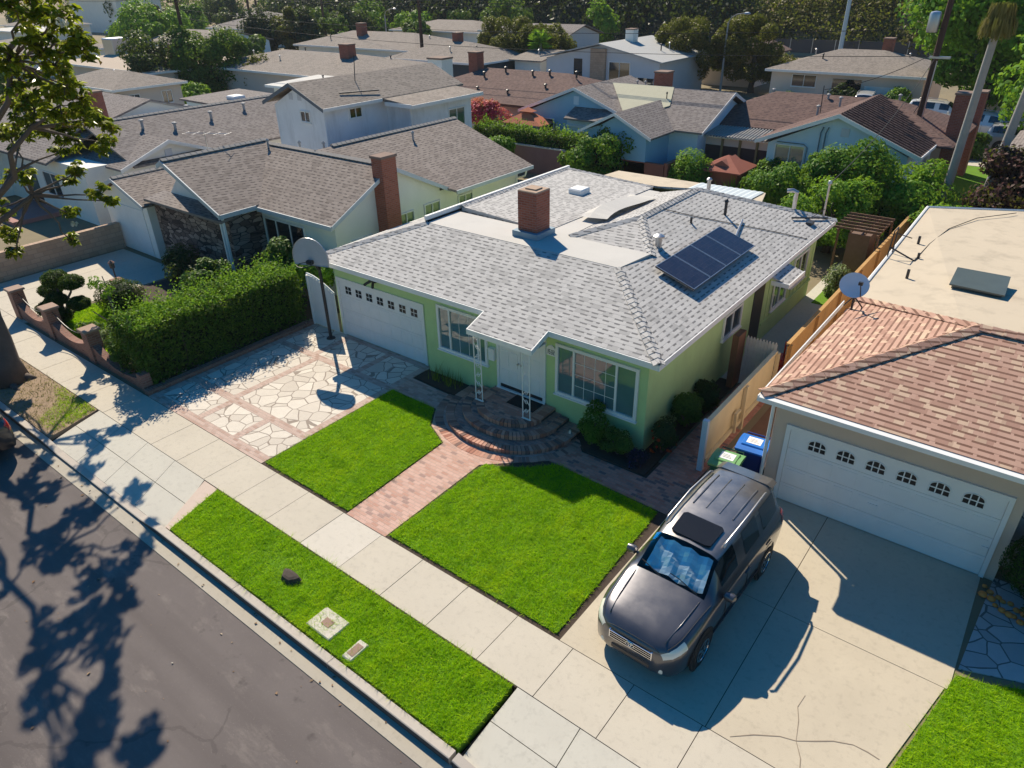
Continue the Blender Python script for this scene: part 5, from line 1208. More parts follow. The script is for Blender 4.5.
chimney(LN, -21.29, -20.72, 18.45, 19.2, -.1, 5.0)
for x in (-25.95, -25.75): m = MB(); m.box(x - .04, x + .04, 14.4, 14.48, 0, 2.95); m.build('porch_post', M_white, LN)
wn(LN, '-y', -25.8, -23.15, .9, 2.55, 16.3, mull=(-25.0, -24.1))
wn(LN, '+x', 16.95, 18.05, 1.15, 2.15, -21.3); wn(LN, '+x', 19.55, 20.45, 1.3, 2.55, -21.3, pm=M_glass_g); wn(LN, '+x', 21.05, 22.05, 1.4, 2.6, -21.3, pm=M_glass_g); wn(LN, '+x', 23.2, 24.2, 1.9, 2.5, -21.3, pm=M_glass_g)
wpart(LN, 'garage_door', '-y', -35.3, -32.2, .02, 2.15, 14.4, M_white); wpart(LN, 'gable_vent', '+x', 19.0, 19.3, 3.35, 3.65, -21.3, M_grey_wall)
d = MB(); d.tube([(-20.62, 27.4, 2.85), (-20.7, 27.4, 2.6), (-21.22, 27.4, 2.4), (-21.22, 27.4, .1)], .045, 6); d.build('downpipe', M_white, LN)
for x, y, z in ((-28.5, 18.9, 4.5), (-25.9, 19.9, 4.5), (-24.6, 24.0, 4.4), (-33.6, 19.4, 3.4), (-26.9, 19.4, 4.5)): vent(LN, x, y, z, .35, .07)
an = MB(); an.tube([(-30.2, 17.0, 4.1), (-30.2, 17.0, 5.3)], .02, 5); an.tube([(-31.0, 16.6, 5.25), (-29.2, 17.5, 5.25)], .014, 5)
for k in range(5): a = k / 4; an.tube([(-31.0 + 1.8 * a - .12, 16.6 + .9 * a + .25, 5.25), (-31.0 + 1.8 * a + .12, 16.6 + .9 * a - .25, 5.25)], .008, 4)
an.build('antenna', M_metal, LN)
# brick pillars with a low curved wall and chain
BW = empty('garden_wall', (-26, 7.9, 0), 'low worn brick garden wall dipping between its pillars along the sidewalk', 'wall')
for px in (-30.0, -27.1, -24.05):
    m = MB(); m.box(px - .22, px + .22, 7.76, 8.18, -.02, 1.10); P_ = m.build('pillar', M_brick_pillar, BW); m = MB(); m.bbox(px - .28, px + .28, 7.70, 8.24, 1.102, 1.18, .02); m.build('cap', simple('brick_coping', (.36, .25, .19), .9, .2, 8), P_)
for a, b in ((-29.78, -27.32), (-26.88, -24.27), (-23.83, -21.0)):
    m = MB(); n = 10; top = [(a + (b - a) * i / n, .62 - .28 * math.sin(math.pi * i / n) - (.25 * i / n if b > -22 else 0)) for i in range(n + 1)]
    m.xprism([(a, -.02), (b, -.02)] + top[::-1], 'y', 7.82, 8.06); m.build('wall_panel', M_brick_pillar, BW)
m = MB(); m.box(-21.0, -20.7, 7.80, 8.1, -.02, .55); m.build('end_pier', M_brick_pillar, BW)
m = MB()
for a, b in ((-29.78, -27.32), (-26.88, -24.27)): m.tube([(a + (b - a) * i / 10, 7.97, 1.0 - .35 * math.sin(math.pi * i / 10)) for i in range(11)], .014, 5)
m.build('chain', M_dark_metal, BW)
m = MB(); m.box(-34.95, -34.72, 7.75, 14.3, -.02, 1.15); m.box(-34.98, -34.69, 7.75, 14.3, 1.152, 1.21); tag(m.build('boundary_wall', M_tanblock), 'tan block wall along the far left driveway', 'wall')
m = MB(); m.tube([(-29.0, 11.2, .7), (-29.0, 11.2, 1.15)], .03, 6); m.lathe([(.02, 0), (.10, .03), (.10, .22), (.13, .24), (.02, .34)], (-29.0, 11.2, 1.15), 8); m.box(-29.2, -28.8, 11.0, 11.4, 0, .7); tag(m.build('garden_lantern', M_brick_pillar), 'brick garden lantern pier beside the round clipped shrub', 'lantern')

# ---- house further left behind the magnolia
LL = empty('house', (-44, 20, 0), 'long grey brown shingle house with a white gable, seen behind the magnolia branches', 'house')
w = MB(); w.box(-52, -39.2, 15.2, 30, -.1, 2.9); w.xprism([(16.6, -.1), (21.6, -.1), (21.6, 2.75), (19.1, 3.72), (16.6, 2.75)], 'x', -39.2, -37.9); w.box(-58, -50, 11.5, 18, -.1, 2.9); w.build('wall', M_white_wall, LL)
r = MB(); gable(r, -46.5, -37.6, 17, 32, 2.9, 4.5, 'y'); gable(r, -56, -42, 14.6, 22, 2.95, 4.4, 'x'); r.slab([(-37.6, 16.3, 2.85), (-37.6, 19.1, 3.85), (-42, 19.1, 3.85), (-42, 16.3, 2.85)], .1); r.slab([(-37.6, 19.1, 3.85), (-37.6, 21.9, 2.85), (-42, 21.9, 2.85), (-42, 19.1, 3.85)], .1); gable(r, -59, -49.5, 11, 18.5, 2.9, 4.1, 'y'); LLR = r.build('roof', M_roof_dark, LL)
CAPM, CAPP = M_cap, LLR; capo((-42.05, 17, 4.52), (-42.05, 32, 4.52), .3, .13)
f = MB(); f.xprism([(16.3, 2.68), (19.1, 3.68), (21.9, 2.68), (21.9, 2.855), (19.1, 3.855), (16.3, 2.855)], 'x', -37.598, -37.55); f.build('fascia', M_white, LL)
wpart(LL, 'gable_vent', '+x', 18.9, 19.3, 3.0, 3.35, -37.9, M_grey_wall)
wpart(LL, 'door', '-y', -47.0, -45.6, 0, 2.2, 15.2, M_glass_dk); wn(LL, '-y', -44.5, -42.5, .9, 2.2, 15.2); wn(LL, '-y', -51.5, -49, .9, 2.2, 11.5)
chimney(LL, -50.4, -49.7, 21, 21.8, 3, 5.0)
for x, y, z in ((-40.8, 19.5, 4.1), (-40.2, 21, 3.8), (-40.6, 23.5, 4.0), (-41, 26, 4.1), (-46, 18, 4.2), (-47.5, 19, 4.1), (-44, 24, 4.0)): vent(LL, x, y, z, .4, .12)
rl = MB()
for k in range(9): rl.tube([(-46.8 + k * .28, 12.9, .2), (-46.8 + k * .28, 12.9, 1.1)], .015, 4)
rl.tube([(-46.9, 12.9, 1.1), (-44.4, 12.9, 1.1)], .025, 5); tag(rl.build('railing', M_dark_metal), 'black iron porch railing behind the magnolia branches', 'railing')
m = MB(); m.prism(rect(-47.5, -43, 12.5, 15.1), -.05, .2); tag(m.build('porch_slab', simple('pink_tile', (.35, .17, .15), .8)), 'pink tiled porch floor of the far left house', 'porch')
SKH = empty('house', (-53, 33, 0), 'flat dark roofed outbuilding with a white bubble skylight', 'outbuilding')
w = MB(); w.box(-57, -49.8, 31.2, 36, 0, 2.75); w.build('wall', M_blue_wall, SKH); r = MB(); r.slab([(-57.3, 30.8, 2.95), (-49.4, 30.8, 2.85), (-49.4, 36.2, 2.95), (-57.3, 36.2, 3.05)], .14); r.build('roof', M_roof_dark, SKH); k = MB(); k.bbox(-53.6, -52.4, 32.6, 33.6, 2.9, 3.2, .08); k.build('skylight', M_white, SKH)

# ---- two-storey weathered house
TS = empty('house', (-33, 28, 0), 'two-storey weathered pale blue stucco house above the brown roofs', 'house')
w = MB(); gwall(w, -34.9, -30.85, 24, 34, -.1, 5.35, 6.3, 'y', .2); w.box(-30.84, -29.0, 28.3, 33.2, -.1, 5.0); w.build('wall', M_dirtywall, TS)
r = MB(); gable(r, -35.5, -30.5, 23.7, 34.3, 5.3, 6.35, 'y', .1); r.slab([(-30.6, 27.8, 5.28), (-28.4, 27.8, 5.08), (-28.4, 33.6, 5.08), (-30.6, 33.6, 5.28)], .14); r.build('roof', M_roof_tan, TS)
f = MB(); rake(f, -35.5, -30.5, 23.7, 34.3, 5.3, 6.35, 'y', (0,), .18); f.build('fascia', simple('slate_trim', (.12, .14, .17), .6), TS)
f = MB(); f.box(-28.398, -28.36, 27.8, 33.6, 4.9, 5.08); f.box(-30.4, -28.4, 27.76, 27.798, 4.92, 5.12); f.box(-30.498, -30.46, 23.7, 27.7, 5.14, 5.3); f.build('fascia', M_white, TS)
wn(TS, '-y', -32.75, -31.95, 4.45, 5.02, 24.0); wn(TS, '+x', 25.6, 26.5, 4.5, 5.05, -30.85); wn(TS, '+x', 31.2, 32.6, 2.9, 4.4, -29.0, fm=M_white, pm=M_glass_g)
wpart(TS, 'gable_vent', '-y', -33.5, -33.2, 5.5, 5.8, 24, M_grey_wall); wpart(TS, 'gable_vent', '-y', -32.8, -32.5, 5.5, 5.8, 24, M_grey_wall)
an = MB(); an.tube([(-32.3, 27.5, 5.9), (-32.6, 27.9, 7.3)], .025, 5); an.build('antenna', M_dark_metal, TS); an = MB(); an.tube([(-31.4, 25.6, 5.75), (-31.0, 28.0, 5.65)], .04, 5); an.build('fallen_pole', M_dark_metal, TS)
d = MB(); d.tube([(-29.0 + .05, 28.25, 4.9), (-28.95, 28.25, .1)], .05, 6); d.build('downpipe', M_white, TS)
chimney(TS, -34.2, -33.0, 35.2, 36.2, 0, 6.4, M_white_wall)

# ---- back row
BH = empty('house', (-25, 43, 0), 'bright blue stucco house with grey shingle gables behind the long hedge', 'house')
w = MB(); gwall(w, -30.5, -22.6, 40.6, 47, -.1, 3.05, 4.6, 'y', .15); gwall(w, -23.2, -19.4, 36.9, 42, -.1, 3.0, 4.05, 'y', .15); w.build('wall', M_blue_deep, BH)
w = MB(); gwall(w, -26.6, -17.6, 39.7, 47.3, -.1, 3.0, 4.5, 'x', .15); w.build('side_wall', M_blue_wall, BH)
r = MB(); gable(r, -31.0, -22.1, 40.3, 47.4, 3.0, 4.65, 'y', .1); gable(r, -26.6, -17.2, 39.3, 47.7, 2.98, 4.62, 'x', .1); gable(r, -23.7, -18.9, 36.5, 42.4, 2.95, 4.1, 'y', .1); BR = r.build('roof', M_roof_dark, BH)
m = MB(); m.slab([(-25.6, 43.5, 4.66), (-22.3, 39.6, 3.24), (-20.4, 41.5, 3.90), (-21.2, 43.5, 4.66)], .03); m.build('pale_roof_patch', simple('pale_patch', (.48, .46, .34), .9, .1), BR)
f = MB(); rake(f, -31.0, -22.1, 40.3, 47.4, 3.0, 4.65, 'y', (0,), .18); rake(f, -23.7, -18.9, 36.5, 42.4, 2.95, 4.1, 'y', (0,), .16); rake(f, -26.6, -17.2, 39.3, 47.7, 2.98, 4.62, 'x', (1,), .18); f.build('fascia', M_white, BH)
wn(BH, '-y', -29.5, -28.2, 1.6, 2.6, 40.6); wn(BH, '+x', 41.0, 42.3, 1.4, 2.6, -17.6); wn(BH, '+x', 43.0, 43.8, 1.5, 2.6, -17.6)
wpart(BH, 'door', '-y', -26.0, -25.1, .1, 2.3, 40.6, M_glass_dk); wpart(BH, 'gable_vent', '-y', -26.7, -26.3, 3.6, 4.1, 40.6, M_blue_wall); wpart(BH, 'opening', '-y', -23.0, -20.9, .8, 2.4, 36.9, M_glass_dk)
a = MB(); a.slab([(-26.6, 39.6, 2.5), (-24.7, 39.6, 2.5), (-24.7, 40.58, 2.9), (-26.6, 40.58, 2.9)], .08); a.build('awning', M_white, BH)
chimney(BH, -23.4, -22.5, 45.0, 45.9, 3.8, 5.2); vent(BH, -21.0, 42.2, 4.2, .3, .05, M_dark_metal)
for x, z in ((-24.6, 4.4), (-24.0, 4.4)): vent(BH, x, 45, z, .25, .08)
BN = empty('house', (-34, 46, 0), 'long house with a reddish brown shingle roof behind the pink bush', 'house')
w = MB(); w.box(-43, -29.6, 42.2, 51, -.1, 2.9); w.build('wall', M_beige_wall, BN); r = MB(); hip(r, -43.6, -26.2, 41.6, 51.4, 3.0, 4.6, 'x'); BNR = r.build('roof', M_roof_red, BN)
f = MB(); f.box(-43.6, -31, 41.55, 41.598, 2.84, 3.0); f.build('fascia', M_wood, BN); chimney(BN, -40.4, -39.5, 46.2, 47, 4.0, 5.6)
wn(BN, '-y', -41.5, -39.5, 1, 2.3, 42.2); wn(BN, '-y', -36.5, -34.5, 1, 2.3, 42.2)
for x, y, z in ((-37.8, 45, 4.2), (-36.5, 46, 4.5), (-33.8, 45.8, 4.4), (-32.4, 46, 4.5), (-37.0, 43.2, 3.4), (-31.5, 44.2, 3.8), (-30.2, 46.2, 4.5), (-34, 43, 3.4)): vent(BN, x, y, z, .3, .12, M_dark_metal)
SH = empty('house', (-10, 44, 0), 'pale blue gabled house with red brown tile roof and a screened patio', 'house')
w = MB(); gwall(w, -13.5, -6.6, 39.6, 46, -.1, 3.0, 4.55, 'y', .15); w.build('wall', M_blue_wall, SH)
w = MB(); w.box(-19.2, -13.51, 44.6, 49.8, -.1, 2.85); w.box(-13.5, -5.8, 46.01, 49.8, -.1, 2.85); w.build('rear_wall', M_beige_wall, SH)
r = MB(); gable(r, -14.1, -6.0, 39.2, 47.0, 3.0, 4.62, 'y', .1); hip(r, -19.6, -5.2, 42.6, 50.2, 2.95, 4.45, 'x', .1); SHR = r.build('roof', M_roof_red, SH)
tl = MB()
for k in range(18): 
    y = 39.4 + k * .42; tl.tube([(-6.05, y, 3.05), (-10.0, y, 4.64)], .055, 5)
tl.build('tile_rows', M_roof_red, SHR)
f = MB(); rake(f, -14.1, -6.0, 39.2, 51.3, 3.0, 4.62, 'y', (0,), .2); f.box(-5.998, -5.95, 39.2, 47, 2.85, 3.0); f.build('fascia', M_white, SH)
wn(SH, '-y', -13.1, -11.5, 1.75, 2.85, 39.6, fm=M_white, pm=M_glass); wpart(SH, 'gable_vent', '-y', -9.9, -9.5, 3.5, 3.9, 39.6, M_grey_wall); wpart(SH, 'meter_box', '-y', -11.1, -10.5, 1.3, 2.0, 39.6, M_dark_metal, .003, .2)
cd = MB()
for x in (-10.85, -10.6): cd.tube([(x, 39.5, 2.0), (x, 39.5, 3.6), (x + .1, 39.5, 3.9)], .035, 5)
cd.tube([(-13.0, 39.5, 2.95), (-11.6, 39.5, 2.95), (-11.4, 39.5, 2.8), (-11.4, 39.5, 1.0)], .025, 5); cd.build('conduit', simple('slate_pipe', (.10, .16, .20), .6), SH)
p = MB(); p.slab([(-17.9, 40.5, 2.62), (-13.55, 40.5, 2.62), (-13.55, 44.5, 3.05), (-18.2, 44.5, 3.05)], .04); p.build('patio_roof', M_metal, SH)
pc = MB()
for k in range(24): x = -17.8 + k * .18; pc.tube([(x, 40.48, 2.66), (x, 44.5, 3.09)], .05, 5)
pc.build('corrugation', simple('corrugated_grey', (.42, .40, .37), .5, .2, 3, stain=.3), SH)
for x in (-17.75, -16.55, -15.5, -14.5, -13.6): m = MB(); m.box(x - .06, x + .06, 40.75, 40.87, 0, 2.62); m.build('patio_post', simple('olive_post', (.24, .20, .09), .8), SH)
m = MB(); m.box(-17.7, -13.6, 40.9, 40.93, .75, 2.1); m.build('screen', simple('brown_screen', (.055, .04, .04), .7), SH); m = MB(); m.box(-17.7, -13.6, 40.88, 40.95, .0, .75); m.box(-17.7, -13.6, 40.88, 40.95, 2.1, 2.6); m.build('patio_panel', M_beige_wall, SH)
chimney(SH, -5.93, -5.1, 44.2, 45.2, -.05, 5.2); chimney(SH, -5.9, -5.2, 50.0, 50.9, -.05, 4.6)
for x, y, z in ((-12.6, 46, 4.2), (-11.5, 44.5, 4.3), (-12.2, 43, 4.0), (-9.0, 47, 4.3), (-8, 48, 3.9), (-16, 46.5, 4.2)): vent(SH, x, y, z, .35, .10)
an = MB(); an.tube([(-12.0, 42.8, 4.0), (-12.05, 42.8, 5.4)], .025, 5); an.build('antenna', M_dark_metal, SH); an = MB(); an.tube([(-8.0, 45.5, 3.7), (-7.6, 45.5, 4.6), (-7.9, 46.3, 3.7)], .02, 5); an.build('antenna', M_dark_metal, SH)
RH = empty('house', (0, 43, 0), 'dark grey roofed house at the right edge behind the plum foliage', 'house')
w = MB(); w.box(-2.4, 6, 41.6, 50, -.1, 2.7); w.build('wall', M_grey_wall, RH); r = MB(); gable(r, -3.1, 6.5, 41, 50.4, 2.75, 4.4, 'y'); r.build('roof', M_roof_dark, RH); chimney(RH, -2.2, -1.4, 47.5, 48.4, 0, 5.2); wn(RH, '-y', -1.5, .5, 1, 2.2, 41.6)
# walls and fences between the rows
def wall_thing(name, x0, x1, y0, y1, z1, m, label, capm=None, cat='wall'):
    b = MB(); b.box(x0, x1, y0, y1, -.05, z1)
    o = b.build(name, m)
    if capm: c = MB(); c.box(x0 - .03, x1 + .03, y0 - .03, y1 + .03, z1 + .002, z1 + .06); c.build('coping', capm, o)
    return tag(o, label, cat)
wall_thing('boundary_wall', -31.5, -22.6, 36.6, 36.8, 1.6, simple('mauve_block', (.26, .15, .14), .9, .15, 2), 'mauve block wall below the long rear hedge', M_conc_grey)
wall_thing('boundary_wall', -22.55, -18.2, 36.9, 37.1, 1.5, M_redblock, 'red painted wall running towards the screened patio', M_redblock)
wall_thing('boundary_wall', -18.15, -17.95, 36.9, 42.6, 1.6, M_redblock, 'red wall turning back beside the blue side yard', M_redblock)
wall_thing('boundary_wall', -8.0, -2.0, 36.6, 36.8, 1.1, simple('brown_wall', (.20, .11, .08), .9), 'low brown wall below the far yard lawn', M_conc_grey)
SHD = empty('shed', (-15.2, 38.4, 0), 'small red roofed shed in front of the screened patio', 'shed')
m = MB(); gwall(m, -16.1, -14.2, 37.6, 39.4, 0, 1.55, 2.15, 'y', .1); m.build('wall', M_redblock, SHD); m = MB(); hip(m, -16.4, -13.9, 37.2, 39.7, 1.55, 2.2, 'y', .08); m.build('roof', simple('red_roof', (.33, .10, .065), .85, .15, 4), SHD)
PG = empty('gazebo', (-29.6, 37.9, 0), 'orange fabric gazebo roof behind the long hedge', 'gazebo')
m = MB(); c = (-29.4, 39.3); pts = [(-31.0, 38.45), (-27.8, 38.45), (-27.8, 40.1), (-31.0, 40.1)]
for i in range(4): a, b = pts[i], pts[(i + 1) % 4]; m.add([(a[0], a[1], 2.45), (b[0], b[1], 2.45), (c[0] + (b[0] - c[0]) * .15, c[1] + (b[1] - c[1]) * .15, 3.1), (c[0] + (a[0] - c[0]) * .15, c[1] + (a[1] - c[1]) * .15, 3.1)], [(0, 1, 2, 3)])
m.add([(-29.9, 39.0, 3.15), (-28.9, 39.0, 3.15), (-28.9, 39.6, 3.15), (-29.9, 39.6, 3.15), (-29.4, 39.3, 3.4)], [(0, 1, 4), (1, 2, 4), (2, 3, 4), (3, 0, 4)])
m.build('canopy', simple('orange_cloth', (.52, .15, .07), .8, .1), PG)
for x, y in pts: m = MB(); m.tube([(x, y, 0), (x, y, 2.44)], .04, 6); m.build('post', M_dark_metal, PG)
LT = empty('shed', (-5.9, 29.6, 0), 'narrow wooden shed topped by an open rafter frame beside the tan fence', 'shed')
m = MB(); m.box(-6.3, -5.5, 29.4, 30.6, 0, 1.9); m.build('wall', simple('old_boards', (.17, .11, .085), .9, .3, 6), LT)
m = MB()
for k in range(6): m.box(-6.75, -5.05, 28.75 + k * .42, 28.80 + k * .42, 2.22, 2.30)
for x in (-6.6, -6.1, -5.6, -5.15): m.box(x, x + .05, 28.6, 31.1, 2.15, 2.22)
m.build('rafter_frame', M_wood, LT)
for x, y in ((-6.6, 28.8), (-5.15, 28.8), (-6.6, 30.9), (-5.15, 30.9)): m = MB(); m.box(x, x + .07, y, y + .07, 0, 2.15); m.build('post', M_wood, LT)

# ---- houses across the back street and further off
def block(x0, x1, y0, y1, ze, zr, axis, kind, wm, rm, label, wins=(), name='house', chim=None, vents=2, seed=0):
    e = empty(name, ((x0 + x1) / 2, (y0 + y1) / 2, 0), label, 'house'); o = .5
    w = MB()
    if kind == 'gable': gwall(w, x0 + o, x1 - o, y0 + o, y1 - o, -.1, ze + .05, zr, axis, .2)
    else: w.box(x0 + o, x1 - o, y0 + o, y1 - o, -.1, ze - .1)
    w.build('wall', wm, e); r = MB()
    if kind == 'flat': r.slab([(x0, y0, ze), (x1, y0, ze), (x1, y1, zr), (x0, y1, zr)], .2)
    else: (gable if kind == 'gable' else hip)(r, x0, x1, y0, y1, ze, zr, axis)
    r.build('roof', rm, e)
    f = MB(); f.box(x0, x1, y0 - .05, y0 - .003, ze - .2, ze); f.box(x1 + .003, x1 + .05, y0, y1, ze - .2, ze - .01); f.build('fascia', M_white, e) if kind != 'gable' else None
    for (face, a0, a1, z0, z1, wh) in wins:
        at_ = y0 + o if face == '-y' else x1 - o
        if wh == 'w': wn(e, face, a0, a1, z0, z1, at_)
        elif wh == 'd': wpart(e, 'door', face, a0, a1, z0, z1, at_, M_glass_dk)
        else: wpart(e, 'garage_door', face, a0, a1, z0, z1, at_, M_white, .003, .05)
    if chim: chimney(e, *chim)
    rj = random.Random(seed + int(x0 * 7))
    for k in range(vents): vent(e, rj.uniform(x0 + 2, x1 - 2), rj.uniform(y0 + 2, y1 - 2), (ze + zr) / 2, .5, .1, M_dark_metal if k % 2 else M_metal)
    return e
block(-25.2, -11.5, 70.0, 80, 2.95, 4.4, 'x', 'hip', M_beige_wall, M_roof_tan, 'beige house with a low tan hip roof across the back street', (('-y', -22.8, -20.6, 1.55, 2.6, 'w'), ('-y', -19.2, -16.8, 0, 2.4, 'd'), ('-y', -16.5, -13.0, 0, 1.95, 'g')), chim=(-17.0, -16.2, 76, 77, 4, 5.2), vents=4)
MC = block(-47.2, -33.2, 65.2, 76, 3.5, 4.9, 'y', 'gable', M_grey_wall, simple('pale_grey_roof', (.42, .42, .41), .8, .1, 2), 'mid-century house with a broad pale gable roof and tall glazing', (('-y', -43.3, -42.3, 1.0, 3.4, 'd'), ('-y', -39.2, -36.8, .3, 3.3, 'w'), ('-y', -36.2, -34.2, 0, 2.0, 'd')), chim=(-40.0, -39.1, 70, 71, 4.2, 5.8, M_white_wall))
m = MB(); m.box(-41.2, -39.5, 65.4, 65.68, 0, 4.4); m.build('stone_panel', M_tanblock, MC); m.data.transform(Matrix()) if False else None
block(-52, -47.6, 66, 75, 2.9, 3.6, 'x', 'gable', M_white_wall, M_roof_tan, 'small white wing beside the fan palm', ())
block(-66, -52, 61, 71, 2.9, 4.4, 'x', 'hip', simple('navy_wall', (.05, .075, .095), .8), M_roof_tan, 'dark navy house with a pale roof behind the clipped hedge', (('-y', -57.5, -56.3, .2, 2.3, 'w'),), chim=(-60, -59.2, 66, 67, 4, 5.2))
block(-63, -58, 74, 80, 5.0, 5.4, 'x', 'flat', simple('slate_wall', (.06, .085, .10), .8), M_roof_dark, 'dark two-storey block with one small white window', (('-y', -61.2, -60.4, 3.0, 4.3, 'w'),), vents=0)
block(-92, -68, 68, 80, 2.9, 4.4, 'x', 'hip', M_white_wall, M_roof_tan, 'wide low house with pale roof and brick chimney beyond the poles', (), chim=(-83, -81.9, 72, 73, 3.6, 5.4), vents=4)
block(-78, -53, 45, 58, 3.0, 4.3, 'x', 'hip', M_beige_wall, M_roof_tan, 'brown hip roofed house with two brick chimneys beyond the two-storey house', (), chim=(-60.5, -59.2, 50, 51, 3.6, 5.2), vents=4)
block(-58.5, -45, 39.6, 45.5, 2.9, 3.1, 'x', 'flat', M_white_wall, M_white_roof, 'white flat roofed addition behind the two-storey house', (), vents=2)
block(-79, -67.5, 30.5, 37.5, 2.9, 3.9, 'x', 'hip', M_beige_wall, M_roof_tan, 'low beige house with small windows left of the dark trees', (('+x', 32, 33, 1.2, 2.3, 'w'), ('+x', 35, 36, 1.2, 2.3, 'w')), vents=1)
block(-66, -50.5, 20.5, 29.8, 2.8, 4.1, 'x', 'gable', M_white_wall, M_roof_dark, 'dark grey roofed house between the magnolia and the skylight outbuilding', (), vents=1, chim=(-64.0, -63.2, 21.5, 22.4, 2.5, 4.6))
AC = block(-98, -76, 38.5, 52, 3.0, 3.9, 'x', 'hip', M_beige_wall, simple('sandy_roof', (.46, .37, .29), .9, .12, .8), 'sandy roofed house carrying a large rooftop cooler', (), vents=3)
m = MB(); m.bbox(-94.4, -92.0, 43, 45.2, 3.3, 5.3, .1); m.build('cooler', M_metal, AC); chimney(AC, -86.5, -84, 46.5, 47.5, 3.4, 4.6)
block(-135, -112, 40, 54, 3, 4.2, 'x', 'hip', M_white_wall, M_roof_tan, 'pale house at the far left edge behind the magnolia', (), vents=3)
block(-175, -150, 58, 66, 3.4, 3.6, 'x', 'flat', M_white_wall, M_white_roof, 'long white flat roofed building at the far left', (), vents=2)
block(-215, -190, 92, 104, 7.5, 7.8, 'x', 'flat', M_white_wall, M_white_roof, 'tall white block left of the round tree', (('+x', 94, 98, 3, 5.5, 'w'),), vents=0)
block(-118, -102, 60, 72, 3, 4.4, 'x', 'gable', M_blue_wall, M_roof_tan, 'pale blue house beyond the dark tree clump', (('-y', -112, -109, 1, 2.4, 'w'),), vents=2)
block(-140, -122, 84, 94, 3, 4.4, 'x', 'hip', M_white_wall, M_roof_dark, 'small grey roofed house under the distant pines', (), vents=2)
block(-100, -80, 94, 106, 3, 4.3, 'x', 'hip', M_white_wall, M_roof_tan, 'pale roofed house in front of the distant hedge', (), vents=2)
block(-78, -62, 92, 102, 3, 4.3, 'x', 'gable', M_grey_wall, M_roof_dark, 'grey gabled house below the dark wooded slope', (), vents=2)
block(-200, -182, 70, 82, 3, 4.3, 'x', 'hip', M_white_wall, M_roof_tan, 'distant tan roofed house left of the round tree', (), vents=1)
block(-170, -150, 104, 116, 3, 4.4, 'x', 'hip', M_white_wall, M_roof_dark, 'distant dark roofed house below the freeway bank', (), vents=1)
block(-36, -29, 78.5, 88, 3, 4.4, 'y', 'gable', M_beige_wall, M_roof_red, 'salmon gabled house left of the beige house', (), vents=1)
block(-8, 8, 70, 80, 3, 4.4, 'x', 'hip', M_beige_wall, M_roof_tan, 'tan house under the big maple', (('-y', -6, -4, 1, 2.3, 'w'),), vents=1)
for i, (x, y, rz, lab, col) in enumerate(((-15.6, 67.4, 8, 'white car in front of the beige house garage', (.7, .7, .7)), (-36.4, 62.0, 90, 'silver car parked before the mid-century house', (.5, .52, .55)), (-33.6, 58.0, 90, 'white hatchback on the back street behind the blue house', (.75, .75, .75)), (-5.6, 62.5, 80, 'white pickup coloured car below the maple', (.8, .8, .8)), (-9.6, 66.5, 90, 'white car beside the brick chimney and maple', (.78, .78, .78)), (-3.0, 58.5, 90, 'grey car at the right edge under the maple', (.3, .32, .36)))):
    make_car('parked_car', (x, y, .05), R(rz), lab, 'car', carpaint('distant_paint_%d' % i, col, .2), 'cars on the back street', detail=False)
# ---- poles, lamps, wires
def pole(name, x, y, h, r, label, cat, lean=(0, 0), m=M_pole, arms=1, extra=None):
    e = empty(name, (x, y, 0), label, cat); b = MB(); b.tube([(x, y, -.2), (x + lean[0], y + lean[1], h)], [r, r * .72], 10); b.build('pole', m, e)
    for k in range(arms):
        z = h - .5 - k * 1.0; c = MB(); c.box(x + lean[0] - 1.15, x + lean[0] + 1.15, y + lean[1] - r - .12, y + lean[1] - r - .005, z, z + .1)
        for i in (-1, -.45, .45, 1): c.tube([(x + lean[0] + i, y + lean[1] - r - .06, z + .1), (x + lean[0] + i, y + lean[1] - r - .06, z + .24)], .035, 5)
        c.build('crossarm', m, e)
    return e
PR = pole('utility_pole', -7.6, 45.4, 10.6, .19, 'dark brown utility pole carrying a grey transformer on the right', 'utility pole', (.15, .3))
m = MB(); m.lathe([(.02, 0), (.26, .02), (.28, .1), (.28, .85), (.24, .95), (.05, 1.0)], (-7.98, 45.5, 7.9), 14); m.build('transformer', M_metal, PR, smooth=True)
m = MB(); m.obox((-7.3, 45.55, 6.75), 1.0, .3, .1); m.tube([(-7.35, 45.3, 6.6), (-7.4, 45.2, .2)], .03, 6); m.build('bracket', M_metal, PR)
pole('utility_pole', -78.8, 44.5, 10.5, .22, 'dark utility pole in front of the dark tree clump at upper left', 'utility pole', arms=2)
pole('utility_pole', -68.6, 69.8, 10.5, .24, 'dark utility pole in front of the clipped hedge in the centre distance', 'utility pole', arms=2)
pole('utility_pole', -120.9, 81.3, 10.5, .25, 'distant utility pole between the dark tree clump and the pines', 'utility pole')
pole('utility_pole', -94.5, 115.4, 11, .25, 'distant utility pole left of the olive brown trees', 'utility pole')
pole('utility_pole', -160, 60, 11, .3, 'far utility pole left of the round tree', 'utility pole')
def street_lamp(x, y, h, dx, label, group='street lamps'):
    e = empty('street_lamp', (x, y, 0), label, 'street lamp', group); m = MB(); m.tube([(x, y, 0), (x, y, h)], [.13, .08], 8); m.tube([(x, y, h), (x + dx * .15, y, h + .45), (x + dx * .5, y, h + .75), (x + dx, y, h + .85)], .05, 6); m.build('pole', M_palmbark, e)
    m = MB(); m.lathe([(.02, -.35), (.12, -.2), (.14, .1), (.05, .3)], (x + dx * 1.2, y, h + .82), 8, 'x'); m.build('lamp_head', M_metal, e)
street_lamp(-30.6, 73.2, 6.4, 1.5, 'grey street lamp before the two clipped olive trees')
street_lamp(-86.2, 80.5, 6.0, 1.8, 'grey street lamp beside the distant round tree')
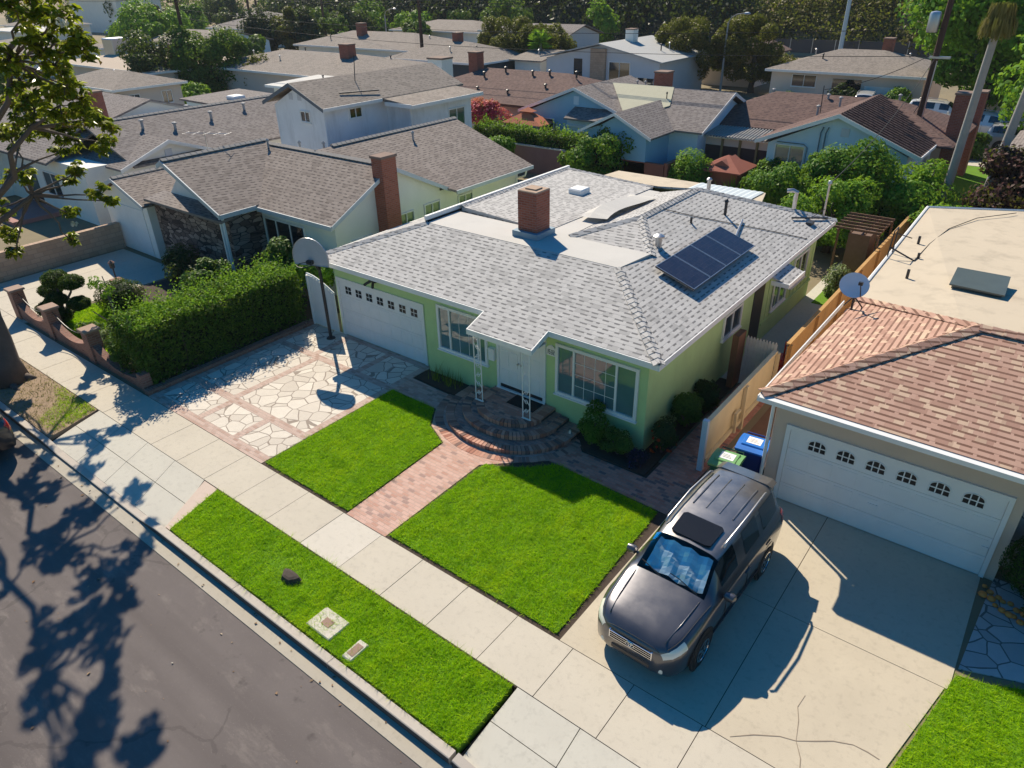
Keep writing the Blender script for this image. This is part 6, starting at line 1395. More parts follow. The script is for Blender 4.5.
e = empty('lamp_post', (-29.5, 109, 0), 'tall bare pale metal post behind the beige house', 'post'); m = MB(); m.tube([(-29.5, 109, 0), (-29.5, 109, 13)], [.30, .2], 8); m.build('pole', simple('pale_blue_metal', (.48, .58, .66), .5), e)
def wire(a, b, sag, label, r=.02):
    a, b = Vector(a), Vector(b); n = 24; m = MB()
    m.tube([a.lerp(b, i / n) - Vector((0, 0, sag * 4 * (i / n) * (1 - i / n))) for i in range(n + 1)], r, 4)
    tag(m.build('power_line', M_black), label, 'power line', 'overhead lines')
for k, (dx, z) in enumerate(((-1, 10.2), (0, 10.2), (1, 10.2))):
    wire((-7.45 + dx, 45.6, z), (-78.8 + dx, 44.4, 10.1), .9 + k * .2, 'overhead power line strung between the left and right utility poles')
wire((-7.5, 45.5, 8.1), (-78.8, 44.5, 8.4), 1.0, 'lower overhead cable crossing above the back row roofs'); wire((-7.5, 45.5, 6.8), (-78.8, 44.5, 7.6), 1.0, 'lowest overhead cable crossing above the back row roofs')
wire((-7.5, 45.4, 6.7), (-6.75, 26.9, 4.3), .5, 'service cable from the right utility pole to the green house mast', .016)
wire((-7.5, 45.4, 7.0), (-12, 42.8, 5.2), .3, 'service cable from the right utility pole to the screened patio house')
wire((-68.6, 69.8, 10), (-78.8, 44.5, 9.9), .8, 'cable between the two left utility poles'); wire((-68.6, 69.8, 9.6), (-94.5, 115, 10), 1.0, 'cable running back from the central utility pole'); wire((-68.6, 69.8, 8.8), (-120.9, 81.3, 9), 1.0, 'cable running left from the central utility pole')
# ---------------------------------------------------------------- vegetation near the house
rng0 = np.random.default_rng(77)
def box_pts(rng, n, x0, x1, y0, y1, z0, z1, rough=.12):
    """leaf points near the surface of a clipped hedge block"""
    A = [(x1 - x0) * (y1 - y0), (x1 - x0) * (z1 - z0), (x1 - x0) * (z1 - z0), (y1 - y0) * (z1 - z0), (y1 - y0) * (z1 - z0)]; A = np.array(A) / sum(A)
    Ps, Ns = [], []
    for i, (axis, val, s) in enumerate((('z', z1, 1), ('y', y0, -1), ('y', y1, 1), ('x', x0, -1), ('x', x1, 1))):
        k = int(n * A[i]); p = np.stack([rng.uniform(x0, x1, k), rng.uniform(y0, y1, k), rng.uniform(z0, z1, k)], 1); ax = 'xyz'.index(axis)
        bump_ = .5 * np.sin(p[:, 0] * 2.7 + 1) * np.sin(p[:, 1] * 2.1) + .5 * np.sin(p[:, 2] * 4 + p[:, 0] * 3.1)
        p[:, ax] = val + s * (rough * bump_ - rough * 1.6 * rng.random(k) ** 2)
        nn = np.zeros((k, 3)); nn[:, ax] = s; Ps.append(p); Ns.append(nn * .8 + rng.normal(size=(k, 3)) * .6 + np.array([0, 0, .3]))
    return np.concatenate(Ps), np.concatenate(Ns)
def hedge(name, x0, x1, y0, y1, z1, n, leaf, mat, label, seed, core=M_soil, spr=0, sprm=None):
    rng = np.random.default_rng(seed); e = empty(name, ((x0 + x1) / 2, (y0 + y1) / 2, 0), label, 'hedge')
    for k in range(max(3, int((y1 - y0 + x1 - x0) / 1.2))):
        m = MB(); f = rng.random(2); px_, py_ = x0 + .2 + (x1 - x0 - .4) * f[0], y0 + .2 + (y1 - y0 - .4) * f[1]; trunk_mesh(m, (px_, py_, 0), (px_ + rng.normal() * .1, py_ + rng.normal() * .1, z1 * .8), .05, .02, k, 4, .2, 5); m.build('stem', M_bark_dark, e)
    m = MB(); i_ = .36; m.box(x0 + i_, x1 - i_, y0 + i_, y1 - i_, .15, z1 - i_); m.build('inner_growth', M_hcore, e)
    P, N = box_pts(rng, n, x0, x1, y0, y1, .05, z1, .24)
    if spr:
        k = spr; q = np.stack([rng.uniform(x0, x1, k), rng.uniform(y0, y1, k), np.full(k, z1)], 1); reps = 7
        hh = .10 + .62 * rng.random(k) ** 2.5; P2 = np.repeat(q, reps, 0); t = np.tile(np.linspace(0, 1, reps), k)
        P2[:, 2] += t * np.repeat(hh, reps); P2[:, :2] += rng.normal(size=(len(P2), 2)) * .05; leaves_obj('sunlit_shoots', P2, rng.normal(size=P2.shape) + np.array([0, 0, .6]), leaf * .95, L_bright, e, .5, seed + 1)  # shoots take the bright leaf: new growth, plus sunlit tone put into the colour
    leaves_obj('foliage', P, N, leaf * (.7 + .6 * rng.random(len(P))), mat, e, .5, seed); return e
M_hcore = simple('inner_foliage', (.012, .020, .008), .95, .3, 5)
hedge('hedge', -22.5, -20.75, 8.05, 14.0, 1.85, 30000, .105, L_hedge, 'tall dense green hedge between the flagstone driveway and the left garden', 21, spr=900)
m = MB(); m.box(-20.62, -20.38, 7.75, 14.1, -.02, .13); tag(m.build('brick_edging', M_brick_pillar), 'low brick edging at the foot of the tall hedge', 'edging')
rng = np.random.default_rng(5); P = np.stack([rng.uniform(-20.85, -20.3, 160), rng.uniform(8, 14, 160), .14 + .05 * rng.random(160)], 1); leaves_obj('litter', P, rng.normal(size=P.shape) * .3 + np.array([0, 0, 1]), .07, MATS['dead_leaf'], None, .6, 3, .4, 'dry leaves fallen along the hedge foot', 'litter', None, 'stuff')
# topiary tree (cloud pruned juniper)
TP = empty('topiary', (-28.4, 8.75, 0), 'cloud-pruned dark topiary tree just behind the brick pillars', 'topiary'); m = MB()
cl = [((-28.7, 9.0, 1.5), .46), ((-27.85, 9.2, 1.5), .40), ((-29.3, 8.9, .95), .40), ((-28.4, 8.7, .85), .36), ((-27.2, 9.0, .90), .36), ((-29.0, 8.55, .40), .42), ((-28.0, 8.5, .38), .42)]
Ps, Ns = [], []
rng = np.random.default_rng(31)
for c, k in cl:
    trunk_mesh(m, (-28.4, 8.75, 0), c, .07, .03, int(k * 100), 4, .2, 6); P, N = blob_pts(rng, 3600, c, (k * 1.1, k * 1.05, k * .66), .78); Ps.append(P); Ns.append(N)
m.build('trunk', M_bark, TP); m = MB()
for c, k in cl: m.lathe([(k * .1, -k * .42), (k * .7, -k * .2), (k * .78, 0), (k * .6, k * .28), (k * .1, k * .42)], c, 10)
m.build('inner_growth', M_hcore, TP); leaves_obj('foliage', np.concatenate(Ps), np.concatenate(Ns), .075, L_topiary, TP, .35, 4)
rng = np.random.default_rng(32)
def clipped(name, base, c, r, n, leaf, mat, label, cat, seed, aspect=.45):
    rng = np.random.default_rng(seed); e = empty(name, base, label, cat); m = MB(); trunk_mesh(m, base, c, .05, .03, seed, 3, .1, 6); m.build('stem', M_bark_dark, e)
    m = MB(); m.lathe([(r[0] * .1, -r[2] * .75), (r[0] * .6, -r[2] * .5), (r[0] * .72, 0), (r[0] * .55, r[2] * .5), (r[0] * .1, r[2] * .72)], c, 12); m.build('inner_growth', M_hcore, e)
    P, N = blob_pts(rng, n, c, r, .82, .2, 1.2); k = P[:, 2] > base[2]; leaves_obj('foliage', P[k], N[k], leaf, mat, e, aspect, seed); return e
clipped('round_shrub', (-27.6, 10.6, 0), (-27.6, 10.6, .55), (.85, .85, .6), 3800, .08, L_topiary, 'rounded dark clipped shrub between the lawn and the left driveway', 'shrub', 33)
clipped('round_shrub', (-25.7, 9.7, 0), (-25.7, 9.7, .3), (.45, .45, .35), 1200, .08, L_topiary, 'small dark clipped ball beside the cloud-pruned topiary', 'shrub', 34)
clipped('round_shrub', (1.75, 14.15, 0), (1.75, 14.15, .85), (.62, .6, .72), 5200, .06, L_topiary, 'dark clipped ball shrub against the stone wall at the right edge', 'shrub', 35)
bush('shrub', (-28.4, 13.6, 0), 'dark bushy shrub at the foot of the fieldstone entry wall', 'shrub', L_dark, (-28.2, 13.7, .75), (1.3, .8, .8), 2600, .13, seed=36, bark=M_bark)
bush('shrub', (-26.2, 13.3, 0), 'dark low shrub before the white porch posts', 'shrub', L_dark, (-26.0, 13.4, .6), (1.1, .8, .65), 2000, .13, seed=37, bark=M_bark)
bush('shrub', (-24.4, 12.9, 0), 'light feathery shrub with dead lower twigs above the tall hedge', 'shrub', L_bush, (-24.4, 12.7, 1.25), (1.25, .95, .7), 3000, .15, seed=38, bark=M_bark)
bush('shrub', (-23.2, 15.2, 0), 'tall leafy shrub in front of the dark windows', 'shrub', L_bush, (-23.2, 15.2, 1.5), (.9, .7, .95), 2600, .17, seed=39, bark=M_bark)
bush('shrub', (-21.6, 15.0, 0), 'bright green shrub behind the basketball backboard', 'shrub', L_bright, (-21.4, 15.1, 1.35), (1.1, .8, .7), 3000, .14, seed=40, bark=M_bark)
bush('shrub', (-20.2, 17.0, 0), 'green shrub in the narrow side yard near the brick chimney', 'shrub', L_bush, (-20.2, 17.2, 1.2), (.6, 1.2, .7), 2200, .13, seed=41, bark=M_bark)
bush('shrub', (-26.0, 8.7, 0), 'mid green spreading shrub behind the middle brick pillar', 'shrub', L_bush, (-26.0, 8.7, .3), (.65, .5, .35), 1200, .10, seed=42, bark=M_bark)
bush('shrub', (-25.0, 8.8, 0), 'pale strappy clump beside the middle brick pillar', 'shrub', L_silver, (-25.0, 8.8, .28), (.6, .5, .35), 800, .22, seed=43, aspect=.12, bark=M_bark)
bush('shrub', (-23.5, 8.6, 0), 'loose green shrub at the near end of the brick wall', 'shrub', L_bush, (-22.95, 8.3, .5), (.5, .4, .55), 1400, .12, seed=44, bark=M_bark)
YT = empty('small_tree', (-23.9, 8.9, 0), 'thin bare-trunked young tree with sparse leaves near the brick pillars', 'tree'); m = MB(); trunk_mesh(m, (-23.9, 8.9, 0), (-24.4, 9.0, 1.9), .06, .03, 3, 5, .1, 6); trunk_mesh(m, (-24.1, 8.95, .8), (-25.0, 8.6, 1.3), .03, .015, 4, 4, .1, 5); trunk_mesh(m, (-24.3, 9, 1.5), (-24.9, 9.2, 2.4), .03, .015, 5, 4, .1, 5); m.build('trunk', M_bark, YT)
P, N = crown_pts(rng, (-24.6, 9.0, 2.1), (.45, .35, .45), 6, 45, .14, .4); leaves_obj('crown', P, N, .15, L_bright, YT, .3, 5)
# planting by the green house
bush('shrub', (-8.1, 13.55, .03), 'tall feathery shrub below the right front window', 'shrub', L_citrus, (-8.05, 13.6, .62), (.55, .36, .68), 2600, .10, seed=50, aspect=.3, bark=M_bark)
bush('shrub', (-7.3, 13.55, .03), 'low green shrub with yellow tips at the house corner', 'shrub', L_bush, (-7.35, 13.55, .38), (.5, .3, .4), 1300, .10, seed=51, bark=M_bark)
bush('shrub', (-6.72, 13.5, .03), 'low bluish dark flowering shrub at the front house corner', 'shrub', leafmat('indigo_leaf', (.012, .02, .035), (.03, .035, .09), (.06, .05, .25), .2), (-6.7, 13.45, .22), (.38, .28, .26), 900, .07, seed=52, bark=M_bark)
FB = bush('flower_bush', (-6.42, 14.3, .03), 'dark rose bush with red blooms against the side wall', 'shrub', L_dark, (-6.42, 14.35, .5), (.33, .5, .5), 1800, .09, seed=53, bark=M_bark)
rng = np.random.default_rng(54); P, N = blob_pts(rng, 46, (-6.38, 14.3, .42), (.34, .5, .42), .9); leaves_obj('bloom', P, N, .10, L_flower, FB, .9, 3)
bush('shrub', (-6.45, 15.8, .03), 'dark leafy shrub midway along the side wall', 'shrub', L_bush, (-6.42, 15.8, .6), (.35, .65, .6), 2400, .12, seed=55, bark=M_bark)
bush('shrub', (-6.45, 17.1, .03), 'dark low shrub near the brown gate post', 'shrub', L_dark, (-6.42, 17.1, .45), (.33, .6, .5), 1500, .12, seed=56, bark=M_bark)
SN = empty('spiky_plant', (-13.5, 13.7, .03), 'sparse upright yellow-tipped leaves in the bed left of the steps', 'plant'); rng = np.random.default_rng(57); m = MB()
V = []
for k in range(60):
    bx, by = rng.uniform(-14.1, -12.9), rng.uniform(13.5, 13.85); h = rng.uniform(.25, .6); l = rng.normal(size=2) * .12; V.append([(bx - .015, by, .03), (bx + .015, by, .03), (bx + l[0], by + l[1], .03 + h)])
raw_quads('leaf_blades', np.array(V, 'f') - np.array((-13.5, 13.7, .03), 'f'), leafmat('sansevieria', (.05, .10, .015), (.30, .32, .03), None, .3), SN)
m = MB(); m.lathe([(.04, 0), (.07, .03), (.06, .12), (.03, .2)], (-8.75, 13.5, .03), 10); tag(m.build('garden_light', M_metal), 'small metal garden light beside the brick steps', 'garden light')
rng = np.random.default_rng(58)
RK = [(1.05 + .115 * (k % 7) + rng.uniform(-.03, .03), 13.95 - .06 * (k % 7) - .26 * (k // 7) + rng.uniform(-.05, .05)) for k in range(14)]
for k, (x, y) in enumerate(RK):
    m = MB(); s = .05 + .04 * rng.random(); m.lathe([(s * .4, -s * .5), (s, -s * .1), (s * .9, s * .4), (s * .3, s * .65)], (x, y, s * .5), 8); tag(m.build('pot_stone', simple('terracotta_stone', (.75, .26, .06), .8, .3, 8), smooth='all'), 'small round orange stone in the bed at the right edge', 'stone', 'orange stones in the right hand bed')
bush('shrub', (2.1, 13.3, 0), 'dark low shrub over the bed at the right edge', 'shrub', L_dark, (2.1, 13.45, .3), (.6, .45, .35), 1600, .09, seed=59, bark=M_bark)

# ---------------------------------------------------------------- magnolia on the parkway, upper left
MG = empty('magnolia_tree', (-24.9, 5.6, 0), 'large magnolia with glossy yellow green leaves overhanging the upper left', 'tree')
m = MB(); fork = (-25.6, 6.0, 4.2)
tp = trunk_mesh(m, (-25.0, 5.55, -.1), fork, .50, .30, 3, 6, .06, 14)
m.tube([(-24.6, 5.5, .0), (-24.3, 5.45, -.02), (-23.9, 5.5, -.06)], [.16, .10, .04], 8); m.tube([(-24.7, 5.9, .05), (-24.45, 6.15, -.02)], [.18, .06], 8)
clumps = [ # centre, radius
 (-18.92, 7.00, 10.51, 0.50), (-18.76, 7.30, 10.40, 0.50), (-18.11, 7.40, 10.46, 0.40), (-19.62, 7.40, 9.98, 0.40), (-19.59, 7.60, 9.66, 0.50), (-19.81, 7.80, 9.31, 0.45), (-18.85, 7.90, 9.87, 0.35), (-18.72, 8.00, 9.66, 0.35), (-20.82, 7.20, 9.43, 0.40), (-21.65, 7.60, 8.90, 0.60), (-21.28, 8.00, 8.76, 0.55), (-20.60, 8.20, 8.78, 0.50), (-23.02, 8.20, 7.99, 0.60), (-21.54, 8.30, 8.22, 0.55), (-20.98, 8.60, 8.35, 0.45), (-21.54, 8.80, 7.77, 0.45), (-21.66, 9.20, 7.57, 0.40), (-22.67, 9.60, 6.86, 0.35), (-23.86, 8.00, 7.95, 0.50), (-25.54, 8.20, 7.08, 0.45), (-24.96, 8.40, 7.10, 0.40), (-23.55, 8.60, 7.35, 0.45), (-23.33, 9.00, 7.17, 0.40), (-24.39, 9.00, 6.63, 0.35), (-24.61, 9.30, 5.88, 0.30), (-24.97, 9.20, 5.54, 0.25), (-24.07, 9.60, 5.18, 0.28), (-23.84, 9.80, 4.95, 0.20), (-25.86, 9.20, 4.34, 0.28), (-25.84, 9.00, 3.54, 0.20), (-26.12, 8.00, 5.85, 0.35), (-25.22, 8.20, 5.78, 0.30), (-26.68, 7.50, 3.96, 0.35), (-26.04, 7.30, 3.48, 0.25), (-26.52, 7.50, 4.81, 0.40),
 (-26.5, 7.0, 8.8, .7), (-27.5, 5.6, 8.2, .7), (-25.5, 5.0, 9.6, .6), (-24.0, 5.4, 8.9, .6), (-28.0, 6.5, 6.6, .7), (-23.6, 6.2, 7.4, .5)]
rng = np.random.default_rng(61); Ps, Ns = [], []
hubs = [(-24.0, 7.4, 6.3), (-22.8, 7.9, 7.6), (-23.3, 7.3, 8.6), (-26.8, 6.2, 7.0), (-25.6, 5.2, 7.6), (-25.4, 8.2, 5.3), (-21.2, 7.4, 9.4)]
for k, h in enumerate(hubs): trunk_mesh(m, fork, h, .12, .06, 70 + k, 5, .25, 8)
for k, (x, y, z, r_) in enumerate(clumps):
    h = min(hubs, key=lambda q: (Vector(q) - Vector((x, y, z))).length); trunk_mesh(m, h, (x, y, z), .05, .014, 90 + k, 5, .3, 6)
    nw = max(5, int(r_ * 34))
    for j in range(nw):            # whorls of leaves at twig ends, as magnolias carry them
        d = rng.normal(size=3); d /= np.linalg.norm(d); q = np.array((x, y, z)) + d * r_ * (.35 + .65 * rng.random())
        if j % 2 == 0: m.tube([(x, y, z), tuple(q)], [.018, .008], 4)
        nl = 15; a = rng.random(nl) * 6.28; el = rng.uniform(-.2, .9, nl); dirs = np.stack([np.cos(a) * np.cos(el), np.sin(a) * np.cos(el), np.sin(el)], 1)
        Ps.append(q + dirs * .12 * (.6 + .6 * rng.random((nl, 1)))); Ns.append(np.array([0, 0, .9]) + dirs * .8 + rng.normal(size=(nl, 3)) * .35)
m.build('trunk', M_bark, MG, smooth='all')
P = np.concatenate(Ps); leaves_obj('crown', P, np.concatenate(Ns), .23 * (.75 + .5 * rng.random(len(P))), L_magn, MG, .42, 62, .35)
for q in ((-25.50, 9.10, 4.12), (-17.54, 7.30, 10.29), (-26.14, 7.30, 3.62)):
    P, N = blob_pts(rng, 14, q, (.10, .10, .08), .6); leaves_obj('blossom', P, N, .12, L_white, MG, .7, 5)

# ---------------------------------------------------------------- trees and shrubs behind
def T2(name, base, label, cat, mat, h, r, leaf, n=5000, bark=M_bark_dark, seed=1, kind='round', aspect=.6, tr=.18, group=None, lift=.25):
    x, y = base; b = (x, y, 0)
    zc = h * (1 + lift) / 2; rz2 = h * (1 - lift) / 2
    cl_ = max(.35, min(r, rz2) * .38); k = 26
    return tree(name, b, label, cat, mat, bark, [((x, y, zc), (r * .8, r * .8, rz2 * .85), k, n // k, cl_)], leaf, tr, (x, y, zc), group, seed, aspect, .45)
hedge('hedge', -32.2, -23.2, 36.9, 38.2, 2.35, 17000, .16, L_hedge, 'long dark green hedge above the mauve wall', 70, spr=200)
bush('bougainvillea', (-33.0, 39.4, 0), 'pink flowering bougainvillea mound by the blue house', 'bush', L_pink, (-32.4, 39.3, 2.25), (2.2, 1.1, 1.45), 7000, .20, seed=71, bark=M_bark)
T2('shrub_tree', (-22.4, 36.4), 'leafy green fruit tree at the end of the rear hedge', 'tree', L_citrus, 3.4, 2.6, .18, 14000, seed=72, lift=.0)
T2('olive_tree', (-21.6, 38.3), 'silvery pale olive tree in front of the blue gable', 'tree', L_silver, 3.9, 1.7, .15, 8000, seed=73, lift=.1, aspect=.35)
bush('shrub', (-16.9, 37.2, 0), 'sunny lime green shrub behind the patio cover', 'shrub', L_bright, (-16.8, 37.2, 1.1), (1.7, 1.1, 1.1), 6000, .15, seed=74, bark=M_bark)
bush('shrub', (-28.8, 34.5, 0), 'yellow green young tree beside the eave of the white house', 'shrub', L_bright, (-28.4, 34.8, 1.6), (1.0, .9, 1.0), 3000, .2, seed=75, bark=M_bark)
def spiky(x, y, h, n, label, seed):
    rng = np.random.default_rng(seed); V = []
    for k in range(n):
        a = rng.random() * 6.28; t = rng.uniform(.1, .55); w = .05; d = np.array((math.cos(a) * t, math.sin(a) * t, 1 - t * .4)) * h * rng.uniform(.7, 1); s = np.array((-math.sin(a), math.cos(a), 0)) * w
        b0 = np.array((rng.normal() * .12, rng.normal() * .12, 0)); V.append([b0 - s, b0 + s, b0 + d * .6 + s * .9, b0 + d])
    e = empty('spiky_plant', (x, y, 0), label, 'plant'); raw_quads('leaf_blades', np.array(V, 'f'), L_bright, e); return e
spiky(-14.3, 37.4, 1.7, 50, 'spiky yellow green plant right of the red shed', 80); spiky(-12.4, 37.6, 1.7, 55, 'spiky yellow green plant below the patio screens', 81)
T2('citrus_tree', (-10.4, 34.6), 'dense dark green citrus tree behind the rear roof corner', 'tree', L_citrus, 3.2, 2.4, .16, 14000, seed=82, lift=0)
T2('citrus_tree', (-8.6, 36.0), 'tall light green citrus tree in front of the pale blue gable', 'tree', L_citrus, 4.3, 2.9, .17, 20000, seed=83, lift=.05)
T2('citrus_tree', (-7.7, 32.2), 'broad citrus tree above the open rafter shed', 'tree', L_bright, 3.4, 2.3, .15, 15000, seed=84, lift=.0)
T2('citrus_tree', (-5.6, 36.2), 'sunlit citrus tree at the foot of the utility pole', 'tree', L_bright, 3.5, 2.4, .17, 14000, seed=85, lift=.0)
T2('citrus_tree', (-12.6, 39.0), 'small citrus tree below the blue house window', 'tree', L_citrus, 2.4, 1.7, .16, 7000, seed=86, lift=.0)
bush('shrub', (-3.4, 33.4, 0), 'green shrub between the palm trunks and the cream roof', 'shrub', L_bright, (-3.4, 33.6, 1.5), (1.6, 1.1, 1.3), 5000, .16, seed=87, bark=M_bark)
bush('shrub', (-5.9, 27.4, 0), 'small pale leaved shrub by the tan fence', 'shrub', L_silver, (-5.8, 27.4, .6), (.5, .7, .7), 1500, .12, seed=88, bark=M_bark)
T2('plum_tree', (-.9, 36.2), 'dark purple plum tree at the right edge', 'tree', L_purple, 5.0, 2.9, .19, 16000, seed=89, lift=.05)
def palm(x, y, h, r, lean, label, seed, big=True):
    rng = np.random.default_rng(seed); e = empty('palm_tree', (x, y, 0), label, 'palm tree', 'tall palms by the utility pole'); m = MB(); n = 16
    top = Vector((x + lean[0], y + lean[1], h)); m.tube([Vector((x, y, 0)).lerp(top, i / n) for i in range(n + 1)], [r * (1.25 if i == 0 else 1 - .3 * i / n) for i in range(n + 1)], 12); m.build('trunk', M_palmbark, e, smooth=True)
    V = []
    for k in range(1300):
        a = rng.random() * 6.28; rr_ = .42 * rng.random() ** .5 + .05; z = rng.uniform(-.45, .5); l = rng.uniform(.2, .45); b0 = np.array(top) + np.array((math.cos(a) * rr_ * (1 + .35 * (z < .0)), math.sin(a) * rr_ * (1 + .35 * (z < 0)), z)); d = np.array((math.cos(a) * .18, math.sin(a) * .18, -1)) * l; s = np.array((-math.sin(a), math.cos(a), 0)) * .02; V.append([b0 - s, b0 + s, b0 + d + s, b0 + d - s])
    V = np.array(V, 'f') - np.array((x, y, 0), 'f'); raw_quads('dead_frond_skirt', V, L_thatch, e)
    V = []
    for k in range(34):
        a = rng.random() * 6.28; t = rng.uniform(.1, 1.2); ln_ = rng.uniform(1.2, 1.7); ax = np.array((math.cos(a) * math.sin(t), math.sin(a) * math.sin(t), math.cos(t))); sd_ = np.array((-math.sin(a), math.cos(a), 0)); c0 = np.array(top) + np.array((0, 0, .8)) + ax * .5
        for q in np.linspace(-1.2, 1.2, 17):
            d = (ax * math.cos(q) + sd_ * math.sin(q)) * ln_ * .7; s = np.cross(d, ax); s = s / (np.linalg.norm(s) + 1e-6) * .03; V.append([c0, c0 + d * .5 + s, c0 + d + np.array((0, 0, -.15)), c0 + d * .5 - s])
    V = np.array(V, 'f') - np.array((x, y, 0), 'f'); raw_quads('frond', V, L_bush, e); return e
palm(-4.35, 36.9, 9.15, .20, (.25, -.3), 'tall palm trunk with shaggy thatch nearest the utility pole', 90); palm(-2.95, 36.9, 10.2, .20, (.75, -.2), 'tall palm trunk leaning out at the right edge', 91)
T2('maple_tree', (-7.2, 68.5), 'large bright green maple filling the upper right corner', 'tree', L_maple, 13.5, 6.8, .42, 30000, seed=92, lift=.12, tr=.4)
T2('maple_tree', (-1.6, 56.5), 'second broad green tree behind the plum tree', 'tree', L_maple, 8.5, 4.0, .38, 9000, seed=93, lift=.2, tr=.3)
bush('shrub', (-6.2, 55.8, 0), 'grey green shrub between the two brick chimneys', 'shrub', L_bush, (-6.2, 55.8, .9), (1.8, 1, 1), 2500, .25, seed=94, bark=M_bark)
bush('shrub', (-13.7, 69.0, 0), 'rounded bright shrub beside the white garage', 'shrub', L_citrus, (-13.4, 69.0, 1.2), (1.4, 1.2, 1.3), 2500, .25, seed=95, bark=M_bark)
bush('shrub', (-23.6, 69.0, 0), 'low green shrubs below the beige house window', 'shrub', L_bush, (-22.8, 69.0, .6), (2.2, .8, .7), 2000, .22, seed=96, bark=M_bark)
bush('shrub', (-18.2, 69.3, 0), 'dark shrub hiding the beige house doorway', 'shrub', L_dark, (-18.0, 69.2, 1.1), (1.5, .9, 1.2), 2000, .25, seed=97, bark=M_bark)
bush('shrub', (-42.6, 64.2, 0), 'dark shrubs in front of the mid-century house', 'shrub', L_dark, (-41.5, 64.2, .8), (2.8, .8, .8), 2200, .25, seed=98, bark=M_bark)
def box_tree(base, hw, hd, h, z0, label, seed, mat=L_olive, n=30000):
    rng = np.random.default_rng(seed); x, y = base; e = empty('clipped_tree', (x, y, 0), label, 'tree'); m = MB(); trunk_mesh(m, (x, y, 0), (x, y, h * .6), .3, .2, seed); m.build('trunk', M_bark_dark, e); Ps, Ns = [], []
    for k in range(34):
        d = rng.normal(size=3); d /= np.max(np.abs(d)) ** .6 * np.linalg.norm(d) ** .4; c = np.array((x, y, (h + z0) / 2)) + d * np.array((hw * .75, hd * .75, (h - z0) / 2 * .75)); s = rng.uniform(.8, 1.25); P, N = blob_pts(rng, n // 34, c, (s, s, s * .9), .6); Ps.append(P); Ns.append(N)
    leaves_obj('crown', np.concatenate(Ps), np.concatenate(Ns), .24, mat, e, .5, seed); return e
box_tree((-35.0, 75.0), 3.9, 3.0, 6.6, 1.2, 'left of the two big clipped olive brown trees beside the street lamp', 100); box_tree((-28.4, 75.6), 4.4, 3.0, 6.9, 1.2, 'right of the two big clipped olive brown trees beside the street lamp', 101)
box_tree((-56.5, 71.8), 4.6, 3.2, 6.6, .8, 'big clipped olive brown tree left of the fan palm', 102); box_tree((-52.0, 73.5), 2.6, 2.5, 5.8, .8, 'smaller olive brown tree touching the fan palm', 103)
def fan_palm(x, y, h, label, seed):
    rng = np.random.default_rng(seed); e = empty('palm_tree', (x, y, 0), label, 'palm tree'); m = MB(); m.tube([(x, y, 0), (x, y, h * .75)], [.22, .16], 8); m.build('trunk', M_palmbark, e); V = []
    for k in range(46):
        a = rng.random() * 6.28; t = rng.uniform(.2, 2.0); ax = np.array((math.cos(a) * math.sin(t), math.sin(a) * math.sin(t), math.cos(t))); sd_ = np.array((-math.sin(a), math.cos(a), 0)); c0 = np.array((0, 0, h * .75)) + ax * .4
        for q in np.linspace(-.9, .9, 9): d = (ax * math.cos(q) + sd_ * math.sin(q)) * 1.2; s = np.cross(d, ax); s = s / (np.linalg.norm(s) + 1e-6) * .07; V.append([c0, c0 + d * .5 + s, c0 + d, c0 + d * .5 - s])
    raw_quads('frond', np.array(V, 'f'), L_bright, e)
fan_palm(-51.0, 70.5, 5.6, 'bright green fan palm before the mid-century house', 104)
hedge('hedge', -72.5, -62.5, 70.6, 72.6, 3.0, 6000, .35, L_bright, 'tall clipped bright hedge beyond the central utility pole', 105)
T2('round_tree', (-124, 64.5), 'huge round clipped green tree at upper left', 'tree', L_bright, 8.8, 7.2, .45, 34000, seed=106, lift=-.2, tr=.5)
T2('dark_tree', (-78.6, 41.2), 'dark dense tree beside the left utility pole', 'tree', L_dark, 7.0, 3.8, .30, 16000, seed=107, lift=0)
T2('dark_tree', (-75.6, 45.0), 'broad tree with pale sunlit leaves right of the left utility pole', 'tree', L_bush, 7.6, 4.6, .30, 20000, seed=108, lift=0)
T2('dark_tree', (-71.0, 47.5), 'brownish lower tree at the right of the dark clump', 'tree', L_olive, 4.0, 2.4, .28, 5000, seed=109, lift=0)
bush('shrub', (-70.0, 39.0, 0), 'bright yellow green shrub before the dark tree clump', 'shrub', L_bright, (-70, 39, 1.2), (2.2, 1.5, 1.3), 2600, .3, seed=110, bark=M_bark)
bush('shrub', (-68.5, 30.5, 0), 'round green shrub at the foot of the low beige house', 'shrub', L_bush, (-68.5, 31, 1.3), (2.0, 1.6, 1.4), 2600, .3, seed=111, bark=M_bark)
bush('shrub', (-76, 28.0, 0), 'yellow green shrubs before the low beige house', 'shrub', L_bright, (-76, 28, 1.0), (3.4, 1.5, 1.1), 2800, .3, seed=112, bark=M_bark)
T2('conifer', (-107, 74.5), 'dark rounded conifer left of the distant bare-trunked tree', 'tree', L_pine, 7.0, 3.8, .40, 9000, seed=113, lift=0)
T2('conifer', (-103.5, 76.5), 'golden brown conifer beside the dark rounded one', 'tree', L_olive, 7.4, 3.0, .40, 7000, seed=114, lift=0)
T2('conifer', (-100.5, 77.5), 'narrow dark conifer nearest the bare-trunked tree', 'tree', L_pine, 7.2, 2.8, .40, 7000, seed=115, lift=0)
T2('umbrella_tree', (-101.0, 83.0), 'umbrella shaped tree with bare dark limbs in the left distance', 'tree', L_bush, 5.6, 4.2, .35, 3200, seed=116, lift=.45)
T2('round_tree', (-116, 103), 'rounded dark green tree beyond the umbrella tree', 'tree', L_citrus, 7.4, 5.3, .5, 9000, seed=117, lift=-.1)
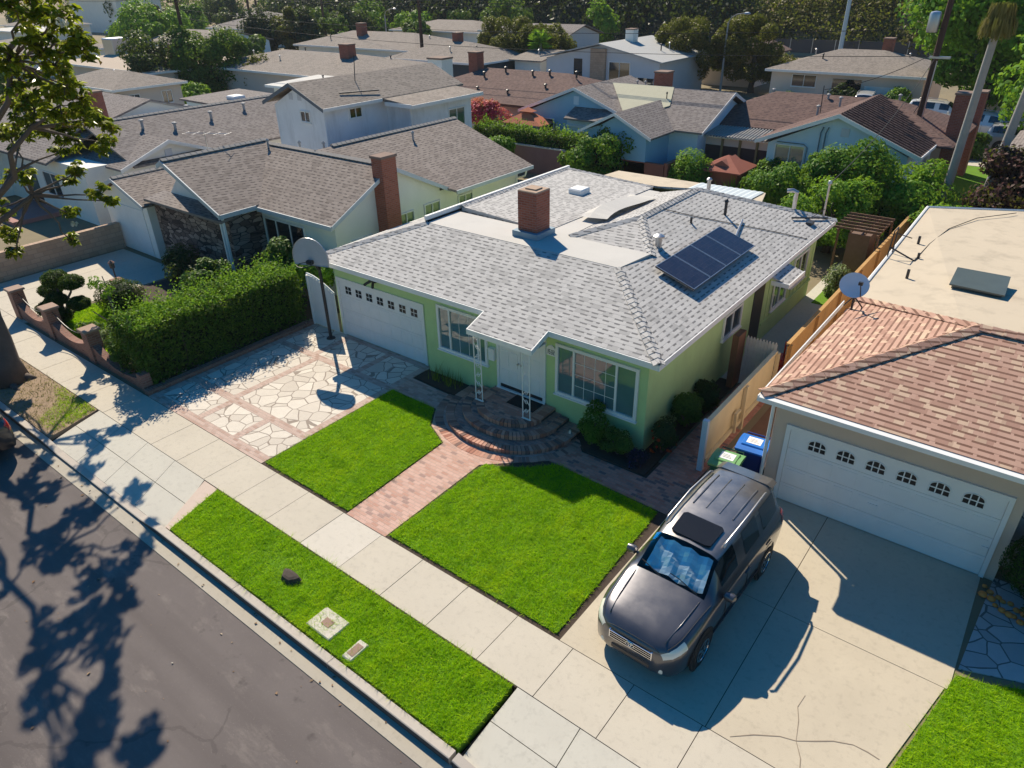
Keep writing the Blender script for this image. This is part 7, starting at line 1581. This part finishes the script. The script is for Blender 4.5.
bush('shrub', (-97.5, 81, 0), 'bright green shrub beneath the umbrella tree', 'shrub', L_bright, (-97.5, 81, 1.5), (2.4, 2, 1.6), 2400, .35, seed=118, bark=M_bark)
bush('shrub', (-86, 66, 0), 'silvery shrub row in front of the wide low house', 'shrub', L_silver, (-78, 63.5, 1.2), (6.5, 1.5, 1.3), 4200, .35, seed=119, bark=M_bark)
T2('narrow_tree', (-66, 108), 'narrow bright green tree against the dark wooded slope', 'tree', L_bright, 7.4, 3.0, .5, 4000, seed=120, lift=0)
for i, (x, y, h, r_, mt, lab) in enumerate(((-136, 118, 7, 6, L_dark, 'dark tree left of the central pole at the top edge'), (-112, 112, 6, 5, L_bright, 'lime green tree right of the central pole'), (-104, 119, 6.5, 5, L_citrus, 'mid green tree behind the navy house'), (-150, 96, 6, 5, L_dark, 'dark tree behind the pale blue distant house'), (-168, 88, 7, 6, L_dark, 'dark tree right of the huge round tree'), (-185, 110, 7, 7, L_bush, 'dull green tree at the top left'), (-128, 62, 5, 4, L_dark, 'dark tree behind the sandy roofed house'), (-128, 100, 6, 5, L_bush, 'dull tree among the distant left roofs'), (-152, 122, 6, 5, L_dark, 'dark tree under the freeway bank'), (-90, 90, 5, 3.5, L_bush, 'dull green tree behind the wide low house'), (-66, 86, 5.5, 3.5, L_dark, 'dark tree beside the dark two-storey block'), (-210, 80, 6, 6, L_dark, 'dark tree at the far left edge'), (-118, 36, 5, 4, L_bush, 'dull tree at the left edge behind the magnolia'), (-96, 30, 4.5, 3.5, L_citrus, 'green tree at the left edge below the sandy roof'))):
    T2('distant_tree', (x, y), lab, 'tree', mt, h, r_, .55, 4200, seed=130 + i, lift=0, group='trees among the distant houses')

for i, (x, y, h, r_, mt, lab) in enumerate(((-178, 112, 10, 8, L_dark, 'tall dark tree under the pale freeway barrier'), (-158, 126, 11, 8, L_pine, 'tall dark conifer mass at the top left'), (-138, 132, 11, 9, L_dark, 'broad dark tree crown at the top edge left of the central pole'), (-122, 124, 9, 7, L_citrus, 'mid green crown at the top edge beside the central pole'), (-106, 130, 11, 8, L_pine, 'dark crown at the top edge right of the central pole'), (-90, 124, 10, 7, L_dark, 'dark crown above the navy house'), (-112, 96, 7, 5, L_dark, 'dark tree between the distant pale roofs'), (-84, 108, 8, 5, L_bush, 'dull crown above the wide low house'), (-196, 98, 9, 7, L_dark, 'dark tree beside the tall white block'), (-146, 84, 7, 5, L_citrus, 'green tree right of the huge round tree'), (-95, 62, 5, 4, L_bush, 'green tree behind the brown hip roofed house'))):
    T2('distant_tree', (x, y), lab, 'tree', mt, h, r_, .55, 6500, seed=160 + i, lift=0, group='trees among the distant houses')
pole('utility_pole', -140, 96, 12, .25, 'far utility pole right of the huge round tree', 'utility pole'); pole('utility_pole', -112, 90, 12, .25, 'far utility pole behind the distant pines', 'utility pole', arms=2)
wire((-120.9, 81.3, 10), (-160, 60, 10.4), 1.2, 'cable between two far left poles'); wire((-120.9, 81.3, 9.4), (-94.5, 115, 10.2), .8, 'cable between two far central poles'); wire((-78.8, 44.5, 9.8), (-160, 60, 10.4), 1.4, 'long cable running left from the left utility pole')
# ---------------------------------------------------------------- hillside beyond
def hill_h(x, y):
    base = 112 + .10 * (x + 40) * -1 * .35
    d = y - base
    if d <= 0: return 0
    k = 1.0 if x > -110 else max(.55, 1 - (-110 - x) / 160)
    return k * (34 * (1 - math.exp(-d / 42)))
hm = MB(); nx, ny = 70, 34; vs = []; rr = random.Random(8)
for j in range(ny):
    for i in range(nx):
        x = -420 + 620 * i / (nx - 1); y = 105 + 320 * (j / (ny - 1)) ** 1.5; h = hill_h(x, y); vs.append((x, y, h + (rr.uniform(-.8, .8) if h > 1 else 0) - .05))
hm.add(vs, [(j * nx + i, j * nx + i + 1, (j + 1) * nx + i + 1, (j + 1) * nx + i) for j in range(ny - 1) for i in range(nx - 1)])
hmat = NT('hill_ground'); hx = hmat.n('ShaderNodeSeparateXYZ'); hmat.l(hmat.coord(), hx.inputs[0]); hw = hmat.math('ADD', hx.outputs[0], hmat.math('MULTIPLY', hmat.noise(hmat.coord(), .04, 4), 40))
hf = hmat.math('MULTIPLY', hmat.math('GREATER_THAN', hw, -150.0), hmat.math('LESS_THAN', hw, -25.0)); dry_ = hmat.mix(hmat.noise(hmat.coord(), .12, 6), (.26, .19, .11), (.38, .28, .17)); hmat.set('Base Color', hmat.mix(hf, dry_, (.028, .036, .020))); hmat.set('Roughness', .95)
hm.build('hillside', hmat.m, kind='structure', smooth='all')
rng = np.random.default_rng(200)
def hill_brush(name, n, xr, dr, size, per, leaf, mat, label, dens=None):
    Ps, Ns = [], []
    for k in range(n):
        x = rng.uniform(*xr); base = 112 - .035 * (x + 40); y = base + rng.uniform(*dr)
        if dens is not None and rng.random() > dens(x, y): continue
        s = size * rng.uniform(.6, 1.4); z = hill_h(x, y); P, N = blob_pts(rng, per, (x, y, z + s * .45), (s * 1.1, s, s * .8), .6); Ps.append(P); Ns.append(N)
    P, N = np.concatenate(Ps), np.concatenate(Ns); leaves_obj(name, P, N, leaf * (.7 + .6 * rng.random(len(P))), mat, None, .6, 7, .25, label, 'brush', None, 'stuff')
hill_brush('hill_woods', 1100, (-170, -46), (2, 75), 4.4, 150, .8, L_pine, 'dark wooded hillside across the top of the view')
hill_brush('hill_brush', 240, (-48, 40), (1, 9), 2.2, 170, .5, L_olive, 'dusty green brush along the foot of the dry slope')
hill_brush('hill_shrubs', 190, (-60, 60), (9, 60), 2.2, 130, .5, L_dark, 'dark shrubs scattered on the dry slope')
hill_brush('hill_dry_brush', 420, (-40, 60), (8, 60), 1.8, 120, .45, L_drygrass, 'brown dry brush on the slope')
hill_brush('hill_far_brush', 150, (-330, -140), (2, 40), 3.2, 120, .8, L_bush, 'dull brush on the pale freeway bank')
FS = empty('fence', (-10, 111, 0), 'dark chain-link fence along the foot of the slope', 'fence')
m = MB(); m.box(-46, 30, 111.0, 111.06, .1, 2.2); m.build('mesh_panel', simple('fence_mesh', (.07, .065, .07), .8), FS)
for k in range(26): m = MB(); m.tube([(-46 + k * 3.04, 110.95, 0), (-46 + k * 3.04, 110.95, 2.35)], .05, 5); m.build('post', M_metal, FS)
FW = MB(); FW.box(-420, -120, 142, 142.4, 9.0, 10.2); tag(FW.build('barrier', M_conc_new), 'long pale concrete freeway barrier at the top left', 'barrier')
# ---------------------------------------------------------------- camera, sun, sky
cam = bpy.data.cameras.new('camera'); co_ = bpy.data.objects.new('camera', cam); COL.objects.link(co_); sc.camera = co_
cam.sensor_width = 36; cam.sensor_fit = 'HORIZONTAL'; cam.lens = 36 * 709.26 / 1024; cam.clip_start = .1; cam.clip_end = 2000
rx_ = Vector((0.789448225, 0.613517431, -0.019179726)); ux_ = Vector((-0.294814023, 0.406390435, 0.864830334)); fx_ = Vector((-0.538382942, 0.677084320, -0.501697750))
co_.matrix_world = Matrix((( rx_.x, ux_.x, -fx_.x, 0), (rx_.y, ux_.y, -fx_.y, 0), (rx_.z, ux_.z, -fx_.z, 11.0), (0, 0, 0, 1)))
SUN = Vector((-.92, .63, 1.0)).normalized(); EL = math.asin(SUN.z); AZ = math.atan2(SUN.x, SUN.y)
sd = bpy.data.lights.new('sun', 'SUN'); sd.energy = 5.0; sd.angle = R(.5); sd.color = (1.0, .885, .70)
so2 = bpy.data.objects.new('sun', sd); COL.objects.link(so2); so2.rotation_euler = SUN.to_track_quat('Z', 'Y').to_euler(); so2.location = SUN * 60
w = bpy.data.worlds.new('World'); sc.world = w; w.use_nodes = True; nt = w.node_tree; bg = nt.nodes['Background']
sky = nt.nodes.new('ShaderNodeTexSky'); sky.sky_type = 'NISHITA'; sky.sun_disc = False; sky.sun_elevation = EL; sky.sun_rotation = AZ; sky.air_density = 1.3; sky.dust_density = .5; sky.ozone_density = 4.0
hs = nt.nodes.new('ShaderNodeHueSaturation'); hs.inputs['Saturation'].default_value = 1.75; nt.links.new(sky.outputs[0], hs.inputs['Color']); nt.links.new(hs.outputs[0], bg.inputs[0]); bg.inputs[1].default_value = .075
vs_ = sc.view_settings; vs_.view_transform = 'Standard'; vs_.look = 'None'; vs_.gamma = 1; vs_.exposure = 0.40; vs_.use_curve_mapping = False
sc.cycles.max_bounces = 8; sc.cycles.diffuse_bounces = 5; sc.cycles.glossy_bounces = 3; sc.cycles.transmission_bounces = 4; sc.cycles.transparent_max_bounces = 6
sc.cycles.use_denoising = True
sc.cycles.sample_clamp_indirect = 6

hz = bpy.data.meshes.new('haze'); hb = bmesh.new(); bmesh.ops.create_cube(hb, size=1.0); hb.to_mesh(hz); hb.free()
ho = bpy.data.objects.new('haze', hz); COL.objects.link(ho); ho.scale = (720, 510, 47.5); ho.location = (-125, 182, 22.25); ho['kind'] = 'stuff'; ho['label'] = 'thin pale blue air over the whole neighbourhood'
hm_ = bpy.data.materials.new('haze_air'); hm_.use_nodes = True; ht = hm_.node_tree; ht.nodes.clear(); h_o = ht.nodes.new('ShaderNodeOutputMaterial'); h_v = ht.nodes.new('ShaderNodeVolumePrincipled'); h_v.inputs['Color'].default_value = (.78, .86, .95, 1); h_v.inputs['Density'].default_value = .0002; h_v.inputs['Anisotropy'].default_value = 0.0
ht.links.new(h_v.outputs[0], h_o.inputs['Volume']); hz.materials.append(hm_); sc.cycles.volume_bounces = 1

GR = {'house': 'houses of the neighbourhood', 'tree': 'garden and street trees', 'shrub': 'garden shrubs', 'utility pole': 'wooden utility poles', 'wall': 'garden and boundary walls', 'fence': 'fences', 'hedge': 'hedges', 'gate': 'side gates', 'plant': 'strappy plants', 'shed': 'back yard sheds', 'car': 'parked cars', 'palm tree': 'palm trees'}
for o in bpy.data.objects:
    if o.parent is None and o.get('category') in GR: o['group'] = o.get('group') or GR[o['category']]
for o in bpy.data.objects:
    if o.get('category') == 'car': o['group'] = 'parked cars'
